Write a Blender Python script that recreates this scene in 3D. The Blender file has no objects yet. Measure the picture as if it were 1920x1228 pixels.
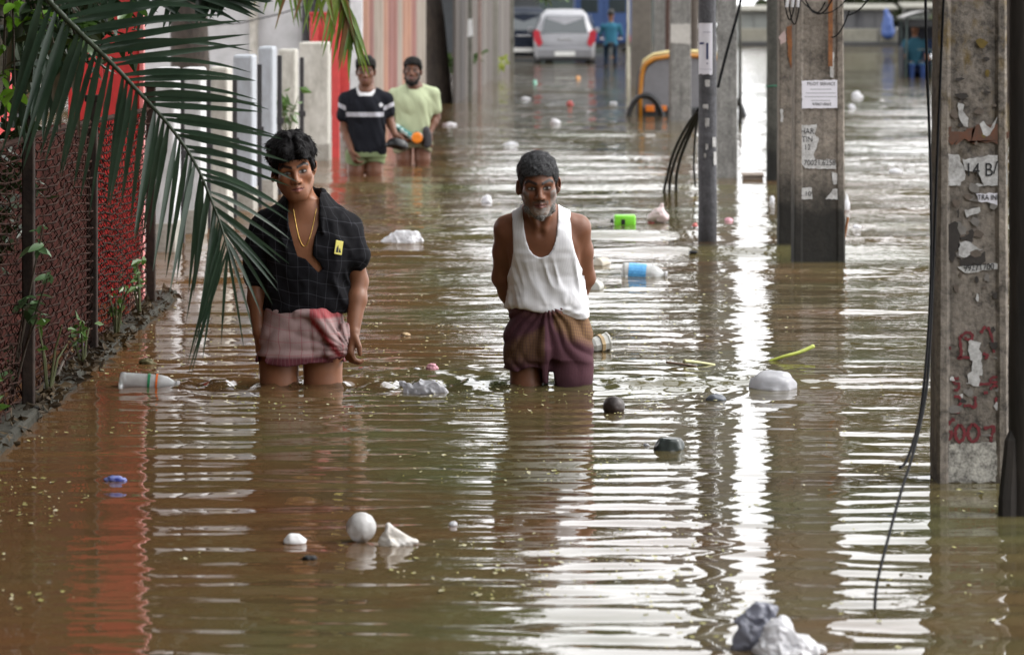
import bpy, bmesh, math, random
import numpy as np
from mathutils import Vector, Matrix, Euler

SC = bpy.context.scene
COL = SC.collection
PI = math.pi
rad = math.radians
random.seed(7)
rng = np.random.default_rng(11)

BED = -0.60           # road surface under the flood
# ------------------------------------------------------------------ camera
CAM_H = 1.55          # lens height above the flood water
FPX = 6500.0          # focal length in pixels of a 1920 px wide frame
cam_d = bpy.data.cameras.new('camera')
cam_d.sensor_width = 36.0
cam_d.lens = FPX / 1920 * 36.0
cam_d.shift_y = -614.0 / 1920.0
cam_d.clip_start = 0.1
cam_d.clip_end = 2000
cam_d.dof.use_dof = True
cam_d.dof.focus_distance = 13.9
cam_d.dof.aperture_fstop = 6.0
cam = bpy.data.objects.new('camera', cam_d)
COL.objects.link(cam)
cam.location = (0, 0, CAM_H)
cam.rotation_euler = (rad(90), 0, 0)
SC.camera = cam

# ------------------------------------------------------------------ sky, sun, exposure
SUN_EL, SUN_AZ = 42.0, 82.0      # azimuth clockwise from +Y (away from the camera), so to the right and a little behind the men
world = bpy.data.worlds.new('World')
SC.world = world
world.use_nodes = True
nt = world.node_tree
nt.nodes.clear()
wo = nt.nodes.new('ShaderNodeOutputWorld')
bg = nt.nodes.new('ShaderNodeBackground')
sky = nt.nodes.new('ShaderNodeTexSky')
sky.sky_type = 'NISHITA'
sky.sun_disc = False
sky.sun_elevation = rad(SUN_EL)
sky.sun_rotation = rad(SUN_AZ)
sky.air_density = 1.0
sky.dust_density = 6.0
sky.ozone_density = 1.0
hs = nt.nodes.new('ShaderNodeHueSaturation')
hs.inputs['Saturation'].default_value = 0.12     # an overcast, white sky
nt.links.new(sky.outputs[0], hs.inputs['Color'])
cl = nt.nodes.new('ShaderNodeMix'); cl.data_type = 'RGBA'          # cloud sheet: an even white over most of the sky
cl.inputs[0].default_value = 0.75
cl.inputs[7].default_value = (17.5, 17.6, 17.9, 1)
nt.links.new(hs.outputs[0], cl.inputs[6])
nt.links.new(cl.outputs[2], bg.inputs['Color'])
bg.inputs['Strength'].default_value = 0.15
nt.links.new(bg.outputs[0], wo.inputs['Surface'])

sun_d = bpy.data.lights.new('sun', 'SUN')
sun_d.energy = 1.5
sun_d.angle = rad(25)
sun_d.color = (1.0, 0.97, 0.92)
sun = bpy.data.objects.new('sun', sun_d)
COL.objects.link(sun)
sv = Vector((math.sin(rad(SUN_AZ)) * math.cos(rad(SUN_EL)), math.cos(rad(SUN_AZ)) * math.cos(rad(SUN_EL)), math.sin(rad(SUN_EL))))
sun.rotation_euler = sv.to_track_quat('Z', 'Y').to_euler()
sun.location = (20, 20, 30)

SC.view_settings.view_transform = 'Standard'
SC.view_settings.look = 'None'
SC.view_settings.gamma = 1.0
SC.view_settings.use_curve_mapping = False
SC.view_settings.exposure = 0.45
SC.cycles.max_bounces = 8
SC.cycles.caustics_reflective = False
SC.cycles.caustics_refractive = False
SC.cycles.sample_clamp_indirect = 6.0

# ------------------------------------------------------------------ places in the street
def wd(py):
    """distance of the water line seen at picture row py"""
    return FPX * CAM_H / py

def at(px, py, d):
    return Vector(((px - 960) / FPX * d, d, CAM_H - py * d / FPX))

def onw(px, py, z=0.0):
    d = wd(py)
    return Vector(((px - 960) / FPX * d, d, z))

# ------------------------------------------------------------------ materials
MATS = {}
class N:
    """tiny node helper"""
    def __init__(s, name):
        s.m = bpy.data.materials.new(name)
        s.m.use_nodes = True
        s.t = s.m.node_tree
        s.b = s.t.nodes['Principled BSDF']
        s.out = s.t.nodes['Material Output']
    def n(s, typ, **kw):
        x = s.t.nodes.new('ShaderNode' + typ)
        for k, v in kw.items():
            if k.startswith('_'):
                setattr(x, k[1:], v)
            else:
                x.inputs[k].default_value = v
        return x
    def l(s, a, b):
        s.t.links.new(a, b)
    def coord(s, kind='Object', scale=(1, 1, 1), rot=(0, 0, 0)):
        tc = s.n('TexCoord')
        mp = s.n('Mapping')
        mp.inputs['Scale'].default_value = scale
        mp.inputs['Rotation'].default_value = rot
        s.l(tc.outputs[kind], mp.inputs['Vector'])
        return mp.outputs[0]
    def noise(s, vec, scale, detail=4, rough=0.55, dist=0.0):
        x = s.n('TexNoise', Scale=scale, Detail=detail, Roughness=rough, Distortion=dist)
        s.l(vec, x.inputs['Vector'])
        return x.outputs['Fac']
    def ramp(s, fac, stops):
        r = s.n('ValToRGB')
        e = r.color_ramp.elements
        while len(e) < len(stops):
            e.new(0.5)
        for q, (p, c) in zip(e, stops):
            q.position = p
            q.color = (*c, 1) if len(c) == 3 else c
        s.l(fac, r.inputs[0])
        return r.outputs[0]
    def mix(s, fac, a, b, mode='MIX'):
        x = s.n('Mix', _data_type='RGBA', _blend_type=mode)
        for sock, v in ((x.inputs[0], fac), (x.inputs[6], a), (x.inputs[7], b)):
            if hasattr(v, 'is_output'):
                s.l(v, sock)
            elif isinstance(v, (int, float)):
                sock.default_value = v if sock is x.inputs[0] else (v, v, v, 1)
            else:
                sock.default_value = (*v, 1)
        return x.outputs[2]
    def math(s, op, a, b=0.0, c=None):
        x = s.n('Math', _operation=op)
        for i, v in enumerate((a, b) if c is None else (a, b, c)):
            if hasattr(v, 'is_output'):
                s.l(v, x.inputs[i])
            else:
                x.inputs[i].default_value = v
        return x.outputs[0]
    def bump(s, h, strength=0.3, dist=0.01, normal=None):
        x = s.n('Bump', Strength=strength, Distance=dist)
        s.l(h, x.inputs['Height'])
        if normal is not None:
            s.l(normal, x.inputs['Normal'])
        s.l(x.outputs[0], s.b.inputs['Normal'])
        return x.outputs[0]
    def base(s, c):
        if hasattr(c, 'is_output'):
            s.l(c, s.b.inputs['Base Color'])
        else:
            s.b.inputs['Base Color'].default_value = (*c, 1)
    def set(s, **kw):
        for k, v in kw.items():
            s.b.inputs[k.replace('_', ' ')].default_value = v

def pm(name, c, rough=0.7, var=0.3, scale=6.0, bump=0.15, c2=None, dist=0.01, metal=0.0, stretch=(1, 1, 1), spec=None, alpha=None, trans=0.0):
    """weathered procedural material: two noises mix the base colour with a second one"""
    if name in MATS:
        return MATS[name]
    k = N(name)
    v = k.coord('Object', stretch)
    c2 = c2 or tuple(x * (1 - var) for x in c)
    f1 = k.noise(v, scale, 6, 0.65)
    f2 = k.noise(v, scale * 4.7, 3, 0.6)
    f = k.math('MULTIPLY_ADD', f2, 0.4, k.math('MULTIPLY', f1, 0.6))
    k.base(k.ramp(f, [(0.34, c2), (0.62, c)]))
    k.set(Roughness=rough, Metallic=metal)
    if spec is not None:
        k.b.inputs['Specular IOR Level'].default_value = spec
    if trans:
        k.b.inputs['Transmission Weight'].default_value = trans
    if bump:
        k.bump(f, bump, dist)
    MATS[name] = k.m
    return k.m

# ------------------------------------------------------------------ objects
def link(o, parent=None):
    COL.objects.link(o)
    if parent is not None:
        o.parent = parent
    return o

def tag(o, label=None, cat=None, group=None, kind=None):
    if label: o['label'] = label
    if cat: o['category'] = cat
    if group: o['group'] = group
    if kind: o['kind'] = kind
    return o

def empty(name, loc=(0, 0, 0), label=None, cat=None, group=None, rz=0.0):
    o = bpy.data.objects.new(name, None)
    o.empty_display_size = 0.1
    link(o)
    o.location = loc
    o.rotation_euler = (0, 0, rz)
    return tag(o, label, cat, group)

def mobj(name, verts, faces, mat=None, parent=None, smooth=False, attrs=None):
    me = bpy.data.meshes.new(name)
    me.from_pydata([tuple(v) for v in verts] if not isinstance(verts, np.ndarray) else verts.tolist(), [], faces if not isinstance(faces, np.ndarray) else faces.tolist())
    if mat is not None:
        me.materials.append(mat)
    if smooth:
        me.polygons.foreach_set('use_smooth', np.ones(len(me.polygons), dtype=bool))
    if attrs:
        for nme, arr in attrs.items():
            arr = np.asarray(arr, dtype=np.float32)
            if arr.ndim == 1:
                a = me.attributes.new(nme, 'FLOAT', 'POINT')
                a.data.foreach_set('value', arr)
            else:
                a = me.attributes.new(nme, 'FLOAT_COLOR', 'POINT')
                rgba = np.ones((len(arr), 4), dtype=np.float32)
                rgba[:, :3] = arr
                a.data.foreach_set('color', rgba.ravel())
    me.update()
    o = bpy.data.objects.new(name, me)
    return link(o, parent)

class MB:
    """mesh builder"""
    def __init__(s):
        s.v = []; s.f = []
    def add(s, vs, fs):
        n = len(s.v)
        s.v += [tuple(v) for v in vs]
        s.f += [tuple(i + n for i in f) for f in fs]
        return s
    def box(s, c, size, rz=0.0, rx=0.0, ry=0.0, bev=0.0, top=1.0):
        hx, hy, hz = size[0] / 2, size[1] / 2, size[2] / 2
        M = Matrix.Translation(c) @ Euler((rx, ry, rz)).to_matrix().to_4x4()
        if bev <= 0:
            vs = [Vector((x * hx * (top if z > 0 else 1), y * hy * (top if z > 0 else 1), z * hz)) for z in (-1, 1) for y in (-1, 1) for x in (-1, 1)]
            fs = [(0, 2, 3, 1), (4, 5, 7, 6), (0, 1, 5, 4), (2, 6, 7, 3), (0, 4, 6, 2), (1, 3, 7, 5)]
            return s.add([M @ v for v in vs], fs)
        bm = bmesh.new()
        bmesh.ops.create_cube(bm, size=1.0)
        for v in bm.verts:
            t = top if v.co.z > 0 else 1
            v.co = Vector((v.co.x * size[0] * t, v.co.y * size[1] * t, v.co.z * size[2]))
        bmesh.ops.bevel(bm, geom=bm.edges[:], offset=bev, segments=2, profile=0.5, affect='EDGES')
        bm.verts.index_update()
        s.add([M @ v.co for v in bm.verts], [[v.index for v in f.verts] for f in bm.faces])
        bm.free()
        return s
    def tube(s, pts, r, n=8, caps=True, flat=1.0):
        pts = [Vector(p) for p in pts]
        rs = r if isinstance(r, (list, tuple)) else [r] * len(pts)
        base = len(s.v)
        a = None
        for i, p in enumerate(pts):
            t = (pts[min(i + 1, len(pts) - 1)] - pts[max(i - 1, 0)]).normalized()
            if a is None:
                a = t.cross(Vector((0, 1, 0)) if abs(t.z) > 0.8 else Vector((0, 0, 1)))
            else:
                a = a - t * a.dot(t)
            if a.length < 1e-4:
                a = t.orthogonal()
            a.normalize()
            b = t.cross(a).normalized()
            for j in range(n):
                q = 2 * PI * j / n
                s.v.append(tuple(p + a * math.cos(q) * rs[i] + b * math.sin(q) * rs[i] * flat))
        for i in range(len(pts) - 1):
            for j in range(n):
                k = (j + 1) % n
                s.f.append((base + i * n + j, base + i * n + k, base + (i + 1) * n + k, base + (i + 1) * n + j))
        if caps:
            s.f.append(tuple(base + j for j in range(n))[::-1])
            s.f.append(tuple(base + (len(pts) - 1) * n + j for j in range(n)))
        return s
    def lathe(s, prof, n=20, M=Matrix()):
        """profile of (radius, height) turned round Z"""
        base = len(s.v)
        for r, z in prof:
            for j in range(n):
                q = 2 * PI * j / n
                s.v.append(tuple(M @ Vector((r * math.cos(q), r * math.sin(q), z))))
        for i in range(len(prof) - 1):
            for j in range(n):
                k = (j + 1) % n
                s.f.append((base + i * n + j, base + i * n + k, base + (i + 1) * n + k, base + (i + 1) * n + j))
        s.f.append(tuple(base + j for j in range(n))[::-1])
        s.f.append(tuple(base + (len(prof) - 1) * n + j for j in range(n)))
        return s
    def prism(s, pts, y0, y1):
        """outline in x,z pushed from y0 to y1"""
        n = len(pts)
        vs = [(x, y0, z) for x, z in pts] + [(x, y1, z) for x, z in pts]
        fs = [tuple(range(n)), tuple(range(2 * n - 1, n - 1, -1))]
        fs += [(i, i + n, (i + 1) % n + n, (i + 1) % n) for i in range(n)]
        return s.add(vs, fs)
    def build(s, name, mat, parent=None, smooth=False):
        return mobj(name, s.v, s.f, mat, parent, smooth)

def autosmooth(o, deg=35):
    """smooth shading with hard edges above deg"""
    me = o.data
    me.polygons.foreach_set('use_smooth', np.ones(len(me.polygons), dtype=bool))
    bm = bmesh.new(); bm.from_mesh(me)
    for e in bm.edges:
        if len(e.link_faces) == 2 and e.calc_face_angle(0) > rad(deg):
            e.smooth = False
    bm.to_mesh(me); bm.free()
    return o

# ------------------------------------------------------------------ noise and signed distance shapes
_lat = rng.random((64, 64, 64)).astype(np.float32)
def vnoise(x, y, z, sc=1.0, seed=0):
    """smooth value noise in -1..1"""
    x = np.asarray(x, dtype=np.float32) * sc + 17.3 * seed + 100
    y = np.asarray(y, dtype=np.float32) * sc + 7.1 * seed + 100
    z = np.asarray(z, dtype=np.float32) * sc + 3.7 * seed + 100
    xi, yi, zi = np.floor(x).astype(np.int32), np.floor(y).astype(np.int32), np.floor(z).astype(np.int32)
    fx, fy, fz = x - xi, y - yi, z - zi
    fx = fx * fx * (3 - 2 * fx); fy = fy * fy * (3 - 2 * fy); fz = fz * fz * (3 - 2 * fz)
    def L(a, b, c):
        return _lat[(xi + a) & 63, (yi + b) & 63, (zi + c) & 63]
    r = ((L(0, 0, 0) * (1 - fx) + L(1, 0, 0) * fx) * (1 - fy) + (L(0, 1, 0) * (1 - fx) + L(1, 1, 0) * fx) * fy) * (1 - fz) + \
        ((L(0, 0, 1) * (1 - fx) + L(1, 0, 1) * fx) * (1 - fy) + (L(0, 1, 1) * (1 - fx) + L(1, 1, 1) * fx) * fy) * fz
    return r * 2 - 1

def axis(lo, hi, coarse, flo=None, fhi=None, fine=None):
    if flo is None:
        return np.arange(lo, hi + coarse, coarse, dtype=np.float32)
    a = np.linspace(lo, flo, max(2, int(math.ceil((flo - lo) / coarse))), endpoint=False) if flo > lo else np.array([])
    b = np.linspace(flo, fhi, max(2, int(math.ceil((fhi - flo) / fine))), endpoint=False)
    c = np.linspace(fhi, hi, max(2, int(math.ceil((hi - fhi) / coarse))) + 1) if hi > fhi else np.array([fhi])
    return np.concatenate([a, b, c]).astype(np.float32)

class SDF:
    def __init__(s, xs, ys, zs, init=0.3):
        s.xs, s.ys, s.zs = xs, ys, zs
        s.F = np.full((len(xs), len(ys), len(zs)), init, dtype=np.float32)
    def sub(s, lo, hi):
        r = []
        for a, l, h in zip((s.xs, s.ys, s.zs), lo, hi):
            i0 = int(np.searchsorted(a, l)); i1 = int(np.searchsorted(a, h))
            r.append(slice(max(0, i0 - 1), min(len(a), i1 + 1)))
        sl = tuple(r)
        return sl, s.xs[sl[0]][:, None, None], s.ys[sl[1]][None, :, None], s.zs[sl[2]][None, None, :]
    @staticmethod
    def smin(a, b, k):
        if k <= 0:
            return np.minimum(a, b)
        h = np.maximum(k - np.abs(a - b), 0) / k
        return np.minimum(a, b) - h * h * k * 0.25
    def put(s, sl, d, k, op):
        if d.size == 0 or s.F[sl].size == 0:
            return
        if op == 'add':
            s.F[sl] = s.smin(s.F[sl], d, k)
        else:
            s.F[sl] = -s.smin(-s.F[sl], d, k)
    def cone(s, a, b, r1, r2, k=0.02, op='add', m=0.06):
        a = np.array(a, dtype=np.float32); b = np.array(b, dtype=np.float32)
        R = max(r1, r2) + m
        sl, X, Y, Z = s.sub(np.minimum(a, b) - R, np.maximum(a, b) + R)
        ab = b - a
        L = float(ab @ ab) + 1e-9
        t = np.clip(((X - a[0]) * ab[0] + (Y - a[1]) * ab[1] + (Z - a[2]) * ab[2]) / L, 0, 1)
        d = np.sqrt((X - a[0] - t * ab[0]) ** 2 + (Y - a[1] - t * ab[1]) ** 2 + (Z - a[2] - t * ab[2]) ** 2) - (r1 + (r2 - r1) * t)
        s.put(sl, d, k, op)
        return s
    def chain(s, pts, rs, k=0.02):
        for i in range(len(pts) - 1):
            s.cone(pts[i], pts[i + 1], rs[i], rs[i + 1], k)
        return s
    def ell(s, c, r, k=0.02, op='add', R=None, m=0.06):
        c = np.array(c, dtype=np.float32)
        q = max(r) + m
        sl, X, Y, Z = s.sub(c - q, c + q)
        x, y, z = X - c[0], Y - c[1], Z - c[2]
        if R is not None:
            Rt = np.array(R.transposed() if isinstance(R, Matrix) else R)
            x, y, z = (Rt[0][0] * x + Rt[0][1] * y + Rt[0][2] * z, Rt[1][0] * x + Rt[1][1] * y + Rt[1][2] * z, Rt[2][0] * x + Rt[2][1] * y + Rt[2][2] * z)
        k0 = np.sqrt((x / r[0]) ** 2 + (y / r[1]) ** 2 + (z / r[2]) ** 2)
        k1 = np.sqrt((x / r[0] ** 2) ** 2 + (y / r[1] ** 2) ** 2 + (z / r[2] ** 2) ** 2)
        d = k0 * (k0 - 1) / np.maximum(k1, 1e-4)
        s.put(sl, d.astype(np.float32), k, op)
        return s
    def stack(s, prof, k=0.03, p=2.4, cap=True, m=0.08):
        """prof rows: z, cx, cy, rx, ry   (lofted ovals)"""
        P = np.array(sorted(prof), dtype=np.float32)
        lo = [(P[:, 1] - P[:, 3]).min() - m, (P[:, 2] - P[:, 4]).min() - m, P[0, 0] - m]
        hi = [(P[:, 1] + P[:, 3]).max() + m, (P[:, 2] + P[:, 4]).max() + m, P[-1, 0] + m]
        sl, X, Y, Z = s.sub(lo, hi)
        z = Z.ravel()
        zz = np.clip(z, P[0, 0], P[-1, 0])
        def ip(c):
            # smooth (pchip-like) interpolation
            i = np.clip(np.searchsorted(P[:, 0], zz) - 1, 0, len(P) - 2)
            t = (zz - P[i, 0]) / (P[i + 1, 0] - P[i, 0])
            m0 = np.gradient(P[:, c], P[:, 0])
            h = P[i + 1, 0] - P[i, 0]
            t2, t3 = t * t, t * t * t
            return ((2 * t3 - 3 * t2 + 1) * P[i, c] + (t3 - 2 * t2 + t) * h * m0[i] + (-2 * t3 + 3 * t2) * P[i + 1, c] + (t3 - t2) * h * m0[i + 1])[None, None, :].astype(np.float32)
        cx, cy, rx, ry = ip(1), ip(2), ip(3), ip(4)
        q = (np.abs((X - cx) / rx) ** p + np.abs((Y - cy) / ry) ** p) ** (1.0 / p)
        d = (q - 1) * np.minimum(rx, ry)
        dz = np.maximum(P[0, 0] - Z, Z - P[-1, 0])
        d = np.maximum(d, dz) if cap else d
        s.put(sl, d.astype(np.float32), k, 'add')
        return s
    def coords(s):
        return s.xs[:, None, None], s.ys[None, :, None], s.zs[None, None, :]
    def mesh(s):
        """naive surface nets on the (uneven) grid"""
        F = s.F
        ins = F < 0
        c = [ins[i:F.shape[0] - 1 + i, j:F.shape[1] - 1 + j, k:F.shape[2] - 1 + k] for i in (0, 1) for j in (0, 1) for k in (0, 1)]
        tot = sum(x.astype(np.int8) for x in c)
        mixed = (tot > 0) & (tot < 8)
        I, J, K = np.nonzero(mixed)
        n = len(I)
        idx = np.full(mixed.shape, -1, dtype=np.int32)
        idx[I, J, K] = np.arange(n)
        val = np.stack([F[I + i, J + j, K + k] for i in (0, 1) for j in (0, 1) for k in (0, 1)])
        cor = [(i, j, k) for i in (0, 1) for j in (0, 1) for k in (0, 1)]
        acc = np.zeros((n, 3), dtype=np.float32); cnt = np.zeros(n, dtype=np.float32)
        for a in range(8):
            for b in range(a + 1, 8):
                df = [abs(cor[a][q] - cor[b][q]) for q in range(3)]
                if sum(df) != 1:
                    continue
                va, vb = val[a], val[b]
                cr = (va < 0) != (vb < 0)
                t = np.where(cr, va / np.where(cr, va - vb, 1), 0)
                for q in range(3):
                    acc[:, q] += np.where(cr, cor[a][q] + (cor[b][q] - cor[a][q]) * t, 0)
                cnt += cr
        acc /= np.maximum(cnt, 1)[:, None]
        V = np.stack([s.xs[I] + acc[:, 0] * (s.xs[I + 1] - s.xs[I]), s.ys[J] + acc[:, 1] * (s.ys[J + 1] - s.ys[J]), s.zs[K] + acc[:, 2] * (s.zs[K + 1] - s.zs[K])], axis=1)
        faces = []
        for ax in range(3):
            a = [slice(1, -1)] * 3
            a0, a1 = list(a), list(a)
            a0[ax] = slice(0, -1); a1[ax] = slice(1, None)
            A, B = ins[tuple(a0)], ins[tuple(a1)]
            E = np.argwhere(A != B)
            if len(E) == 0:
                continue
            fl = A[E[:, 0], E[:, 1], E[:, 2]]
            o1, o2 = [(1, 2), (2, 0), (0, 1)][ax]
            cell = E.copy()
            for q in range(3):
                if q != ax:
                    cell[:, q] += 1
            def cid(d1, d2):
                w = cell.copy(); w[:, o1] -= d1; w[:, o2] -= d2
                return idx[w[:, 0], w[:, 1], w[:, 2]]
            q = np.stack([cid(0, 0), cid(1, 0), cid(1, 1), cid(0, 1)], axis=1)
            q[~fl] = q[~fl][:, ::-1]
            faces.append(q)
        Q = np.concatenate(faces)
        Q = Q[(Q >= 0).all(axis=1)]
        return V, Q

def relax(V, Q, it=1, w=0.5):
    """laplacian smoothing"""
    n = len(V)
    e = np.concatenate([Q[:, [0, 1]], Q[:, [1, 2]], Q[:, [2, 3]], Q[:, [3, 0]]])
    e = np.concatenate([e, e[:, ::-1]])
    cnt = np.bincount(e[:, 0], minlength=n).astype(np.float32)
    for _ in range(it):
        A = np.stack([np.bincount(e[:, 0], weights=V[e[:, 1], q], minlength=n) for q in range(3)], axis=1) / np.maximum(cnt, 1)[:, None]
        V = V + (A - V) * w
    return V.astype(np.float32)

def sobj(name, sdf, mat, parent=None, it=1, attrs=None, w=0.5):
    V, Q = sdf.mesh()
    V = relax(V, Q, it, w)
    a = attrs(V) if attrs else None
    return mobj(name, V, Q, mat, parent, True, a)
# ------------------------------------------------------------------ flood water
def make_water():
    xs = np.concatenate([-np.geomspace(2.4, 130, 60)[::-1], np.linspace(-2.4, 2.4, 190)[1:-1], np.geomspace(2.4, 130, 60)])
    ys = [5.5]
    while ys[-1] < 260:
        ys.append(ys[-1] + 0.022 * max(1.0, (ys[-1] / 12.5)) ** 1.9)
    ys = np.array(ys)
    dys = np.gradient(ys)
    X, Y = np.meshgrid(xs, ys, indexing='ij')
    DY = np.broadcast_to(dys[None, :], X.shape)
    r = np.random.default_rng(5)
    Z = np.zeros_like(X)
    amp_mod = 0.75 + 0.45 * vnoise(X, Y, 0 * X, 0.45, 2)
    nearcalm = 1.0 - 0.35 * np.clip((-0.6 - X) / 1.0, 0, 1) * np.clip((13 - Y) / 3, 0, 1)
    packs = [np.clip(0.85 + 0.9 * vnoise(X * 1.5, Y * 0.9, 0 * X, 1.0, 20 + q), 0.05, 2.0) for q in range(8)]
    for i in range(70):
        lam = 10 ** r.uniform(math.log10(0.085), math.log10(0.42))
        th = r.normal(0, 0.16) + (PI if r.random() < 0.5 else 0)
        kx, ky = 2 * PI / lam * math.sin(th), 2 * PI / lam * math.cos(th)
        slope = 0.0105 * (lam / 0.3) ** -0.12
        a = slope * lam / (2 * PI) * 1.25
        fade = np.clip((lam * abs(math.cos(th)) / (DY * 4.5)) - 0.4, 0, 1)
        Z += a * fade * np.sin(kx * X + ky * Y + r.uniform(0, 7)) * amp_mod * packs[i % 8]
    Z *= nearcalm
    # longer swell-like chop that carries the glitter farther up the street
    for i in range(40):
        lam = 10 ** r.uniform(math.log10(0.30), math.log10(2.0))
        th = r.normal(0, 0.2)
        kx, ky = 2 * PI / lam * math.sin(th), 2 * PI / lam * math.cos(th)
        fade = np.clip((lam * abs(math.cos(th)) / (DY * 4.5)) - 0.4, 0, 1) * np.clip((Y - 13) / 10, 0, 1)
        patch = np.clip(0.9 + 1.3 * vnoise(X, Y * 0.45, 0 * X, 0.35, 5 + i % 5), 0.1, 2)
        Z += 0.0165 * lam / (2 * PI) * fade * patch * np.sin(kx * X + ky * Y + r.uniform(0, 7))
    # rings and bow waves where people wade
    for px, py, A in ((522, 722, 1.0), (604, 722, 1.0), (987, 722, 1.0), (1070, 722, 1.0)):
        p = onw(px, py)
        rr = np.sqrt((X - p.x) ** 2 + ((Y - p.y) * 0.9) ** 2)
        Z += A * 0.0028 * np.sin(rr * 2 * PI / 0.17 - 1) * np.exp(-rr / 0.55) * np.clip(rr / 0.1, 0, 1)
    # churned water round and behind the legs
    def churn(x0, x1, y0, w, A, sc, seed, tilt=0.0):
        m = np.clip((X - x0) / 0.15, 0, 1) * np.clip((x1 - X) / 0.15, 0, 1) * np.exp(-((Y - y0 - tilt * (X - x0)) / w) ** 2)
        n = np.abs(vnoise(X, Y * 0.8, 0 * X, sc, seed)) * -1.6 + 0.7 + 0.5 * vnoise(X, Y, 0 * X, sc * 2.2, seed + 1)
        return A * m * n
    Z += churn(-1.42, 0.02, 14.0, 0.17, 0.020, 11, 3)
    Z += churn(-1.2, 0.0, 14.3, 0.35, 0.009, 9, 4)
    Z += churn(0.28, 0.75, 13.98, 0.20, 0.018, 12, 6, 0.05)
    # low ridge spreading to the right of the older man
    for off, A in ((0.0, 0.014), (0.22, 0.008), (-0.20, 0.008)):
        yy = 13.88 + off + 0.28 * np.maximum(0, X - 0.3) - 0.06 * np.maximum(0, X - 0.3) ** 2
        Z += A * np.exp(-((Y - yy) / 0.055) ** 2) * np.clip((X - 0.27) / 0.15, 0, 1) * np.clip((2.0 - X) / 0.8, 0, 1)
    n0, n1 = X.shape
    V = np.stack([X, Y, Z], axis=2).reshape(-1, 3)
    idx = np.arange(n0 * n1).reshape(n0, n1)
    Q = np.stack([idx[:-1, :-1], idx[1:, :-1], idx[1:, 1:], idx[:-1, 1:]], axis=2).reshape(-1, 4)
    k = N('muddy flood water')
    v = k.coord('Object')
    f = k.noise(v, 0.55, 3, 0.6)
    g = k.noise(v, 3.0, 4, 0.6)
    mud = k.ramp(k.math('MULTIPLY_ADD', g, 0.25, k.math('MULTIPLY', f, 0.75)), [(0.34, (0.094, 0.050, 0.024)), (0.48, (0.082, 0.060, 0.028)), (0.62, (0.074, 0.070, 0.031))])
    sx = k.n('SeparateXYZ'); tcx = k.n('TexCoord'); k.l(tcx.outputs['Object'], sx.inputs[0])
    red_mix = k.n('MapRange', _interpolation_type='SMOOTHSTEP')      # base colour turns redder toward the left-hand side
    k.l(k.math('ADD', sx.outputs['X'], k.math('MULTIPLY', f, 1.6)), red_mix.inputs[0])
    red_mix.inputs[1].default_value = 0.9; red_mix.inputs[2].default_value = -0.9
    mud = k.mix(k.math('MULTIPLY', red_mix.outputs[0], 0.58), mud, (0.118, 0.048, 0.018))
    k.base(mud)
    k.set(Roughness=0.015, IOR=1.333)
    # fine ripples, finer than the modelled waves
    vs = k.coord('Object', (0.55, 1.0, 1))
    h1 = k.noise(vs, 9.0, 2, 0.5)
    h2 = k.noise(vs, 30.0, 2, 0.5)
    pt = k.ramp(k.noise(v, 1.3, 2), [(0.42, (0.05,) * 3), (0.62, (0.55,) * 3)])
    h = k.math('MULTIPLY_ADD', h2, pt, h1)
    sy = k.n('SeparateXYZ'); tcw = k.n('TexCoord'); k.l(tcw.outputs['Object'], sy.inputs[0])
    mr = k.n('MapRange'); k.l(sy.outputs['Y'], mr.inputs[0])
    mr.inputs[1].default_value = 11; mr.inputs[2].default_value = 24; mr.inputs[3].default_value = 0.12; mr.inputs[4].default_value = 0.85
    bp = k.n('Bump', Distance=0.010); k.l(mr.outputs[0], bp.inputs['Strength']); k.l(h, bp.inputs['Height']); k.l(bp.outputs[0], k.b.inputs['Normal'])
    w = mobj('water', V, Q, k.m, None, True)
    tag(w, kind='structure')
    return w
make_water()
# road bed far below the murk
b = MB(); b.add([(-400, -40, BED), (400, -40, BED), (400, 900, BED), (-400, 900, BED)], [(0, 1, 2, 3)])
tag(b.build('ground', pm('wet road bed', (0.06, 0.05, 0.04), 0.8, 0.3, 2, 0.1)), kind='structure')
# ------------------------------------------------------------------ foliage and trees
def leaf_mat(name, c, c2, trans=0.25, rough=0.5):
    if name in MATS:
        return MATS[name]
    k = N(name)
    v = k.coord('Object')
    f = k.noise(v, 3.0, 5, 0.7)
    col = k.ramp(f, [(0.35, c), (0.65, c2)])
    k.base(col)
    k.set(Roughness=rough)
    tr = k.n('BsdfTranslucent')
    k.l(col, tr.inputs['Color'])
    ms = k.n('MixShader'); ms.inputs[0].default_value = trans
    k.l(k.b.outputs[0], ms.inputs[1]); k.l(tr.outputs[0], ms.inputs[2])
    k.l(ms.outputs[0], k.out.inputs['Surface'])
    MATS[name] = k.m
    return k.m

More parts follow.
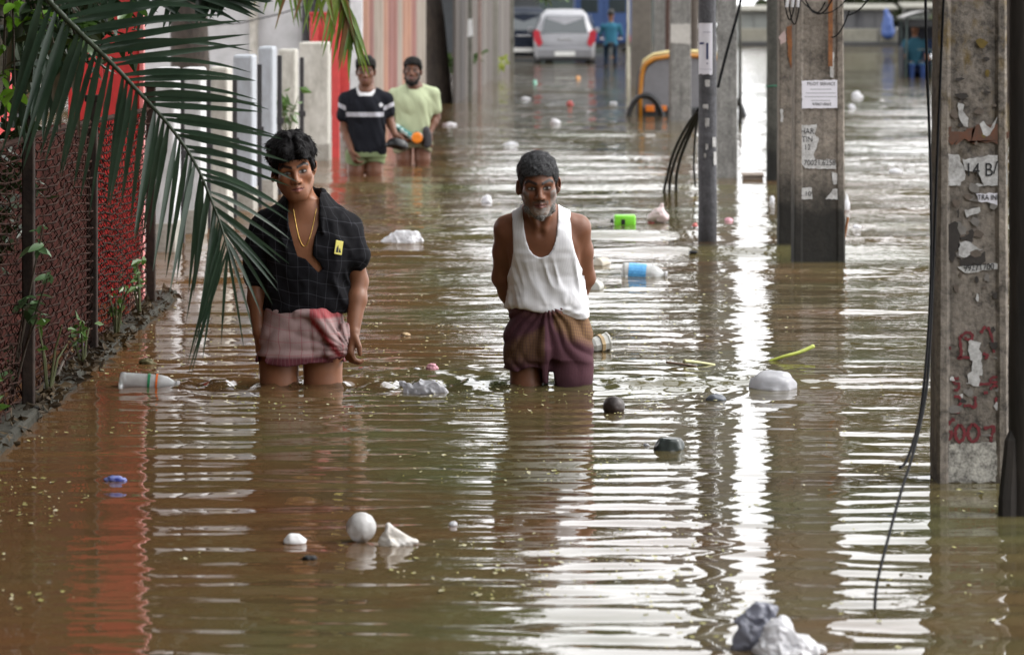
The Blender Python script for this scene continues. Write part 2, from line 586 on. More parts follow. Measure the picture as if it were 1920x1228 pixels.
def leaf_cloud(centres, n, size, seed, aspect=0.45, droop=0.3, gaps=-0.35):
    """leaf blades (folded quads) spread through blobs: centres = (x, y, z, rx, ry, rz)"""
    r = np.random.default_rng(seed)
    C = np.array(centres, dtype=float)
    wts = (C[:, 3] * C[:, 4] * C[:, 5]) ** 0.7
    pick = r.choice(len(C), n, p=wts / wts.sum())
    d = r.normal(size=(n, 3)); d /= np.linalg.norm(d, axis=1)[:, None]
    rr = r.random(n) ** 0.42
    P = C[pick, :3] + d * C[pick, 3:] * rr[:, None]
    keep = vnoise(P[:, 0], P[:, 1], P[:, 2], 1.4 / max(0.3, C[:, 3].mean() / 1.5), seed % 7) > gaps
    P = P[keep]; n = len(P)
    L = size * (0.6 + 0.8 * r.random(n))
    a = r.normal(size=(n, 3)); a[:, 2] = a[:, 2] * 0.5 - droop; a /= np.linalg.norm(a, axis=1)[:, None]
    b = np.cross(a, r.normal(size=(n, 3))); b /= np.linalg.norm(b, axis=1)[:, None]
    w = (L * aspect * 0.5)[:, None]
    Lc = L[:, None]
    nn = np.cross(a, b) * w * 0.4
    V = np.stack([P, P + a * Lc * 0.45 + b * w + nn, P + a * Lc, P + a * Lc * 0.45 - b * w + nn], axis=1).reshape(-1, 3)
    i = np.arange(n)[:, None] * 4
    F = np.concatenate([i + np.array([[0, 1, 2]]), i + np.array([[0, 2, 3]])])
    return V, F

def limb_mesh(paths, n=9):
    m = MB()
    for pts, rs in paths:
        m.tube(pts, rs, n)
    return m

BARK = pm('dark bark', (0.075, 0.058, 0.046), 0.9, 0.55, 5, 0.8, (0.022, 0.018, 0.016), 0.03, stretch=(1, 1, 0.35))
GREEN = leaf_mat('mid green foliage', (0.020, 0.040, 0.009), (0.055, 0.085, 0.018))
OLIVE = leaf_mat('olive foliage', (0.030, 0.042, 0.010), (0.075, 0.090, 0.022))

def tree(x, y, trunk_r, label, crown, n, leaf, seed, mat=None, fork=2.6, lean=(0, 0), group=None, bark=None):
    root = empty('tree', (x, y, 0), label, 'tree', group)
    r = random.Random(seed)
    paths = [([(0, 0, BED), (lean[0] * 0.1, 0, 0.1), (lean[0] * 0.4, lean[1] * 0.4, fork * 0.5), (lean[0], lean[1], fork)], [trunk_r * 1.35, trunk_r * 1.1, trunk_r * 0.95, trunk_r * 0.8])]
    for c in crown:
        e = Vector(c[:3]); a = Vector((lean[0], lean[1], fork - 0.05))
        m1 = a.lerp(e, 0.5) + Vector((r.uniform(-.3, .3), r.uniform(-.3, .3), r.uniform(0, .4)))
        paths.append(([a, m1, e], [trunk_r * 0.55, trunk_r * 0.35, trunk_r * 0.12]))
        for _ in range(3):
            q = e + Vector((r.uniform(-1, 1) * c[3], r.uniform(-1, 1) * c[4], r.uniform(-.8, .8) * c[5])) * 0.75
            paths.append(([m1.lerp(e, r.uniform(.2, .9)), q], [trunk_r * 0.18, trunk_r * 0.05]))
    limb_mesh(paths, 10).build('trunk', bark or BARK, root, True)
    V, F = leaf_cloud(crown, n, leaf, seed, 0.72, 0.3, -0.6)
    mobj('crown', V, F, mat or GREEN, root)
    return root

# street trees down the left-hand side: only their trunks are in the picture, the crowns darken the water
p = at(366, 0, 30.2)
tree(p.x, p.y, 0.17, 'dark slanting tree trunk behind the white pillars, left of the pipes', [(-0.8, 1.0, 5.2, 2.2, 2.4, 1.6), (0.9, -0.8, 4.6, 1.6, 2.0, 1.2), (-0.4, -2.2, 4.8, 1.7, 2.0, 1.3), (-1.8, -0.5, 6.4, 2.0, 2.5, 1.4)], 9000, 0.24, 3, fork=3.0, lean=(-0.15, 0))
tree(-3.9, 17.5, 0.16, 'shrubby tree rising behind the red board at the left edge', [(0.6, 0.5, 4.2, 1.9, 2.2, 1.4), (-0.6, -2.0, 4.4, 2.0, 2.2, 1.6), (1.3, -1.2, 5.2, 1.8, 2.4, 1.2), (0.5, 3.2, 4.6, 1.9, 2.2, 1.3)], 9000, 0.20, 5, fork=2.4)
p = onw(822, 192)
tree(p.x, p.y, 0.21, 'thick gnarled tree trunk between the brown gate and the grey fence', [(-1.6, 0.5, 5.6, 2.4, 2.6, 2.0), (-2.6, -2.5, 5.0, 2.2, 2.4, 1.6), (-0.9, -3.0, 4.6, 1.6, 2.2, 1.3), (-2.2, 2.5, 7.4, 2.6, 3.0, 2.0)], 11000, 0.28, 9, fork=2.4, lean=(-0.25, 0))
p = at(905, 0, 80)
tree(p.x - 2.0, p.y, 0.25, 'tall leafy tree beyond the grey fence on the left', [(0.3, 0, 6.5, 2.2, 3.5, 2.6), (-2.0, -2.5, 6.0, 2.6, 3.0, 2.2), (-0.5, 2.5, 9.0, 2.4, 3.2, 2.4), (-3.5, 1.0, 9.0, 3.0, 3.2, 2.4)], 9000, 0.38, 12, OLIVE, fork=3.4)
# trees across the road on the right, outside the frame, whose crowns break up the sky in the water
tree(8.2, 36, 0.25, 'broad roadside tree on the right, beyond the posted pole', [(0, 0, 6.6, 2.6, 2.6, 2.0), (-1.2, 2.2, 7.8, 1.8, 2.2, 1.6), (1.8, -2, 6.6, 2.2, 2.4, 1.8)], 6000, 0.30, 15, OLIVE, fork=3.6)
tree(13.5, 70, 0.3, 'roadside tree far down the right-hand side', [(0, 0, 7.5, 3.0, 3.0, 2.4), (-2.2, 2.2, 8.8, 2.2, 2.6, 1.9), (2.4, -2, 7.6, 2.6, 2.6, 2.2)], 6000, 0.36, 18, GREEN, fork=4.2)

# unseen trees added overhead and behind the camera to cut sky light
tree(-4.2, 10.5, 0.28, 'large unseen tree over the left half of the street, boughs added to cut sky light', [(1.2, 1.0, 6.4, 2.4, 3.0, 1.0), (3.0, -1.5, 6.8, 2.2, 2.8, 1.0), (3.6, 3.0, 7.2, 1.8, 2.6, 0.9), (0.5, 6.5, 6.6, 2.6, 3.0, 1.2), (2.8, 8.5, 8.0, 1.8, 2.6, 1.0), (-1.5, 2.0, 6.2, 2.4, 4.0, 1.8), (-2.0, -4.0, 6.0, 2.6, 3.4, 2.0), (1.8, -5.0, 6.6, 2.6, 3.0, 1.2), (1.3, -3.0, 3.8, 1.2, 2.2, 1.2), (2.4, -6.5, 4.2, 1.8, 1.8, 1.2)], 28000, 0.36, 41, fork=3.6)
tree(-3.0, -7.0, 0.3, 'large unseen tree added behind the camera on the left to cut sky light', [(0, 0, 6.0, 3.0, 2.4, 2.6), (3.0, 0.5, 6.6, 2.6, 2.4, 2.4), (-3.0, 0.5, 5.6, 2.8, 2.6, 2.8), (1.0, 3.0, 7.6, 3.0, 2.6, 1.2), (-1.5, -1.0, 3.6, 2.6, 1.6, 1.6), (2.4, -1.0, 3.6, 2.4, 1.6, 1.6)], 19000, 0.46, 43, fork=2.6)
tree(5.0, -8.0, 0.3, 'large unseen tree added behind the camera on the right to cut sky light', [(0, 0, 5.6, 3.0, 2.4, 2.6), (-2.4, 0.5, 6.6, 2.4, 2.4, 2.2), (2.6, 0.5, 5.6, 2.8, 2.6, 2.8), (-0.5, -1.0, 3.4, 2.6, 1.6, 1.6)], 14000, 0.46, 45, fork=2.6)

tree(-3.6, 23.5, 0.2, 'tall tree behind the boundary pillars with a high crown', [(0.6, 0, 5.0, 2.0, 2.6, 1.4), (1.4, 1.5, 7.2, 2.0, 2.6, 1.6), (0.2, -1.5, 7.6, 2.2, 2.6, 1.6), (1.6, 0.5, 9.6, 1.9, 2.6, 1.6), (-1.0, 0.5, 9.6, 2.2, 2.6, 1.8)], 12000, 0.30, 51, fork=3.2)
tree(-4.4, 42, 0.24, 'tall tree rising behind the pale building', [(0.8, 0, 6.0, 2.4, 2.6, 1.8), (2.4, 1.5, 8.6, 2.0, 2.6, 1.8), (0.2, -1.5, 9.0, 2.4, 2.6, 1.8), (2.2, 0.5, 11.6, 2.2, 2.6, 1.8), (0, 0.5, 12.5, 2.6, 2.6, 2.0)], 12000, 0.34, 53, fork=4.6)
p = at(668, 0, 39.0)
tree(p.x, p.y, 0.12, 'slim tree hidden behind the white gate post, its crown above the gate', [(-1.0, 0, 5.2, 1.8, 2.6, 1.4), (0.4, 1.0, 7.4, 1.6, 2.6, 1.7), (-1.6, -0.5, 8.6, 1.8, 2.6, 1.7), (0.2, 0.5, 10.6, 1.7, 2.6, 1.8), (-1.8, 0.5, 12.0, 2.0, 2.6, 2.0), (1.0, 1.5, 8.8, 1.0, 2.2, 1.6), (1.0, 0.0, 11.8, 1.0, 2.2, 1.9), (0.9, 0.0, 6.2, 0.9, 2.2, 1.3)], 16000, 0.32, 57, fork=3.6)
tree(7.6, 52, 0.25, 'leafy tree on the right bank beyond the hanging cables', [(0, 0, 5.4, 2.4, 2.6, 2.0), (-1.4, 2.2, 6.8, 1.8, 2.2, 1.8), (1.8, -2, 5.6, 2.2, 2.4, 1.8), (0.4, 1.0, 8.6, 2.0, 2.4, 1.8)], 7000, 0.32, 19, OLIVE, fork=3.0)
# tall wood that closes the far end of the road, with one gap where the sky comes down to the road
def far_wood():
    r = random.Random(4)
    blobs = []
    for i in range(150):
        x = -36 + i * 0.58 + r.uniform(-.4, .4)
        q = x / 150 * FPX + 960
        h = 19 + 4 * math.sin(x * 0.55) + r.uniform(-2, 2.5)
        if 1365 < q < 1455: h = r.uniform(1.2, 2.0)
        elif q > 1560: h *= 0.72
        y = 150 + r.uniform(-4, 8)
        blobs.append((x, y, h * 0.16, 1.1, 2, h * 0.16))
        if h > 3:
            for z in (0.42, 0.66, 0.86):
                blobs.append((x + r.uniform(-.3, .3), y, h * z, 1.1, 2.2, h * 0.17))
    V, F = leaf_cloud(blobs, 75000, 0.8, 31, 0.7)
    V2, F2 = leaf_cloud([(14 + i * 0.9 + r.uniform(-.3, .3), 113.5 + r.uniform(-1, 1), 0.4, 0.7, 0.5, 0.55 + r.uniform(0, .7)) for i in range(16)], 6500, 0.20, 33, 0.6)
    tag(mobj('bank_weeds', V2, F2, OLIVE, None), 'weeds overgrowing the low wall on the far right bank', 'weeds', kind='stuff')
    tag(mobj('far_trees', V, F, leaf_mat('far foliage', (0.040, 0.055, 0.026), (0.095, 0.112, 0.060)), None), 'grey green wood closing the far end of the flooded road', 'trees', kind='stuff')
far_wood()
# dark block added out of view behind the camera to cut sky fill
ap = empty('rear_blocker', (-2, -16.0, 0), 'plain unseen block added behind the camera to cut sky light', 'building')
m = MB(); m.box((0, 0, 5.5), (30, 6, 12.2), bev=0.02); m.build('wall', pm('dark blocker plaster', (0.20, 0.185, 0.165), 0.9, 0.35, 0.8, 0.1), ap)
for zz_ in (1.8, 5.0, 8.2):
    for xx_ in range(-12, 13, 4):
        m = MB(); m.box((xx_, 3.02, zz_), (1.5, 0.06, 1.5), bev=0.01); wn = m.build('window', pm('brown window wood', (0.09, 0.05, 0.03), 0.7, 0.3, 4, 0.1), ap)
        m = MB(); m.box((xx_, 3.06, zz_), (1.3, 0.02, 1.3)); m.build('pane', pm('dim pane', (0.03, 0.035, 0.04), 0.15, 0.1, 4, 0), wn)
# house added at the left, out of view, to keep sky light off the men
hb = empty('shade_house', (-7.4, 8.0, 0), 'plain two storey house added unseen at the left to cut sky light', 'shade_house')
m = MB(); m.box((0, 0, 3.0), (3.2, 16, 7.2), bev=0.02); m.build('wall', pm('weathered cream plaster', (0.30, 0.27, 0.22), 0.9, 0.3, 1, 0.1), hb)
for zz_ in (1.6, 4.6):
    for yy_ in (-5, -1.6, 1.8, 5.2):
        m = MB(); m.box((1.62, yy_, zz_), (0.06, 1.2, 1.3), bev=0.01); wn = m.build('window', pm('brown window wood', (0.09, 0.05, 0.03), 0.7, 0.3, 4, 0.1), hb)
        m = MB(); m.box((1.66, yy_, zz_), (0.02, 1.0, 1.1)); m.build('pane', pm('dim pane', (0.03, 0.035, 0.04), 0.15, 0.1, 4, 0), wn)
m = MB(); m.box((0.2, 0, 6.7), (4.0, 16.8, 0.15), bev=0.02); m.build('roof_slab', pm('grey roof slab', (0.25, 0.25, 0.24), 0.9, 0.3, 1, 0.1), hb)
# ------------------------------------------------------------------ left-hand side: fence, boards, pillars, gate
RUST = pm('rusty dark wire', (0.040, 0.018, 0.012), 0.9, 0.6, 14, 0.3, (0.012, 0.008, 0.007), spec=0.1)
OLDCON = pm('mossy concrete', (0.20, 0.19, 0.165), 0.9, 0.5, 7, 0.5, (0.075, 0.075, 0.055), 0.02)
WETCON = pm('wet dark kerb concrete', (0.045, 0.042, 0.032), 0.75, 0.5, 9, 0.8, (0.015, 0.015, 0.010), 0.03, spec=0.2)
XF = -1.83
# kerb under the fence
k = MB()
r = random.Random(2)
yy = 9.4
root = empty('kerb', (XF, 0, 0), 'low mossy concrete kerb under the wire fence, littered with leaves', 'kerb')
while yy < 17.9:
    L = r.uniform(0.75, 0.95)
    kk = MB(); kk.box((0.02 + r.uniform(-.012, .012), yy + L / 2, -0.25), (0.13, L - 0.012, 0.56 + r.uniform(0, .03)), bev=0.015, rz=r.uniform(-.01, .01))
    kk.build('kerb_stone', WETCON, root)
    yy += L
# leaf litter caught along it
V, F = leaf_cloud([(XF + 0.05, y, 0.035, 0.07, 0.35, 0.03) for y in np.arange(9.6, 17.8, 0.45)], 1500, 0.042, 8, 0.5, 0.0)
tag(mobj('leaf_litter', V, F, leaf_mat('dead leaves', (0.022, 0.014, 0.006), (0.070, 0.044, 0.016), 0.1, 0.9)), 'dead leaves and scraps caught along the kerb below the wire fence', 'litter', kind='stuff')

def wire_fence():
    root = empty('wire_fence', (XF, 14.5, 0), 'rusty woven wire fence along the left edge of the water', 'fence')
    y0, y1, top = 9.5 - 14.5, 17.45 - 14.5, 1.0
    m = MB()
    z = 0.07
    i = 0
    while z < top:
        pts = []
        for t in np.linspace(0, 1, 90):
            y = y0 + (y1 - y0) * t
            zz = z + 0.010 * math.sin(y * 6.3 + i * 0.15) + 0.016 * math.sin(y * 2.1 + 0.6 + z) + 0.015 * math.sin(y * 0.9 + z * 3)
            pts.append((0.012 * math.sin(y * 50 + i * PI) + 0.02 * math.sin(y * 1.7 + z * 2), y, zz))
        m.tube(pts, 0.0044, 4, False)
        z += 0.037; i += 1
    m.build('wire_strands', RUST, root)
    m = MB()
    y = y0; j = 0
    while y < y1:
        pts = [(0.012 * math.sin(zz * 84 + j * PI) + 0.02 * math.sin(y * 1.7 + zz * 2), y + 0.02 * math.sin(zz * 84 + j), zz) for zz in np.linspace(0.05, top + 0.015, 54)]
        m.tube(pts, 0.0026, 3, False)
        y += 0.075; j += 1
    m.build('wire_mesh', RUST, root)
    m = MB(); m.tube([(0.005, y0, top + 0.01), (0.01, -1.0, top + 0.035), (0.005, y1, top)], 0.013, 6)
    m.build('top_rail', RUST, root)
    for y in (12.98, 14.95, 17.38):
        m = MB(); m.box((0.02, y - 14.5, 0.26), (0.045, 0.05, 1.75), bev=0.006)
        m.box((0.02, y - 14.5, 1.125), (0.06, 0.065, 0.03), bev=0.005)
        m.build('post', pm('old iron post', (0.040, 0.028, 0.022), 0.85, 0.5, 9, 0.4, (0.014, 0.011, 0.010), spec=0.15), root)
wire_fence()

# dark maroon sheet hung behind the fence
def maroon_sheet():
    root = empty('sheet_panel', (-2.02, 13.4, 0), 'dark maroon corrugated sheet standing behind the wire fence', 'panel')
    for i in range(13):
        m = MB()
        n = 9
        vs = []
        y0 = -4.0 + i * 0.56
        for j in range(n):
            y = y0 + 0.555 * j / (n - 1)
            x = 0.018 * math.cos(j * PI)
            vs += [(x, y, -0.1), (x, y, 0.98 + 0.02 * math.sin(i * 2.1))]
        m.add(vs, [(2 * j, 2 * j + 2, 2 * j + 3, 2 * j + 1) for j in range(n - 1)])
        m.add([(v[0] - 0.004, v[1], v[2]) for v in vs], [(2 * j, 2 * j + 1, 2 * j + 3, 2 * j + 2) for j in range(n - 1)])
        m.build('sheet', pm('maroon ribbed metal', (0.085, 0.026, 0.020), 0.9, 0.6, 5, 0.4, (0.030, 0.013, 0.011), spec=0.15), root)
maroon_sheet()

RED = pm('red paint', (0.60, 0.062, 0.058), 0.55, 0.18, 3, 0.08, (0.42, 0.045, 0.045))
def red_board():
    a, b = at(128, 0, 17.75), at(262, 0, 17.75)
    root = empty('board', (a.x, 17.75, 0), 'tall red painted board standing behind the wire fence and palm', 'board')
    w = b.x - a.x
    for i in range(2):
        m = MB(); m.box((w * (0.25 + 0.5 * i), 0, 1.02), (w * 0.5 - 0.004, 0.04, 2.10), bev=0.004)
        m.build('panel', RED, root)
    m = MB(); m.box((w + 0.012, 0, 0.86), (0.024, 0.07, 2.92), bev=0.004)
    m.build('edge_post', pm('pale red edge', (0.68, 0.25, 0.24), 0.5, 0.1, 6, 0.05), root)
red_board()
def red_side():
    a = at(60, 0, 16.2)
    m = MB(); m.box((-2.55, 16.6, 0.72), (0.05, 2.1, 1.6), bev=0.005)
    o = m.build('side_board', RED)
    tag(o, 'red board edge showing between the stems at the far left', 'board')
red_side()

# white painted pillars of the boundary wall
WHITE1 = pm('dirty white lime wash', (0.66, 0.66, 0.68), 0.85, 0.3, 4, 0.25, (0.40, 0.40, 0.40), stretch=(1, 1, 0.5))
WHITE2 = pm('beige lime wash', (0.60, 0.58, 0.53), 0.85, 0.3, 4, 0.25, (0.33, 0.31, 0.27), stretch=(1, 1, 0.5))
GREYP = pm('bluish grey lime wash', (0.44, 0.47, 0.52), 0.85, 0.3, 4, 0.25, (0.30, 0.31, 0.33), stretch=(1, 1, 0.5))
DARKI = pm('dark iron', (0.035, 0.032, 0.035), 0.6, 0.4, 9, 0.2)
PIL = [(287, 333, 128, 470, WHITE1, 'white boundary pillar nearest the wire fence'), (340, 383, 128, 442, WHITE1, 'second white boundary pillar from the wire fence'),
       (393, 433, 126, 420, WHITE2, 'beige stained boundary pillar, third from the wire fence'), (437, 480, 104, 398, GREYP, 'grey boundary pillar with a bright right edge, fourth from the fence'),
       (484, 518, 88, 378, GREYP, 'bluish grey boundary pillar left of the climbing plant'), (521, 560, 93, 345, WHITE2, 'dirty beige boundary pillar behind the climbing plant'),
       (561, 622, 80, 303, WHITE2, 'pale grey boundary pillar beside the red sign board, last of the row')]
for i, (x0, x1, yt, yb, mt, lb) in enumerate(PIL):
    d = wd(yb)
    a, b = at(x0, yb, d), at(x1, yt, d)
    w = b.x - a.x; h = b.z
    sd = 0.42 if i < 6 else 0.5
    cut = 6 * d / FPX
    root = empty('pillar', ((a.x + b.x) / 2 - cut * 0.5, d + sd / 2, 0), lb, 'pillar', 'pillars of the boundary wall')
    m = MB(); m.box((0, 0, h / 2 + BED / 2), (w - cut, sd, h - BED), bev=0.018)
    m.build('shaft', mt, root)
    m = MB(); m.box((0, 0, 0.02 + BED / 2), (w - cut + 0.012, sd + 0.012, 0.30 - BED), bev=0.008)
    m.build('damp_plinth', pm('tide stained lime wash', (0.40, 0.38, 0.34), 0.85, 0.5, 6, 0.3, (0.20, 0.18, 0.15)), root)
    # dark iron bars in the gap behind each pillar
    if i < 6:
        g = at(x1 + 4, 0, d + 0.6)
        rt = empty('iron_bar', (g.x, d + 0.75, 0), 'dark iron post right of the ' + lb.split(',')[0], 'post', 'iron posts between the pillars')
        m = MB(); m.box((0, 0, (h - 0.08 + BED) / 2), (0.035, 0.05, h - BED - 0.08), bev=0.004)
        m.build('post', DARKI, rt)
        m = MB(); m.box((0, -0.03, h * 0.5), (0.07, 0.012, 0.05), bev=0.003)
        m.build('hinge_plate', DARKI, rt)

# pale building behind the pillars
PLAST = pm('pale grey plaster', (0.54, 0.54, 0.555), 0.9, 0.22, 1.2, 0.1, (0.36, 0.36, 0.36))
def building():
    a, b = at(250, 0, 39), at(661, 0, 39)
    root = empty('building', ((a.x + b.x) / 2, 41, 0), 'pale grey plastered building behind the boundary pillars', 'building')
    w = b.x - a.x
    m = MB(); m.box((0, 0, 2.0), (w, 4.0, 5.2), bev=0.01)
    m.build('wall', PLAST, root)
    m = MB(); m.box((0, -2.005, 0.12), (w + 0.02, 0.05, 0.9), bev=0.01)
    m.build('plinth', pm('stained plinth plaster', (0.42, 0.42, 0.41), 0.9, 0.35, 3, 0.2), root)
    m = MB(); m.box((0, -0.1, 4.65), (w + 0.5, 4.4, 0.12), bev=0.01)
    m.build('roof_slab', OLDCON, root)
    for px0, px1, mt, nm in ((441, 458, WHITE2, 'drain_pipe'), (545, 559, DARKI, 'drain_pipe'), (564, 577, DARKI, 'drain_pipe')):
        p0, p1 = at(px0, 0, 36.9), at(px1, 0, 36.9)
        m = MB(); rr = (p1.x - p0.x) / 2
        m.tube([((p0.x + p1.x) / 2 - root.location.x, -2.07, -0.3), ((p0.x + p1.x) / 2 - root.location.x, -2.07, 4.5)], rr, 10)
        for z in (0.5, 1.3, 2.4, 3.6):
            m.tube([((p0.x + p1.x) / 2 - root.location.x, -2.07, z), ((p0.x + p1.x) / 2 - root.location.x, -2.07, z + 0.05)], rr * 1.25, 10)
        m.build(nm, mt, root, False)
    return root
building()
m = MB(); pts = [at(300, 34, 36.5), at(400, 47, 36.5), at(450, 44, 36.4), at(520, 28, 36.3), at(600, 4, 36.2), at(660, -30, 36.2)]
m.tube(pts, 0.008, 5)
tag(m.build('cable', DARKI), 'thin dark cable sagging across the pale building wall', 'cable')

# red sign board beside the standing pair
def red_sign():
    d = 34.3
    a, b = at(581, 28, d), at(655, 28, d)
    root = empty('sign_board', ((a.x + b.x) / 2, d, 0), 'red sign board on a red post behind the man in the striped tee', 'sign')
    w = b.x - a.x
    m = MB(); m.box((0, 0.02, a.z - 0.5), (w, 0.03, 1.0), bev=0.004)
    m.build('panel', RED, root)
    m = MB(); m.box((0, -0.002, a.z + 0.012), (w + 0.03, 0.05, 0.024), bev=0.003); m.build('frame', RED, root)
    for px in (590, 630):
        p = at(px, 0, d)
        m = MB(); m.box((p.x - root.location.x, -0.045, (a.z - 0.1 + BED) / 2), (0.075, 0.075, a.z - 0.1 - BED), bev=0.006)
        m.build('post', RED, root)
red_sign()
def pale_post():
    d = 37.5
    a, b = at(656, 0, d), at(679, 0, d)
    root = empty('gate_post', ((a.x + b.x) / 2, d + 0.1, 0), 'white gate post at the left end of the brown gate', 'post')
    m = MB(); m.box((0, 0, 0.9), (b.x - a.x, 0.2, 3.0), bev=0.01); m.build('shaft', WHITE1, root)
    m = MB(); m.box((0, 0, 2.43), (b.x - a.x + 0.05, 0.25, 0.06), bev=0.01); m.build('cap', WHITE1, root)
pale_post()
def brown_gate():
    p0, p1 = at(680, 0, 38.5), at(797, 0, 50)
    root = empty('gate', (p0.x, p0.y, 0), 'tall gate of weathered reddish brown vertical sheets', 'gate')
    n = 13
    D = Vector((p1.x - p0.x, p1.y - p0.y, 0)); L = D.length; D.normalize()
    ang = math.atan2(D.y, D.x)
    cols = [((0.33, 0.17, 0.11), (0.22, 0.12, 0.09)), ((0.30, 0.26, 0.22), (0.2, 0.16, 0.13)), ((0.24, 0.10, 0.085), (0.15, 0.075, 0.065))]
    # equal steps in the picture, wider with distance
    qs = [680 + (797 - 680) * i / n for i in range(n + 1)]
    def hit(px):
        t0, t1 = 0.0, 1.0
        for _ in range(30):
            t = (t0 + t1) / 2
            P = p0.lerp(p1, t)
            if P.x / P.y * FPX + 960 < px: t0 = t
            else: t1 = t
        return t * L
    for i in range(n):
        s0, s1 = hit(qs[i]), hit(qs[i + 1])
        c = cols[(i * 2 + (i // 3)) % 3]
        m = MB()
        ww = s1 - s0
        prof = [(s0, 0), (s0 + ww * 0.15, -0.05), (s0 + ww * 0.45, -0.05), (s0 + ww * 0.6, 0), (s1, 0)]
        vs = []
        for (u, o) in prof:
            x = D.x * u - D.y * o * -1; y = D.y * u + D.x * o
            x = D.x * u + D.y * (-o); y = D.y * u - D.x * (-o)
            vs += [(x, y, BED), (x, y, 2.6)]
        m.add(vs, [(2 * j, 2 * j + 2, 2 * j + 3, 2 * j + 1) for j in range(len(prof) - 1)])
        m.add([(v[0] - D.y * 0.02, v[1] + D.x * 0.02, v[2]) for v in vs], [(2 * j, 2 * j + 1, 2 * j + 3, 2 * j + 2) for j in range(len(prof) - 1)])
        m.build('sheet', pm('gate sheet %d' % ((i * 2 + (i // 3)) % 3), c[0], 0.75, 0.3, 2.5, 0.15, c[1], stretch=(1, 1, 0.2)), root)
brown_gate()
def grey_fence():
    p0, p1 = onw(852, 196), onw(962, 122)
    root = empty('plank_fence', (p0.x, p0.y, 0), 'grey brown plank fence with pale posts receding toward the parked cars', 'fence')
    D = (p1 - p0); L = D.length; D.normalize()
    cols = [(0.105, 0.088, 0.078), (0.075, 0.064, 0.060), (0.135, 0.118, 0.105)]
    px = 852; i = 0
    while px < 962:
        px1 = px + (9 + (i * 5) % 4)
        def hit(q):
            t0, t1 = 0.0, 1.0
            for _ in range(30):
                t = (t0 + t1) / 2; P = p0.lerp(p1, t)
                if P.x / P.y * FPX + 960 < q: t0 = t
                else: t1 = t
            return t * L
        s0, s1 = hit(px), hit(px1 - 0.5)
        c = D * ((s0 + s1) / 2)
        m = MB(); m.box((c.x, c.y, 0.75 + 0.05 * math.sin(i * 3)), (s1 - s0 - 0.02, 0.04, 2.7), rz=math.atan2(D.y, D.x), bev=0.004)
        m.build('plank', pm('grey plank %d' % (i % 3), cols[i % 3], 0.85, 0.4, 2, 0.2, stretch=(1, 1, 0.15)), root)
        px = px1; i += 1
    for q, w, mt in ((862, 8, OLDCON), (881, 7, pm('pinkish post', (0.36, 0.26, 0.23), 0.8, 0.3, 4)), (913, 11, pm('pale post', (0.30, 0.285, 0.25), 0.8, 0.3, 4)), (946, 7, OLDCON)):
        s = hit(q)
        c = p0 + D * s
        ww = w * c.y / FPX
        m = MB(); m.box((D.x * s + 0.16, D.y * s - 0.05, 0.8), (ww, ww, 2.8), bev=0.01)
        m.build('post', mt, root)
    s = hit(861); c = D * s
    m = MB(); m.prism([(-0.04, -0.12), (0.05, -0.10), (0.03, 0.16), (-0.03, 0.15)], -0.005, 0.005)
    o = m.build('paper_notice', pm('white paper', (0.78, 0.78, 0.78), 0.7, 0.08, 8, 0.05), root)
    o.location = (c.x + 0.17, c.y - 0.16, 1.1)
grey_fence()

# small plants
def plant(px, py, d, h, spread, n, size, label, mat, seed, stems=5, cat='plant', group=None, base_z=None):
    p = at(px, py, d)
    if base_z is not None: p.z = base_z
    root = empty('plant', p, label, cat, group)
    r = random.Random(seed)
    paths = []; ctr = []
    for i in range(stems):
        e = Vector((r.uniform(-1, 1) * spread, r.uniform(-1, 1) * spread, h * r.uniform(0.6, 1)))
        m1 = e * 0.5 + Vector((0, 0, h * 0.12))
        paths.append(([(0, 0, -0.05), m1, e], [0.006, 0.005, 0.003]))
        ctr += [(*m1, spread * .35, spread * .35, h * .16), (*e, spread * .4, spread * .4, h * .18)]
    limb_mesh(paths, 5).build('stems', pm('green stem', (0.08, 0.09, 0.03), 0.7, 0.3, 9), root)
    V, F = leaf_cloud(ctr, n, size, seed, 0.5, 0.2)
    mobj('leaves', V, F, mat, root)
BRIGHT = leaf_mat('bright young leaves', (0.10, 0.22, 0.025), (0.20, 0.36, 0.05), 0.35, 0.35)
MIDL = leaf_mat('glossy leaves', (0.045, 0.10, 0.020), (0.10, 0.19, 0.035), 0.3, 0.3)
plant(540, 262, 28.6, 0.42, 0.13, 60, 0.10, 'leafy climbing plant against the dirty beige pillar', MIDL, 3)
plant(872, 152, 58, 0.45, 0.30, 120, 0.16, 'low green plant at the foot of the plank fence', MIDL, 4)
plant(928, 140, 68, 0.30, 0.22, 90, 0.16, 'yellowish green clump floating beside the dark car', leaf_mat('yellow green leaves', (0.22, 0.28, 0.03), (0.36, 0.40, 0.06), 0.3), 5)
for i, yy_ in enumerate((10.6, 11.9, 13.3, 14.4, 15.6, 16.6)):
    q_ = Vector((XF + 0.05, yy_, 0.05)); px_, py_ = 960 + FPX * q_.x / q_.y, FPX * (CAM_H - q_.z) / q_.y
    plant(px_, py_, yy_, 0.16 + 0.05 * (i % 3), 0.07, 26, 0.05, ['tuft of weeds on the kerb nearest the camera', 'second tuft of weeds along the kerb', 'third tuft of weeds along the kerb', 'fourth tuft of weeds along the kerb', 'fifth tuft of weeds along the kerb', 'tuft of weeds at the far end of the kerb'][i], MIDL, 60 + i, 4, 'weed', 'weeds along the kerb')
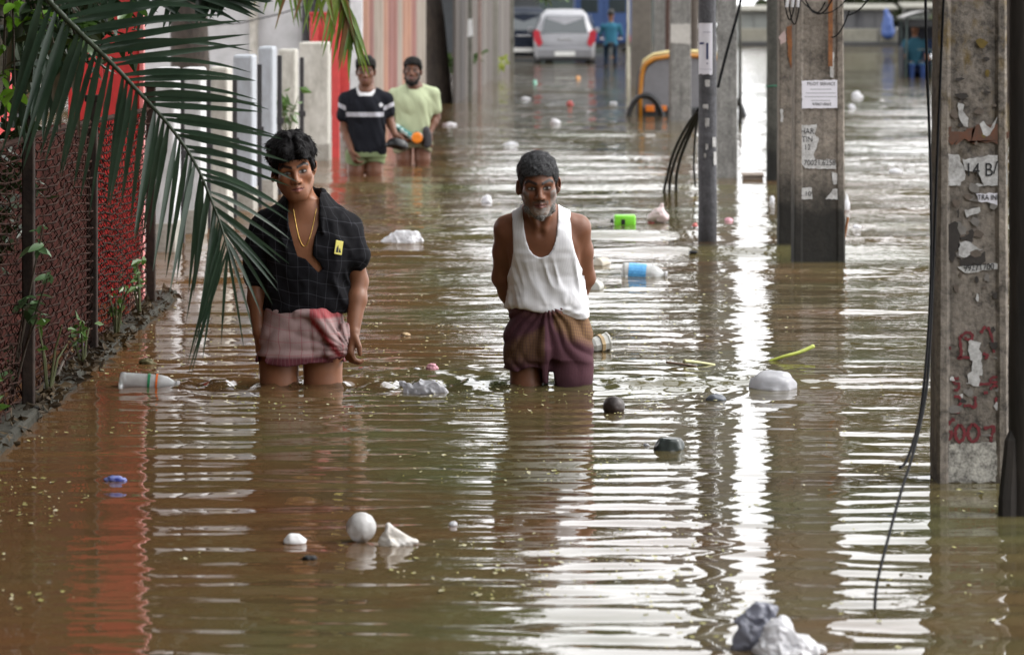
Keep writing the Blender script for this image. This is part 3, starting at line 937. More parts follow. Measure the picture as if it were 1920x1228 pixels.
# ------------------------------------------------------------------ utility poles
def conc(name, c, c2, moss=None, wet=0.25):
    """weathered cast concrete: stains, pits, moss, a dark tide mark where it stands in the water"""
    k = N(name)
    v = k.coord('Object')
    f1 = k.noise(v, 7, 8, 0.7)
    f2 = k.noise(v, 45, 5, 0.7)
    col = k.ramp(k.math('MULTIPLY_ADD', f2, 0.45, k.math('MULTIPLY', f1, 0.55)), [(0.38, c2), (0.50, c), (0.64, tuple(min(1, x * 1.6) for x in c))])
    if moss:
        g = k.noise(k.coord('Object', (1, 1, 0.6)), 11, 6, 0.7)
        sep = k.n('SeparateXYZ'); tc = k.n('TexCoord'); k.l(tc.outputs['Object'], sep.inputs[0])
        hi = k.n('MapRange'); k.l(sep.outputs['Z'], hi.inputs[0]); hi.inputs[1].default_value = 0.95; hi.inputs[2].default_value = 1.35
        mm = k.n('MapRange'); k.l(g, mm.inputs[0]); mm.inputs[1].default_value = 0.50; mm.inputs[2].default_value = 0.66
        col = k.mix(k.math('MULTIPLY', mm.outputs[0], hi.outputs[0]), col, moss)
    st = k.noise(k.coord('Object', (1, 1, 0.08)), 22, 4, 0.6)
    sm = k.n('MapRange'); k.l(st, sm.inputs[0]); sm.inputs[1].default_value = 0.52; sm.inputs[2].default_value = 0.72
    col = k.mix(k.math('MULTIPLY', sm.outputs[0], 0.55), col, tuple(x * 0.5 for x in c2))
    # soaked foot
    s2 = k.n('SeparateXYZ'); t2 = k.n('TexCoord'); k.l(t2.outputs['Object'], s2.inputs[0])
    zz = k.math('ADD', s2.outputs['Z'], k.math('MULTIPLY', k.noise(v, 9, 4), -0.30))
    wm = k.n('MapRange'); k.l(zz, wm.inputs[0]); wm.inputs[1].default_value = wet; wm.inputs[2].default_value = wet - 0.30
    col = k.mix(k.math('MULTIPLY', wm.outputs[0], 0.95 if wet > 0 else 0.0), col, (0.009, 0.0085, 0.007))
    k.base(col)
    k.set(Roughness=0.88)
    k.bump(k.math('MULTIPLY_ADD', f2, 0.6, f1), 0.7, 0.012)
    MATS[name] = k.m
    return k.m
C_OLD = conc('old mottled concrete', (0.190, 0.165, 0.140), (0.045, 0.039, 0.034), (0.150, 0.100, 0.026), -0.2)
C_MID = conc('brown grey concrete', (0.205, 0.178, 0.150), (0.085, 0.073, 0.062), None, 0.42)
C_LIGHT = conc('light grey concrete', (0.215, 0.21, 0.20), (0.12, 0.116, 0.11), None, 0.0)
C_DARK = conc('dark mossy concrete', (0.060, 0.058, 0.050), (0.025, 0.025, 0.020), None, 0.35)
C_STEEL = conc('grey painted steel', (0.085, 0.085, 0.095), (0.055, 0.055, 0.060), None, 0.05)
PAPER = pm('weathered white paper', (0.60, 0.60, 0.60), 0.8, 0.18, 22, 0.3, (0.26, 0.25, 0.24))
LILAC = pm('white poster paper', (0.74, 0.73, 0.80), 0.7, 0.06, 9, 0.05)
INK = pm('black printing ink', (0.015, 0.015, 0.017), 0.7, 0.1, 30, 0)
BLUEINK = pm('blue printing ink', (0.03, 0.04, 0.13), 0.7, 0.1, 30, 0)
REDP = pm('red brushed paint', (0.20, 0.022, 0.030), 0.75, 0.6, 40, 0.1, (0.085, 0.020, 0.022))
CABLE = pm('black cable', (0.006, 0.006, 0.007), 0.7, 0.2, 20, 0, spec=0.1)

def square_pole(px0, px1, yb, depth, mat, label, web=True, h=7.0, side_px=0.0, rz=0.0, taper=0.75):
    d = wd(yb)
    a, b = at(px0, yb, d), at(px1, yb, d)
    w = b.x - a.x
    root = empty('utility_pole', ((a.x + b.x) / 2, d + depth / 2, 0), label, 'utility pole', 'poles standing in the flood', rz)
    bm = bmesh.new()
    # section: flanges with a shallow recess down the middle of front and back
    rc = 0.012 if web else 0.0
    e = w * 0.13
    c = 0.010
    hw, hd = w / 2, depth / 2
    sec = [(-hw + c, -hd), (-hw + e, -hd), (-hw + e + rc, -hd + rc), (hw - e - rc, -hd + rc), (hw - e, -hd), (hw - c, -hd), (hw, -hd + c), (hw, hd - c), (hw - c, hd), (-hw + c, hd), (-hw, hd - c), (-hw, -hd + c)]
    rows = []
    r = random.Random(int(px0))
    zs = np.concatenate([[BED], np.linspace(-0.05, 1.7, 26), [h]])
    for z in zs:
        t = 1 - (1 - taper) * max(0, z) / h
        rows.append([bm.verts.new((x * t + r.uniform(-.0012, .0012), y * t + r.uniform(-.0012, .0012), z)) for x, y in sec])
    n = len(sec)
    for i in range(len(rows) - 1):
        for j in range(n):
            k = (j + 1) % n
            bm.faces.new((rows[i][j], rows[i][k], rows[i + 1][k], rows[i + 1][j]))
    bm.faces.new(rows[-1]); bm.faces.new(rows[0][::-1])
    me = bpy.data.meshes.new('shaft'); bm.to_mesh(me); bm.free()
    me.materials.append(mat)
    o = bpy.data.objects.new('shaft', me); link(o, root)
    return root, d, w

def round_pole(px0, px1, yb, mat, label, h=7.0, group='poles standing in the flood', name='utility_pole', lean=0.0, n=16):
    d = wd(yb)
    a, b = at(px0, yb, d), at(px1, yb, d)
    rr = (b.x - a.x) / 2
    root = empty(name, ((a.x + b.x) / 2, d + rr, 0), label, 'utility pole' if name == 'utility_pole' else 'post', group)
    m = MB()
    zs = [BED] + list(np.linspace(0, 1.6, 12)) + [h]
    r = random.Random(int(px0) + 1)
    m.tube([(lean * z + r.uniform(-.002, .002), 0, z) for z in zs], [rr * (1 - 0.25 * max(0, z) / h) for z in zs], n)
    m.build('shaft', mat, root, True)
    return root, d, rr

def text_mesh(body, size, mat, name='lettering', ext=0.0006, parent=None, loc=(0, 0, 0), width=1.0, rot=0.0):
    """letters standing upright, facing the camera"""
    cu = bpy.data.curves.new('letters', 'FONT')
    cu.body = body; cu.size = size; cu.extrude = ext; cu.align_x = 'CENTER'; cu.align_y = 'CENTER'
    t = bpy.data.objects.new('letters', cu); COL.objects.link(t)
    bpy.context.view_layer.update()
    me = bpy.data.meshes.new_from_object(t.evaluated_get(bpy.context.evaluated_depsgraph_get()))
    bpy.data.objects.remove(t); bpy.data.curves.remove(cu)
    me.name = name
    me.materials.clear(); me.materials.append(mat)
    o = bpy.data.objects.new(name, me); link(o, parent)
    o.location = loc; o.rotation_euler = (rad(90), rot, 0); o.scale = (width, 1, 1)
    return o

def scrap(name, pts, y, mat, parent, th=0.0012, jag=0.0, seed=0):
    """torn paper: outline (x, z), each side broken up"""
    r = random.Random(seed)
    out = []
    for i, (x, z) in enumerate(pts):
        x2, z2 = pts[(i + 1) % len(pts)]
        n = max(1, int(math.hypot(x2 - x, z2 - z) / 0.012)) if jag else 1
        for j in range(n):
            t = j / n
            out.append((x + (x2 - x) * t + r.uniform(-jag, jag), z + (z2 - z) * t + r.uniform(-jag, jag)))
    m = MB(); m.prism(out, y - th, y)
    return m.build(name, mat, parent)

def strokes(lines, y, r_, mat, parent, name='painted_mark'):
    m = MB()
    for ln in lines:
        pts = []
        # smooth the polyline
        P = [Vector((x, y, z)) for x, z in ln]
        for i in range(len(P) - 1):
            p0, p1, p2, p3 = P[max(i - 1, 0)], P[i], P[i + 1], P[min(i + 2, len(P) - 1)]
            for t in (0, .25, .5, .75):
                pts.append(0.5 * ((2 * p1) + (p2 - p0) * t + (2 * p0 - 5 * p1 + 4 * p2 - p3) * t * t + (-p0 + 3 * p1 - 3 * p2 + p3) * t ** 3))
        pts.append(P[-1])
        vs = []
        for i, p in enumerate(pts):
            t = (pts[min(i + 1, len(pts) - 1)] - pts[max(i - 1, 0)])
            t = t.normalized() if t.length > 0 else Vector((1, 0, 0))
            nrm = Vector((-t.z, 0, t.x)) * r_ * (1 + 0.35 * math.sin(i * 2.3))
            vs += [p + nrm, p - nrm, p + nrm + Vector((0, 0.0015, 0)), p - nrm + Vector((0, 0.0015, 0))]
        fs = []
        for i in range(len(pts) - 1):
            a = 4 * i; b = a + 4
            fs += [(a, a + 1, b + 1, b), (a + 2, b + 2, b + 3, a + 3), (a, b, b + 2, a + 2), (a + 1, a + 3, b + 3, b + 1)]
        m.add(vs, fs)
    return m.build(name, mat, parent)

# ---- the near pole on the right
root, d, w = square_pole(1757, 1893, 905, 0.20, C_OLD, 'mottled concrete pole at the right with torn posters and red painted numbers', True, 7.0)
s = FPX / d
cx = (root.location.x / d * FPX) + 960 - 0
fx = lambda px: (px - 960) / s - root.location.x
fz = lambda py: (905 - py) / s
yf = -0.10 + 0.010                # recessed face of the web
def sc(nm, pl, mt, dy=0.0, jag=0.003, seed=1):
    return scrap(nm, [(fx(x), fz(y)) for x, y in pl], yf - 0.0012 - dy, mt, root, 0.0014, jag, seed)
sc('poster_scrap', [(1778, 290), (1798, 290), (1812, 330), (1800, 348), (1780, 348)], PAPER, seed=1)
sc('poster_scrap', [(1804, 300), (1888, 288), (1889, 348), (1846, 350), (1834, 325), (1808, 318)], PAPER, seed=2)
sc('poster_scrap', [(1832, 364), (1873, 362), (1873, 388), (1858, 380), (1834, 378)], LILAC, seed=3)
sc('poster_scrap', [(1798, 455), (1812, 452), (1845, 470), (1828, 472), (1812, 484), (1798, 480)], PAPER, seed=4)
sc('poster_scrap', [(1796, 502), (1884, 492), (1886, 505), (1810, 512)], PAPER, seed=5)
sc('poster_scrap', [(1808, 395), (1838, 390), (1840, 398), (1812, 408)], PAPER, seed=6)
sc('poster_scrap', [(1798, 192), (1808, 195), (1806, 208), (1818, 222), (1816, 240), (1803, 232), (1796, 214)], PAPER, seed=7)
sc('poster_scrap', [(1838, 235), (1846, 228), (1856, 240), (1872, 220), (1866, 240), (1852, 258), (1846, 254)], PAPER, seed=8)
sc('poster_scrap', [(1816, 640), (1838, 640), (1842, 690), (1836, 722), (1812, 722), (1824, 680)], PAPER, jag=0.006, seed=9)
sc('glue_stain', [(1774, 420), (1796, 416), (1800, 460), (1786, 490), (1776, 470)], pm('dark glue stain', (0.045, 0.038, 0.034), 0.8, 0.5, 20, 0.1), jag=0.006, seed=10)
sc('glue_stain', [(1800, 440), (1826, 430), (1828, 455), (1802, 452)], MATS['dark glue stain'], -0.0008, jag=0.006, seed=11)
sc('glue_stain', [(1800, 486), (1850, 474), (1852, 492), (1806, 502)], MATS['dark glue stain'], -0.0008, jag=0.006, seed=12)
sc('rust_stain', [(1775, 244), (1888, 236), (1888, 266), (1776, 268)], pm('brick red stain', (0.155, 0.062, 0.034), 0.85, 0.5, 14, 0.1, (0.085, 0.062, 0.05)), -0.0007, jag=0.014, seed=13)
text_mesh('14 B', 36 / s, INK, parent=root, loc=(fx(1836), yf - 0.0044, fz(320)), width=0.8)
text_mesh('/', 34 / s, INK, parent=root, loc=(fx(1867), yf - 0.0044, fz(316)))
text_mesh('TRA INI', 14 / s, INK, parent=root, loc=(fx(1853), yf - 0.0044, fz(371)), width=0.8)
text_mesh('99271700', 17 / s, INK, parent=root, loc=(fx(1836), yf - 0.0044, fz(502)), width=0.85, rot=rad(-4))
yp = yf - 0.0016
def st(lines, wdt=2.6, nm='painted_mark'):
    strokes([[(fx(x), fz(y)) for x, y in ln] for ln in lines], yp, wdt / s, REDP, root, nm)
k = 180 / 614.0
def zz(pts):                      # marks traced from an enlargement
    return [(1740 + x * k, 600 + y * k) for x, y in pts]
st([zz([(205, 105), (212, 170), (215, 225), (195, 245), (235, 240), (280, 245)]), zz([(210, 110), (250, 80), (285, 95), (280, 125), (250, 125), (240, 110)]), zz([(110, 185), (150, 180)])])
st([zz([(370, 40), (340, 85)]), zz([(385, 45), (410, 110), (425, 210)]), zz([(480, 90), (460, 150), (465, 210)]), zz([(355, 215), (385, 230), (365, 250)])])
st([zz([(200, 375), (170, 378), (172, 405), (200, 410), (195, 445), (168, 450)]), zz([(320, 412), (400, 410)]), zz([(465, 365), (415, 370), (402, 395), (430, 400), (470, 395)]), zz([(400, 445), (430, 420), (465, 430)]), zz([(360, 468), (385, 464)])])
st([zz([(170, 490), (205, 495), (215, 525), (190, 560), (170, 585), (195, 590), (215, 560)]), zz([(230, 550), (270, 548), (305, 560), (303, 490)]), zz([(440, 495), (436, 570)])])
st([zz([(170, 632), (130, 670), (110, 730), (120, 765), (150, 750), (150, 715), (120, 720)]), zz([(205, 670), (180, 700), (180, 750), (205, 780), (232, 750), (232, 700), (205, 670)]), zz([(290, 665), (262, 700), (262, 750), (292, 780), (325, 745), (325, 695), (290, 665)]), zz([(360, 695), (425, 685), (410, 740), (405, 780)])], 3.0, 'painted_number')
sc('flaked_paint', [(1766, 838), (1800, 832), (1870, 828), (1872, 880), (1868, 904), (1766, 906), (1770, 880)], pm('flaking white paint', (0.55, 0.53, 0.48), 0.85, 0.75, 26, 0.3, (0.045, 0.04, 0.035)), -0.0004, jag=0.006, seed=20)
st([zz([(120, 855), (125, 930), (118, 1010)]), zz([(190, 880), (260, 870), (225, 920), (255, 945), (235, 1005), (190, 1000)]), zz([(310, 1010), (318, 870), (350, 858), (380, 880), (360, 920), (325, 935)]), zz([(340, 935), (350, 1005)]), zz([(420, 885), (445, 890)])], 3.4, 'painted_number')

# remnants of older bills: many small torn flakes, pale and dark
rr_ = random.Random(44)
GREYP2 = pm('grey paper remnant', (0.23, 0.215, 0.20), .85, .4, 20, .1); TANP = pm('browned paper remnant', (0.15, 0.12, 0.098), .85, .4, 20, .1)
for i in range(58):
    x, y = rr_.uniform(1776, 1880), rr_.choice([rr_.uniform(280, 600), rr_.uniform(280, 600), rr_.uniform(20, 280), rr_.uniform(600, 840)])
    w_, h_ = rr_.uniform(4, 20), rr_.uniform(3, 14)
    pl = [(x + w_ * math.cos(a) * rr_.uniform(.4, 1), y + h_ * math.sin(a) * rr_.uniform(.4, 1)) for a in np.linspace(0, 2 * PI, 7, endpoint=False)][::-1]
    pl = [(min(1884, max(1773, a)), b) for a, b in pl]
    sc('bill_remnant', pl, [GREYP2, TANP, MATS['dark glue stain'], GREYP2, PAPER][i % 5] if y > 280 else [TANP, MATS['dark glue stain'], pm('mustard lichen', (0.17, 0.12, 0.03), .9, .4, 20, .2)][i % 3], -0.0011 + 0.00002 * i, 0.002, 100 + i)

# dark wooden post at the very edge
root, d, rr = round_pole(1896, 1975, 968, pm('black weathered timber', (0.040, 0.032, 0.027), 0.9, 0.6, 6, 0.7, (0.012, 0.011, 0.010), 0.02, stretch=(1, 1, 0.2)), 'dark weathered timber post at the right edge in front of the mottled pole', 7.0, name='timber_post', group=None)
m = MB(); m.tube([(-0.075, -0.03, BED), (-0.070, -0.035, 0.05), (-0.055, -0.02, 0.22), (-0.030, 0.0, 0.30)], [0.030, 0.028, 0.022, 0.008], 7)
m.build('split_piece', MATS['black weathered timber'], root)

# ---- pole with notices, and its companion
root, d, w = square_pole(1489, 1585, 487, 0.26, C_MID, 'brown concrete pole with a white notice and torn number posters', True)
s = FPX / d
fx2 = lambda px: (px - 960) / s - root.location.x
fz2 = lambda py: (487 - py) / s
yf2 = -0.13 + 0.010
def sc2(nm, pl, mt, seed, jag=0.003, dy=0.0):
    return scrap(nm, [(fx2(x), fz2(y)) for x, y in pl], yf2 - 0.0015 - dy, mt, root, 0.002, jag, seed)
nt_ = sc2('notice', [(1502, 152), (1575, 150), (1576, 203), (1502, 204)], LILAC, 2, 0.0015)
sc2('poster_scrap', [(1499, 112), (1503, 112), (1504, 205), (1499, 212)], PAPER, 3)
sc2('poster_scrap', [(1556, 100), (1564, 98), (1563, 146), (1556, 144)], PAPER, 4)
sc2('poster_scrap', [(1497, 236), (1532, 234), (1528, 252), (1536, 262), (1526, 290), (1530, 300), (1566, 300), (1568, 318), (1510, 316), (1497, 298)], PAPER, 5)
sc2('poster_scrap', [(1497, 354), (1522, 352), (1523, 374), (1497, 374)], PAPER, 6)
sc2('poster_scrap', [(1560, 322), (1571, 326), (1570, 346), (1562, 346)], PAPER, 7)
sc2('poster_scrap', [(1562, 356), (1571, 354), (1572, 374), (1548, 374)], PAPER, 8)
text_mesh('PILOT SERVICE', 8.5 / s, INK, parent=root, loc=(fx2(1540), yf2 - 0.0045, fz2(158)), width=0.95)
for yy_, wd_ in ((168, 40), (175, 56), (182, 60), (189, 36)):
    m = MB(); m.box((fx2(1539), yf2 - 0.0040, fz2(yy_)), (wd_ / s, 0.0008, 1.6 / s)); m.build('print_line', pm('faint print', (0.42, 0.42, 0.46), 0.8, 0.2, 60, 0), root)
text_mesh('9706718063', 7.5 / s, INK, parent=root, loc=(fx2(1541), yf2 - 0.0045, fz2(196)), width=0.95)
text_mesh('HAR\nTIN\n12', 15 / s, INK, parent=root, loc=(fx2(1514), yf2 - 0.0045, fz2(262)), width=0.85)
text_mesh('70021.6258', 15 / s, INK, parent=root, loc=(fx2(1537), yf2 - 0.0045, fz2(306)), width=0.85)
text_mesh('L 10', 13 / s, INK, parent=root, loc=(fx2(1510), yf2 - 0.0045, fz2(364)))
m = MB(); m.box((fx2(1556), -0.165, fz2(60)), (8 / s, 0.02, 130 / s)); m.build('rusty_strap', pm('orange rust', (0.30, 0.12, 0.04), 0.85, 0.5, 12, 0.3, (0.13, 0.055, 0.03)), root)
m = MB(); m.tube([(fx2(1580), -0.05, fz2(488)), (fx2(1583), -0.06, fz2(398))], 0.012, 6); m.tube([(fx2(1576), -0.10, fz2(488)), (fx2(1591), -0.10, fz2(408))], 0.008, 6)
m.build('leaning_stick', MATS['orange rust'], root)
m = MB()
for i, (x0, y0_, x1, y1_, sag) in enumerate(((1470, 0, 1490, 0, 38), (1478, 8, 1500, -5, 45), (1506, -6, 1562, -8, 34), (1500, 0, 1585, 0, 26), (1585, 30, 1640, -20, 10), (1556, 70, 1590, 20, 14), (1512, 10, 1545, 4, 18))):
    pts = []
    for t in np.linspace(0, 1, 12):
        pts.append((fx2(x0 + (x1 - x0) * t), -0.16 - 0.01 * i, fz2(y0_ + (y1_ - y0_) * t + sag * 4 * t * (1 - t))))
    m.tube(pts, 0.0045 if i != 3 else 0.003, 5)
m.build('cable_loops', CABLE, root)
for x in (1474, 1484, 1494):
    m = MB(); m.tube([(fx2(x), -0.18, fz2(14)), (fx2(x + 2), -0.18, fz2(-4))], 0.010, 6); m.build('clamp', pm('pale clamp', (0.55, 0.55, 0.57), 0.5, 0.2, 10, 0.05), root)

root, d, w = square_pole(1461, 1492, 464, 0.2, C_MID, 'narrow concrete pole with rust stains just left of the noticed pole', False)
s = FPX / d
fx3 = lambda px: (px - 960) / s - root.location.x
fz3 = lambda py: (464 - py) / s
scrap('rust_stain', [(fx3(x), fz3(y)) for x, y in ((1475, 52), (1490, 44), (1491, 110), (1482, 130), (1477, 100))], -0.1005, MATS['orange rust'], root, 0.002, 0.004, 3)
scrap('torn_paper', [(fx3(x), fz3(y)) for x, y in ((1460, 70), (1472, 56), (1474, 78), (1464, 84))], -0.1005, pm('pinkish torn paper', (0.52, 0.40, 0.38), 0.8, 0.2, 12), root, 0.003, 0.003, 4)
scrap('torn_paper', [(fx3(x), fz3(y)) for x, y in ((1463, 205), (1468, 206), (1468, 230), (1464, 228))], -0.1005, PAPER, root, 0.002, 0.003, 5)
round_pole(1438, 1470, 340, C_DARK, 'dark mossy pole with a green cord, behind the narrow concrete pole', 7.0)
o = bpy.data.objects[-1] if False else None
pd = wd(340); pc = at(1454, 162, pd)
m = MB(); m.tube([(pc.x + 0.076 * math.cos(t), pd + 0.073 + 0.076 * math.sin(t), pc.z + 0.004 * math.sin(3 * t)) for t in np.linspace(0, 2 * PI, 20)], 0.006, 5)
tag(m.build('cord', pm('green cord', (0.02, 0.16, 0.09), 0.6, 0.2, 20, 0)), 'thin green cord tied round the dark mossy pole', 'cord')

# ---- steel tube with a poster
root, d, rr = round_pole(1310, 1345, 453, C_STEEL, 'dark grey steel tube pole with a white poster wrapped round it', 7.0)
s = FPX / d
def wrapped(name, px0, px1, py0, py1, mat, root, d, rr, yb, off=0.002, pxc=1327.5, rag=0.0, seed=1):
    s = FPX / d
    m = MB(); n = 10; vs = []
    rd = random.Random(seed)
    for j in range(n + 1):
        px = px0 + (px1 - px0) * j / n
        a = math.asin(max(-0.999, min(0.999, (px - pxc) / s / (rr + off))))
        jj = rd.uniform(-rag, rag) * 0.01
        for z in ((yb - py1) / s + jj, (yb - py0) / s):
            vs.append((math.sin(a) * (rr + off), -math.cos(a) * (rr + off), z))
    m.add(vs, [(2 * j, 2 * j + 2, 2 * j + 3, 2 * j + 1) for j in range(n)])
    return m.build(name, mat, root, True)
wrapped('poster', 1310.5, 1336, 44, 140, LILAC, root, d, rr, 453, 0.004, rag=0.5)
for (a, b, c, e, mt) in ((1324, 1328, 81, 112, BLUEINK), (1312, 1320, 80, 84, BLUEINK), (1325, 1327, 118, 121, BLUEINK), (1312, 1334, 130, 131, pm('faint line', (0.5, 0.5, 0.58), 0.8, 0.1, 9, 0)), (1318, 1332, 60, 62, MATS['faint line'])):
    wrapped('print_block', a, b, c, e, mt, root, d, rr, 453, 0.0065)
for i, (a, b, c, e) in enumerate(((1322, 1331, 150, 163), (1318, 1328, 196, 204), (1322, 1330, 222, 238), (1336, 1343, 258, 276), (1323, 1328, 270, 280), (1320, 1324, 288, 297), (1338, 1344, 285, 310))):
    wrapped('paper_scrap', a, b, c, e, PAPER, root, d, rr, 453, 0.003, rag=0.8, seed=i)

def cable(pts, r_, label, name='cable', group=None):
    m = MB()
    P = [Vector(p) for p in pts]
    out = []
    for i in range(len(P) - 1):
        p0, p1, p2, p3 = P[max(i - 1, 0)], P[i], P[i + 1], P[min(i + 2, len(P) - 1)]
        for t in np.linspace(0, 1, 8, endpoint=False):
            out.append(0.5 * ((2 * p1) + (p2 - p0) * t + (2 * p0 - 5 * p1 + 4 * p2 - p3) * t * t + (-p0 + 3 * p1 - 3 * p2 + p3) * t ** 3))
    out.append(P[-1])
    m.tube(out, r_, 6)
    return tag(m.build(name, CABLE, None, True), label, 'cable', group)
G = 'thick cables drooping beside the steel pole'
dd = 22.5
for i, pts in enumerate((((1310, 205), (1283, 245), (1262, 290), (1250, 335), (1244, 362)), ((1309, 212), (1288, 250), (1268, 295), (1257, 335), (1255, 362)), ((1311, 216), (1292, 255), (1275, 300), (1268, 335), (1268, 362)), ((1308, 222), (1303, 260), (1301, 310), (1304, 350)))):
    cable([at(x, y, dd + 0.05 * i + (y - 205) * 0.036) for x, y in pts], 0.012 if i < 3 else 0.008, ['outermost thick cable drooping left of the steel pole into the water', 'second thick cable drooping left of the steel pole', 'third thick cable, inside the other drooping ones', 'thin cable hanging straight down beside the steel pole'][i], group=G)
cable([at(1396, -30, 24), at(1382, 30, 24), at(1365, 90, 24), at(1352, 140, 24), at(1346, 165, 24)], 0.010, 'dark cable slanting down to the right of the steel pole')

square_pole(1346, 1383, 336, 0.22, C_LIGHT, 'light grey concrete pole partly hidden by the steel tube pole', False)
r5, d5, w5 = square_pole(1256, 1296, 228, 0.3, C_LIGHT, 'stained pale concrete pole in front of the auto rickshaw', False)
scrap('paper_band', [(-w5 / 2 + 0.01, 1.24), (w5 / 2 - 0.01, 1.24), (w5 / 2 - 0.01, 0.98), (-w5 / 2 + 0.01, 1.0)], -0.152, pm('bleached paper', (0.55, 0.53, 0.50), 0.85, 0.25, 9), r5, 0.004, 0.008, 3)
round_pole(1292, 1311, 214, pm('brown post', (0.115, 0.095, 0.08), 0.9, 0.4, 4, 0.2), 'dark brown post between the pale concrete pole and the steel pole', 5.0, name='post', group=None)
square_pole(1226, 1252, 176, 0.3, C_LIGHT, 'far light grey pole behind the auto rickshaw', False)
square_pole(1184, 1223, 165, 0.4, pm('far brown concrete', (0.17, 0.15, 0.13), 0.9, 0.4, 2, 0.2), 'far brown concrete pole right of the cyclist', False)
round_pole(1247, 1260, 195, pm('reddish rusted tube', (0.10, 0.055, 0.045), 0.8, 0.4, 4, 0.2), 'thin reddish tube beside the pale concrete pole', 5.0, name='post', group=None)
round_pole(1384, 1392, 232, C_DARK, 'short dark stump beside the light grey pole', 0.62, name='post', group=None)
round_pole(1174, 1182, 146, pm('cream marker', (0.50, 0.47, 0.38), 0.8, 0.3, 4, 0.1), 'short cream marker post left of the auto rickshaw', 0.62, name='post', group=None)

# loose cables in front of the near pole
cable([at(1735, -20, 10.9), at(1738, 120, 10.85), at(1744, 300, 10.8), at(1746, 480, 10.7), at(1741, 620, 10.6), at(1728, 760, 10.4), at(1712, 830, 10.2), at(1697, 868, 10.1), at(1687, 876, 10.05)], 0.0045, 'black cable hanging left of the mottled pole, ending in a hook')
cable([at(1770, -20, 10.9), at(1765, 100, 10.9), at(1757, 300, 10.85), at(1750, 500, 10.75), at(1744, 640, 10.6), at(1736, 740, 10.4), at(1715, 840, 10.0), at(1690, 920, 9.6), at(1665, 1010, 9.2), at(1645, 1090, 8.95), at(1640, 1140, 8.82)], 0.0042, 'black cable hanging down the edge of the mottled pole into the water')
# ------------------------------------------------------------------ people
def rot3(yaw=0, pitch=0, roll=0):
    """local axes (right, forward, up) of a figure that faces the camera"""
    B = np.array([[1, 0, 0], [0, -1, 0], [0, 0, 1]], dtype=np.float64)
    E = np.array(Euler((rad(pitch), rad(roll), rad(yaw)), 'XYZ').to_matrix())
    return E @ B

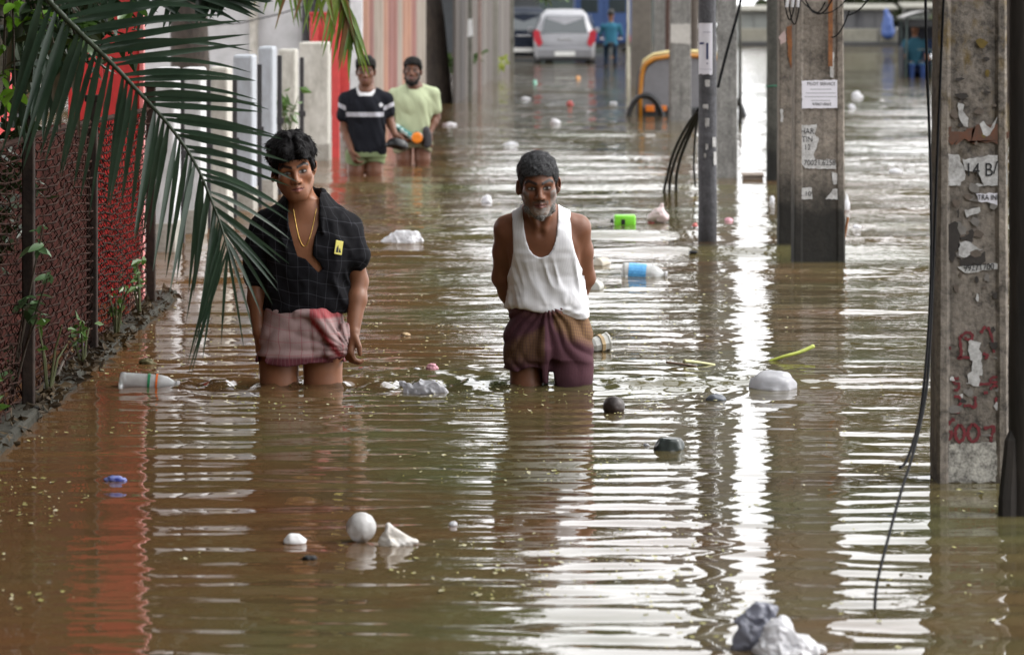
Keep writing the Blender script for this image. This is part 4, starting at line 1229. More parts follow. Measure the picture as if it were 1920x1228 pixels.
class Head:
    def __init__(s, c, R, sc=1.0, wide=1.0, jaw=1.0, nose=1.0, fat=0.0):
        s.c = np.array(c, dtype=np.float64); s.R = R; s.sc = sc; s.wide = wide; s.jaw = jaw; s.nose = nose; s.fat = fat
    def w(s, x, f, z):
        return s.c + s.R @ (np.array([x * s.wide, f, z]) * s.sc)
    def local(s, X, Y, Z):
        dx, dy, dz = X - s.c[0], Y - s.c[1], Z - s.c[2]
        R = s.R
        return ((R[0, 0] * dx + R[1, 0] * dy + R[2, 0] * dz) / s.sc / s.wide, (R[0, 1] * dx + R[1, 1] * dy + R[2, 1] * dz) / s.sc, (R[0, 2] * dx + R[1, 2] * dy + R[2, 2] * dz) / s.sc)
    def add(s, S, neck_to):
        w, q, R = s.w, s.sc, s.R
        E = lambda c, r, k=0.02, op='add': S.ell(w(*c), [r[0] * q * s.wide, r[1] * q, r[2] * q], k * q, op, R, 0.04)
        C = lambda a, b, r1, r2, k=0.015, op='add': S.cone(w(*a), w(*b), r1 * q, r2 * q, k * q, op, 0.04)
        E((0, -0.016, 0.032), (0.073, 0.092, 0.080))
        E((0, 0.030, -0.030), (0.061, 0.058, 0.082), 0.03)
        for m in (-1, 1):
            C((m * 0.050, 0.000, -0.050), (m * 0.018 * s.jaw, 0.066, -0.096), 0.020 + s.fat, 0.018 + s.fat, 0.03)
            E((m * 0.043, 0.056, -0.022), (0.022, 0.022, 0.020), 0.025)
            C((m * 0.048, 0.066, 0.020), (m * 0.012, 0.083, 0.017), 0.009, 0.010, 0.02)
        E((0, 0.072, -0.099), (0.021, 0.017, 0.016), 0.025)
        E((0, 0.072, -0.066), (0.032, 0.020, 0.026), 0.025)
        for m in (-1, 1):
            E((m * 0.031, 0.099, 0.000), (0.019, 0.018, 0.012), 0.014, 'cut')
            E((m * 0.031, 0.0690, -0.001), (0.0145, 0.0135, 0.0105), 0.003)
        n = s.nose
        C((0, 0.081, 0.010), (0, 0.105 * n, -0.033), 0.0085, 0.0118, 0.012)
        for m in (-1, 1):
            E((m * 0.0135, 0.094, -0.038), (0.0095, 0.011, 0.0085), 0.008)
            E((m * 0.008, 0.101, -0.048), (0.0045, 0.006, 0.004), 0.004, 'cut')
            C((m * 0.021, 0.083, -0.0655), (0, 0.0945, -0.0615), 0.0045, 0.0062, 0.006)
            C((m * 0.019, 0.083, -0.0690), (0, 0.0935, -0.0745), 0.0050, 0.0080, 0.006)
            C((m * 0.024, 0.088, -0.0672), (0, 0.1000, -0.0678), 0.0016, 0.0020, 0.003, 'cut')
            E((m * 0.081, -0.012, -0.010), (0.012, 0.020, 0.033), 0.008)
            E((m * 0.083, -0.004, -0.004), (0.006, 0.010, 0.018), 0.006, 'cut')
        a = w(0, -0.028, -0.055)
        S.cone(a, neck_to, 0.052 * q, 0.058 * q, 0.04)
    def colour(s, V, base, lip=(0.26, 0.09, 0.07), beard=0.0, grey=0.0, brow=(0.008, 0.006, 0.006), blush=True):
        x, f, z = s.local(V[:, 0], V[:, 1], V[:, 2])
        col = np.tile(np.array(base, dtype=np.float32), (len(V), 1))
        nz = vnoise(V[:, 0], V[:, 1], V[:, 2], 28, 3) * 0.5 + vnoise(V[:, 0], V[:, 1], V[:, 2], 90, 5) * 0.5
        col *= (1 + 0.12 * nz)[:, None]
        ins = (np.abs(x) < 0.10) & (np.abs(z) < 0.13) & (np.abs(f) < 0.13)
        front = ins & (f > 0.03)
        def mixin(mask, c, a=1.0):
            m = (np.clip(mask, 0, 1) * a * front)[:, None]
            col[:] = col * (1 - m) + np.array(c, dtype=np.float32) * m
        ax = np.abs(x)
        soft = lambda d, w: np.clip(0.5 - d / w, 0, 1)
        if blush:
            mixin(soft(np.sqrt((ax - 0.038) ** 2 + (z + 0.03) ** 2) - 0.016, 0.02), np.array(base) * [1.18, 0.98, 0.95], 0.7)
        mixin(soft(np.sqrt(((ax - 0.031) / 1.5) ** 2 + (z + 0.004) ** 2) - 0.012, 0.012), np.array(base) * 0.55, 0.8)     # darker skin round the eyes
        if beard > 0:
            d = np.minimum(np.sqrt((x / 1.35) ** 2 + ((z + 0.098) / 0.9) ** 2) - 0.040, np.where(ax > 0.042, np.abs(ax - 0.060) * 0.8 - 0.014, 1.0) + np.maximum(0, z + 0.015) * 2)
            mous = np.maximum(np.abs(z + 0.0535 + ax * 0.22) - 0.0085, ax - 0.034)
            b = np.maximum(soft(d, 0.014), soft(mous, 0.006))
            b *= 1 - soft(np.maximum(np.abs(z + 0.0675) - 0.0085, ax - 0.024), 0.004)
            g = np.clip(grey * (0.45 + 0.7 * soft(z + 0.085, 0.03)) * (1 - 0.8 * soft(mous, 0.006)), 0, 1)
            bc = np.array([0.03, 0.024, 0.022]) * (1 - g[:, None]) + np.array([0.42, 0.40, 0.38]) * g[:, None]
            sp = 0.72 + 0.45 * vnoise(V[:, 0], V[:, 1], V[:, 2], 160, 2)
            m = (np.clip(b * beard * sp, 0, 1) * (ins & (f > 0.0)))[:, None]
            col[:] = col * (1 - m) + bc * m
        mixin(soft(np.maximum(np.abs(z + 0.0680) - 0.0095 + ax * 0.22, ax - 0.024), 0.005), lip, 0.85)
        mixin(soft(np.maximum(np.abs(z + 0.0675) - 0.0014, ax - 0.024), 0.003), (0.04, 0.015, 0.012), 0.9)
        ez = np.abs(z + 0.0005)
        mixin(soft(np.maximum(ez - 0.0085 + np.abs(ax - 0.031) * 0.22, np.abs(ax - 0.031) - 0.017), 0.003), (0.03, 0.018, 0.014), 0.95)
        mixin(soft(np.maximum(ez - 0.0040 + np.abs(ax - 0.031) * 0.20, np.abs(ax - 0.031) - 0.0135), 0.003), (0.34, 0.30, 0.28), 1)
        mixin(soft(np.sqrt((ax - 0.031) ** 2 + (z - 0.0005) ** 2) - 0.0056, 0.003), (0.012, 0.008, 0.007), 1)
        bz = 0.0205 + 0.010 * np.clip((ax - 0.012) / 0.03, 0, 1) - 0.012 * np.clip((ax - 0.042) / 0.02, 0, 1)
        mixin(soft(np.maximum(np.abs(z - bz) - 0.0058, np.abs(ax - 0.034) - 0.025), 0.004), brow, 0.97)
        mixin(soft(np.sqrt((ax - 0.008) ** 2 + (z + 0.046) ** 2) - 0.004, 0.003), np.array(base) * 0.2, 0.9)
        return np.clip(col, 0, 1)
    def hair(s, S, thick=0.02, top=0.03, line=0.060, clump=0.008, side=-0.015, sc=55, part=None, nape=-0.065):
        lo = s.c - 0.17; hi = s.c + 0.19
        sl, X, Y, Z = S.sub(lo, hi)
        x, f, z = s.local(X, Y, Z)
        r = (0.073, 0.092, 0.080)
        k0 = np.sqrt((x / r[0]) ** 2 + ((f + 0.016) / r[1]) ** 2 + ((z - 0.032) / r[2]) ** 2)
        d = (k0 - 1) * 0.080
        ang = np.clip(z / 0.1, 0, 1)
        n1 = vnoise(x + 0 * f + 0 * z, f + 0 * x + 0 * z, z + 0 * x + 0 * f, sc, 4)
        n2 = vnoise(x + 0 * f + 0 * z, f + 0 * x + 0 * z, z + 0 * x + 0 * f, sc * 2.6, 9)
        th = thick + (top - thick) * ang + clump * n1 + clump * 0.5 * n2
        if part is not None:
            th = th - 0.014 * np.exp(-((x - part) / 0.010) ** 2) * np.clip((f + 0.02) / 0.06, 0, 1)
        h = d - th
        fl = np.clip((f - 0.015) / 0.035, 0, 1)
        bk = np.clip((-0.02 - f) / 0.03, 0, 1)
        zl = side * (1 - fl) * (1 - bk) + (line - 0.35 * np.abs(x) * 0.4 + 0.006 * n1) * fl + nape * bk
        h = np.maximum(h, (zl - z) * 0.8)
        S.put(sl, (h * s.sc).astype(np.float32), 0, 'add')

def hand(S, wrist, dirv, side, curl=0.5, sc=1.0, thumb=1):
    """palm, four curled fingers and a thumb; dirv points from the wrist to the knuckles, side across the palm"""
    d = np.array(dirv, dtype=float); d /= np.linalg.norm(d)
    a = np.array(side, dtype=float); a -= d * (a @ d); a /= np.linalg.norm(a)
    n = np.cross(d, a)
    w = np.array(wrist, dtype=float)
    P = lambda l, s_, h: w + (d * l + a * s_ + n * h) * sc
    for s_ in (-0.026, -0.009, 0.009, 0.026):
        S.cone(P(0.0, s_ * 0.6, 0), P(0.082, s_ * 1.1, 0), 0.016 * sc, 0.013 * sc, 0.012)
    for s_, L in ((-0.030, 0.062), (-0.010, 0.078), (0.010, 0.084), (0.030, 0.074)):
        p = P(0.085, s_, 0)
        an = 0.0
        r = 0.0098
        for seg in (0.44, 0.32, 0.24):
            an += curl * 1.0
            q = p + (d * math.cos(an) - n * math.sin(an)) * L * seg * sc
            S.cone(p, q, r * sc, r * 0.9 * sc, 0.004)
            p = q; r *= 0.9
    t0 = P(0.022, 0.030 * thumb, -0.004); t1 = P(0.055, 0.052 * thumb, -0.018); t2 = P(0.085, 0.050 * thumb, -0.032)
    S.cone(t0, t1, 0.014 * sc, 0.011 * sc, 0.01).cone(t1, t2, 0.011 * sc, 0.009 * sc, 0.005)

def attr_mat(name, rough=0.5, lines=None, bump=None, spec=0.5, weave=0.0, sheen=0.0):
    """material that reads the thing's own colouring from the mesh; lines: list of (attr, period, width, colour, strength)"""
    k = N(name)
    a = k.n('Attribute'); a.attribute_name = 'Col'
    c = a.outputs['Color']
    for at_, period, width, colr, st in (lines or []):
        q = k.n('Attribute'); q.attribute_name = at_
        fr = k.math('FRACT', k.math('DIVIDE', q.outputs['Fac'], period))
        dd = k.math('ABSOLUTE', k.math('SUBTRACT', fr, 0.5))
        m = k.n('MapRange', _interpolation_type='SMOOTHSTEP')
        k.l(dd, m.inputs[0])
        m.inputs[1].default_value = width / period * 0.5 + 0.0015 / period
        m.inputs[2].default_value = width / period * 0.5 - 0.0015 / period
        c = k.mix(k.math('MULTIPLY', m.outputs[0], st), c, colr)
    k.base(c)
    k.set(Roughness=rough)
    k.b.inputs['Specular IOR Level'].default_value = spec
    if sheen:
        k.b.inputs['Sheen Weight'].default_value = sheen
    v = k.coord('Object')
    if bump:
        k.bump(k.noise(v, bump[0], 4, 0.6), bump[1], bump[2])
    return k.m

def skin_mat(name):
    k = N(name)
    a = k.n('Attribute'); a.attribute_name = 'Col'
    k.base(a.outputs['Color'])
    v = k.coord('Object')
    n = k.noise(v, 220, 3, 0.6)
    k.l(k.ramp(k.noise(v, 18, 3), [(0.3, (0.36,) * 3), (0.7, (0.52,) * 3)]), k.b.inputs['Roughness'])
    k.b.inputs['Specular IOR Level'].default_value = 0.38
    k.b.inputs['Subsurface Weight'].default_value = 0.08
    k.b.inputs['Subsurface Radius'].default_value = (0.012, 0.005, 0.003)
    k.b.inputs['Subsurface Scale'].default_value = 0.6
    k.bump(n, 0.12, 0.002)
    return k.m

def ipz(z, tab):
    t = np.array(tab, dtype=np.float32)
    return np.interp(z, t[:, 0], t[:, 1]).astype(np.float32)

SKIN = skin_mat('skin')
def hair_mat(name, c, c2):
    k = N(name)
    v = k.coord('Object', (1, 1, 0.5))
    f = k.noise(v, 330, 4, 0.7)
    k.base(k.ramp(f, [(0.35, c), (0.7, c2)]))
    k.set(Roughness=0.6)
    k.b.inputs['Specular IOR Level'].default_value = 0.08
    k.bump(f, 0.3, 0.004)
    return k.m

def person_frame(px0, pyw, dy=0.0):
    d = wd(pyw) + dy
    s = FPX / d
    loc = Vector(((px0 - 960) / FPX * d, d, 0))
    def q(px, py, y=0.0):
        return np.array([(px - px0) / s, y, (pyw - py) / s])
    return loc, s, q



def strands(hair_obj, H, n, length, mat, seed, wid=0.0022, lift=0.35):
    """loose locks standing off the hair so that its outline is broken"""
    r = np.random.default_rng(seed)
    me = hair_obj.data
    V = np.zeros(len(me.vertices) * 3, dtype=np.float32); me.vertices.foreach_get('co', V); V = V.reshape(-1, 3)
    Nn = np.zeros(len(me.vertices) * 3, dtype=np.float32); me.vertices.foreach_get('normal', Nn); Nn = Nn.reshape(-1, 3)
    out = V - H.c
    sgn = np.sign((Nn * out).sum(axis=1)); Nn = Nn * sgn[:, None]
    pick = r.integers(0, len(V), n)
    P, No = V[pick], Nn[pick]
    fall = np.array([0, -0.25, -0.6]) + r.normal(0, 0.45, (n, 3))
    T = fall - No * (fall * No).sum(axis=1)[:, None]
    T /= np.linalg.norm(T, axis=1)[:, None] + 1e-6
    L = (length * (0.5 + r.random(n)))[:, None]
    B = np.cross(T, No); B /= np.linalg.norm(B, axis=1)[:, None] + 1e-6
    w = wid * 0.5
    p0 = P - No * 0.003
    p1 = P + T * L * 0.5 + No * L * lift * 0.5
    p2 = P + T * L + No * L * lift * 0.4
    VV = np.stack([p0 - B * w, p0 + B * w, p1 + B * w, p1 - B * w, p2], axis=1).reshape(-1, 3)
    k = np.arange(n) * 5
    F = [(a, a + 1, a + 2, a + 3) for a in k.tolist()] + [(a + 3, a + 2, a + 4) for a in k.tolist()]
    o = mobj('strands', VV, F, mat, hair_obj)
    o['kind'] = 'stuff'
    return o

# ================================================================= the man in the dark checked shirt
def man_checked_shirt():
    loc, s, q = person_frame(570, 720)
    root = empty('person', loc, 'man in open black checked shirt and pink lungi wading behind the palm frond', 'person')
    xs = axis(-0.30, 0.30, 0.006, -0.17, 0.07, 0.0034)
    ys = axis(-0.30, 0.20, 0.006, -0.21, 0.06, 0.0034)
    zs = axis(-0.66, 1.10, 0.0075, 0.72, 1.075, 0.0034)
    S = SDF(xs, ys, zs)
    prof = [(0.13, -0.012, 0.0, 0.145, 0.10), (0.17, -0.008, 0.0, 0.156, 0.106), (0.24, -0.002, -0.005, 0.150, 0.10), (0.32, 0.008, -0.01, 0.142, 0.095), (0.42, 0.012, -0.02, 0.145, 0.098),
            (0.52, 0.015, -0.03, 0.158, 0.105), (0.61, 0.014, -0.035, 0.165, 0.10), (0.66, 0.014, -0.035, 0.145, 0.088), (0.71, 0.014, -0.04, 0.105, 0.072), (0.745, 0.010, -0.045, 0.060, 0.055)]
    S.stack(prof, 0.03)
    # legs
    for hx, kx in ((522, 524), (604, 606)):
        S.chain([q(hx, 640), q(kx, 720, -0.01), q(kx, 790, -0.02)], [0.086, 0.076, 0.060], 0.012)
        a = q(kx, 790, -0.02)
        S.chain([a, (a[0], 0.03, -0.38), (a[0], 0.04, -0.53)], [0.058, 0.052, 0.036], 0.02)
        S.cone((a[0], 0.05, BED + 0.035), (a[0], -0.14, BED + 0.02), 0.036, 0.026, 0.02)
    # arms
    lsh, lel, lwr = q(497, 428, -0.02), q(480, 528, 0.02), q(486, 622, -0.02)
    rsh, rel, rwr = q(650, 430, -0.02), q(673, 528, 0.01), q(664, 620, -0.09)
    for sh, el, wr in ((lsh, lel, lwr), (rsh, rel, rwr)):
        S.chain([sh, (sh + el) / 2, el, el * 0.65 + wr * 0.35, wr], [0.055, 0.045, 0.036, 0.038, 0.026], 0.02)
    hand(S, rwr, (-0.22, -0.25, -0.9), (0.35, -0.75, 0), 0.75, 0.98, 1)
    hand(S, lwr, (0.12, -0.15, -0.95), (0.3, -0.8, 0), 0.35, 0.98, 1)
    # head
    H = Head(q(554, 315, -0.11), rot3(yaw=6, pitch=6, roll=-9), 1.0, 1.0, 1.05, 1.0, 0.003)
    H.add(S, q(577, 398, -0.045))
    # collar bones and chest
    S.cone(q(572, 402, -0.085), q(520, 405, -0.06), 0.010, 0.012, 0.03)
    S.cone(q(584, 402, -0.085), q(634, 410, -0.06), 0.010, 0.012, 0.03)
    base = (0.275, 0.118, 0.062)
    def attrs(V):
        c = H.colour(V, base, (0.25, 0.085, 0.075), beard=0.22, grey=0)
        arm = np.clip((np.abs(V[:, 0]) - 0.16) / 0.05, 0, 1) * (V[:, 2] < 0.5)
        c *= (1 - 0.25 * arm)[:, None]
        return {'Col': c}
    body = sobj('body', S, SKIN, root, 1, attrs, 0.35)
    # hair
    G = SDF(*[axis(c - 0.17, c + 0.20, 0.0042) for c in H.c])
    H.hair(G, 0.014, 0.042, 0.054, 0.012, -0.020, 36, 0.012, -0.05)
    hm = hair_mat('black hair', (0.004, 0.004, 0.005), (0.016, 0.014, 0.014))
    strands(sobj('hair', G, hm, root, 1, None, 0.3), H, 3600, 0.020, hm, 4, 0.0022, 0.12)
    # shirt
    gx, gy, gz = axis(-0.30, 0.30, 0.0055), axis(-0.28, 0.20, 0.0065), axis(0.24, 0.84, 0.0055)
    T = SDF(gx, gy, gz)
    tp = [(0.24, -0.010, 0.0, 0.150, 0.112), (0.285, 0.006, -0.005, 0.162, 0.118), (0.33, 0.012, -0.01, 0.172, 0.125), (0.40, 0.014, -0.02, 0.168, 0.12),
          (0.50, 0.016, -0.03, 0.172, 0.118), (0.60, 0.015, -0.035, 0.182, 0.112), (0.66, 0.015, -0.035, 0.158, 0.100), (0.71, 0.014, -0.04, 0.115, 0.085), (0.755, 0.012, -0.045, 0.078, 0.070)]
    T.stack(tp, 0.03)
    for sh in (lsh, rsh):
        T.cone(q(575, 372, -0.035), sh + [0, 0, 0.0], 0.060, 0.058, 0.03)
    T.chain([lsh + [0, 0, 0.0], (lsh + lel) / 2, lel * 0.85 + lsh * 0.15], [0.066, 0.066, 0.062], 0.03)
    T.chain([rsh + [0, 0, 0.0], (rsh + rel) / 2, rel * 0.46 + rsh * 0.54], [0.062, 0.062, 0.058], 0.03)
    c0, c1 = rel * 0.36 + rsh * 0.64, rel * 0.47 + rsh * 0.53
    T.cone(c0, c1, 0.063, 0.061, 0.004)
    # collar
    for m in (-1, 1):
        T.cone(q(577 + m * 27, 362, -0.045), q(577 + m * 28, 402, -0.125), 0.017, 0.013, 0.01)
        T.cone(q(577 + m * 28, 402, -0.125), q(577 + m * 32, 430, -0.150), 0.013, 0.007, 0.01)
        T.cone(q(577 + m * 27, 362, -0.045), q(577, 358, 0.03), 0.017, 0.018, 0.01)
    X, Y, Z = T.coords()
    n1 = vnoise(X + Z * 0.5 + 0 * Y, Y * 0.6 + 0 * X + 0 * Z, Z * 0.55 - X * 0.4 + 0 * Y, 17, 6)
    n2 = vnoise(X + 0 * Y + 0 * Z, Y + 0 * X + 0 * Z, Z + 0 * Y + 0 * X, 40, 8)
    lowb = np.clip((0.40 - Z) / 0.1, 0, 1)
    T.F += ((0.007 + 0.004 * lowb) * (np.abs(n1) * 2 - 0.8) + 0.0025 * n2).astype(np.float32)
    # opening down the chest
    zr = zs
    lt = [(0.462, 0.062), (0.475, 0.050), (0.515, 0.014), (0.525, -0.018), (0.58, -0.034), (0.65, -0.054), (0.72, -0.058), (0.84, -0.058)]
    rt = [(0.462, 0.068), (0.475, 0.082), (0.50, 0.068), (0.53, 0.042), (0.60, 0.050), (0.65, 0.066), (0.72, 0.068), (0.84, 0.068)]
    zf = Z.ravel()
    L = ipz(zf, lt)[None, None, :]; Rr = ipz(zf, rt)[None, None, :]
    cut = np.maximum(np.maximum(L - X, X - Rr), np.maximum(0.462 - Z, Y + 0.03))
    T.F = np.maximum(T.F, -cut)
    # hole for the neck
    hole = np.sqrt((X - 0.014) ** 2 + (Y + 0.055) ** 2) - 0.058
    T.F = np.maximum(T.F, -np.maximum(hole, 0.70 - Z + 0 * X + 0 * Y)).astype(np.float32)
    # hem and cuffs
    hem = 0.292 + 0.010 * np.sin(X * 31) + 0.012 * n1
    T.F = np.maximum(T.F, (hem - Z)).astype(np.float32)
    def sattr(V):
        u = np.where(np.abs(V[:, 0] - 0.014) > 0.185, V[:, 1] * 1.2 + 0.4, np.arctan2(V[:, 0] - 0.014, -(V[:, 1] + 0.03)) * 0.165)
        w = vnoise(V[:, 0], V[:, 1], V[:, 2], 14, 2)
        col = np.tile(np.array([[0.0060, 0.0060, 0.0080]], dtype=np.float32), (len(V), 1))
        col *= (1.0 + 0.5 * vnoise(V[:, 0], V[:, 1], V[:, 2], 9, 1))[:, None]
        return {'Col': col, 'cu': u + 0.012 * w + 0.25 * (V[:, 2] - 0.4) * np.clip(0.5 - V[:, 2], 0, 1) + 1, 'cv': V[:, 2] + 0.010 * w + 0.18 * V[:, 0] + 1}
    m = attr_mat('dark checked cotton', 0.85, [('cu', 0.052, 0.0022, (0.085, 0.085, 0.10), 0.36), ('cv', 0.052, 0.0022, (0.085, 0.085, 0.10), 0.36)], (160, 0.25, 0.003), 0.15)
    sobj('shirt', T, m, root, 1, sattr, 0.4)
    # pocket badge
    k = MB()
    p0 = q(642, 460, -0.155)
    k.box((0, 0, 0), (0.034, 0.004, 0.056), bev=0.0015)
    b = k.build('pocket_badge', pm('yellow card', (0.62, 0.55, 0.12), 0.5, 0.1, 30, 0.02), root)
    b.location = (0.147, -0.140, 0.560); b.rotation_euler = (rad(-6), rad(12), rad(30))
    k = MB()
    k.prism([(-0.011, -0.020), (-0.002, -0.020), (-0.001, -0.004), (-0.005, 0.010), (-0.010, -0.004)], -0.0034, -0.0024)
    k.prism([(0.001, -0.018), (0.012, -0.019), (0.004, 0.000)], -0.0034, -0.0024)
    k.build('printed_mark', pm('black print', (0.01, 0.01, 0.01), 0.6, 0.1, 30, 0), b)
    # gold chain
    k = MB()
    pts = []
    for t in np.linspace(-1, 1, 61):
        x = 0.010 + 0.046 * np.sign(t) * abs(t) ** 0.8
        z = 0.565 + 0.150 * abs(t) ** 1.5
        i, kk = int(np.searchsorted(S.xs, x)), int(np.searchsorted(S.zs, z))
        neg = np.nonzero(S.F[i, :, kk] < 0)[0]
        pts.append((x, (float(S.ys[neg[0]]) if len(neg) else -0.1) - 0.003, z))
    k.tube(pts, 0.0022, 6)
    g = N('gold chain'); g.base((0.75, 0.48, 0.14)); g.set(Roughness=0.3, Metallic=0.9)
    necklace = k.build('necklace', g.m, root, True)
    # lungi
    U = SDF(axis(-0.26, 0.26, 0.0055), axis(-0.26, 0.20, 0.0065), axis(0.05, 0.36, 0.0055))
    lp = [(0.05, -0.014, -0.006, 0.176, 0.125), (0.10, -0.012, -0.006, 0.178, 0.130), (0.16, -0.010, -0.004, 0.172, 0.132), (0.22, -0.006, -0.006, 0.164, 0.128), (0.27, -0.004, -0.008, 0.158, 0.122), (0.31, -0.002, -0.01, 0.152, 0.118)]
    U.stack(lp, 0.02, 2.6)
    U.cone(q(560, 584, -0.125), q(598, 584, -0.125), 0.018, 0.020, 0.012)
    U.cone(q(600, 588, -0.125), q(638, 645, -0.13), 0.030, 0.024, 0.02)
    U.cone(q(650, 610, -0.09), q(646, 640, -0.13), 0.018, 0.022, 0.015)
    U.cone(q(640, 655, -0.12), q(622, 655, -0.13), 0.026, 0.020, 0.02)
    X, Y, Z = U.coords()
    # folds pulled from the knot and from the fist
    kx, kz = 0.020, 0.29
    fx, fz = 0.165, 0.150
    an1 = np.arctan2(X - kx, -(Z - kz) + 0.06)
    an2 = np.arctan2(Z - fz + 0.0, -(X - fx) + 0.03)
    w1 = np.clip((0.27 - Z) / 0.06, 0, 1)
    fold = 0.6 * (1 - 2 * np.abs(np.sin(an1 * 8 + 2.2 * vnoise(X + 0 * Z, 0 * X + 0 * Z, Z + 0 * X, 9, 3)))) * w1 + 0.7 * (1 - 2 * np.abs(np.sin(an2 * 11 + 2.0 * vnoise(X + 0 * Z, 0 * X + 0 * Z, Z + 0 * X, 8, 5)))) * np.clip(X * 3 + 0.75, 0.3, 1)
    n2 = vnoise(X + 0 * Y + 0 * Z, Y + 0 * X + 0 * Z, Z + 0 * Y + 0 * X, 34, 8)
    U.F += (0.0060 * fold + 0.0018 * n2).astype(np.float32)
    U.F = np.maximum(U.F, (0.090 + 0.035 * (X + 0.02) + 0.006 * np.sin(X * 26)) - Z).astype(np.float32)
    inner = np.maximum(np.abs(X + 0.012) - 0.17, np.abs(Y) - 0.105)
    U.F = np.maximum(U.F, -np.maximum(inner, Z - 0.118)).astype(np.float32)
    def lattr(V):
        w = vnoise(V[:, 0], V[:, 1], V[:, 2], 10, 2)
        u = np.arctan2(V[:, 0], -V[:, 1]) * 0.16 + 0.02 * w
        v = V[:, 2] + 0.25 * V[:, 0] * (V[:, 2] - 0.1) * 3 + 0.012 * w
        col = np.tile(np.array([[0.34, 0.235, 0.230]], dtype=np.float32), (len(V), 1))
        col *= (1 + 0.15 * vnoise(V[:, 0], V[:, 1], V[:, 2], 22, 4))[:, None]
        hem = np.clip((0.128 + 0.03 * V[:, 0] - V[:, 2]) / 0.012, 0, 1)[:, None]
        col = col * (1 - hem) + np.array([0.15, 0.045, 0.06]) * hem
        dr = (V[:, 0] - 0.085) * 0.78 + (V[:, 2] - 0.215) * 0.62
        red = np.clip(1.2 - np.abs(dr) / 0.016, 0, 1) * (V[:, 0] > 0.035) * (V[:, 2] > 0.125) * (V[:, 2] < 0.28)
        red = np.maximum(red, np.clip((V[:, 2] - 0.272) / 0.01, 0, 1) * (V[:, 0] > 0.03) * 0.8)[:, None]
        col = col * (1 - red) + np.array([0.34, 0.045, 0.055]) * red
        return {'Col': col, 'cu': u + 1, 'cv': v + 1}
    m = attr_mat('pink checked lungi', 0.85, [('cu', 0.046, 0.004, (0.26, 0.05, 0.06), 0.5), ('cu', 0.0153, 0.002, (0.40, 0.30, 0.29), 0.25), ('cv', 0.05, 0.003, (0.34, 0.07, 0.08), 0.4)], (150, 0.3, 0.003), 0.2)
    sobj('lungi', U, m, root, 1, lattr, 0.4)
    return root

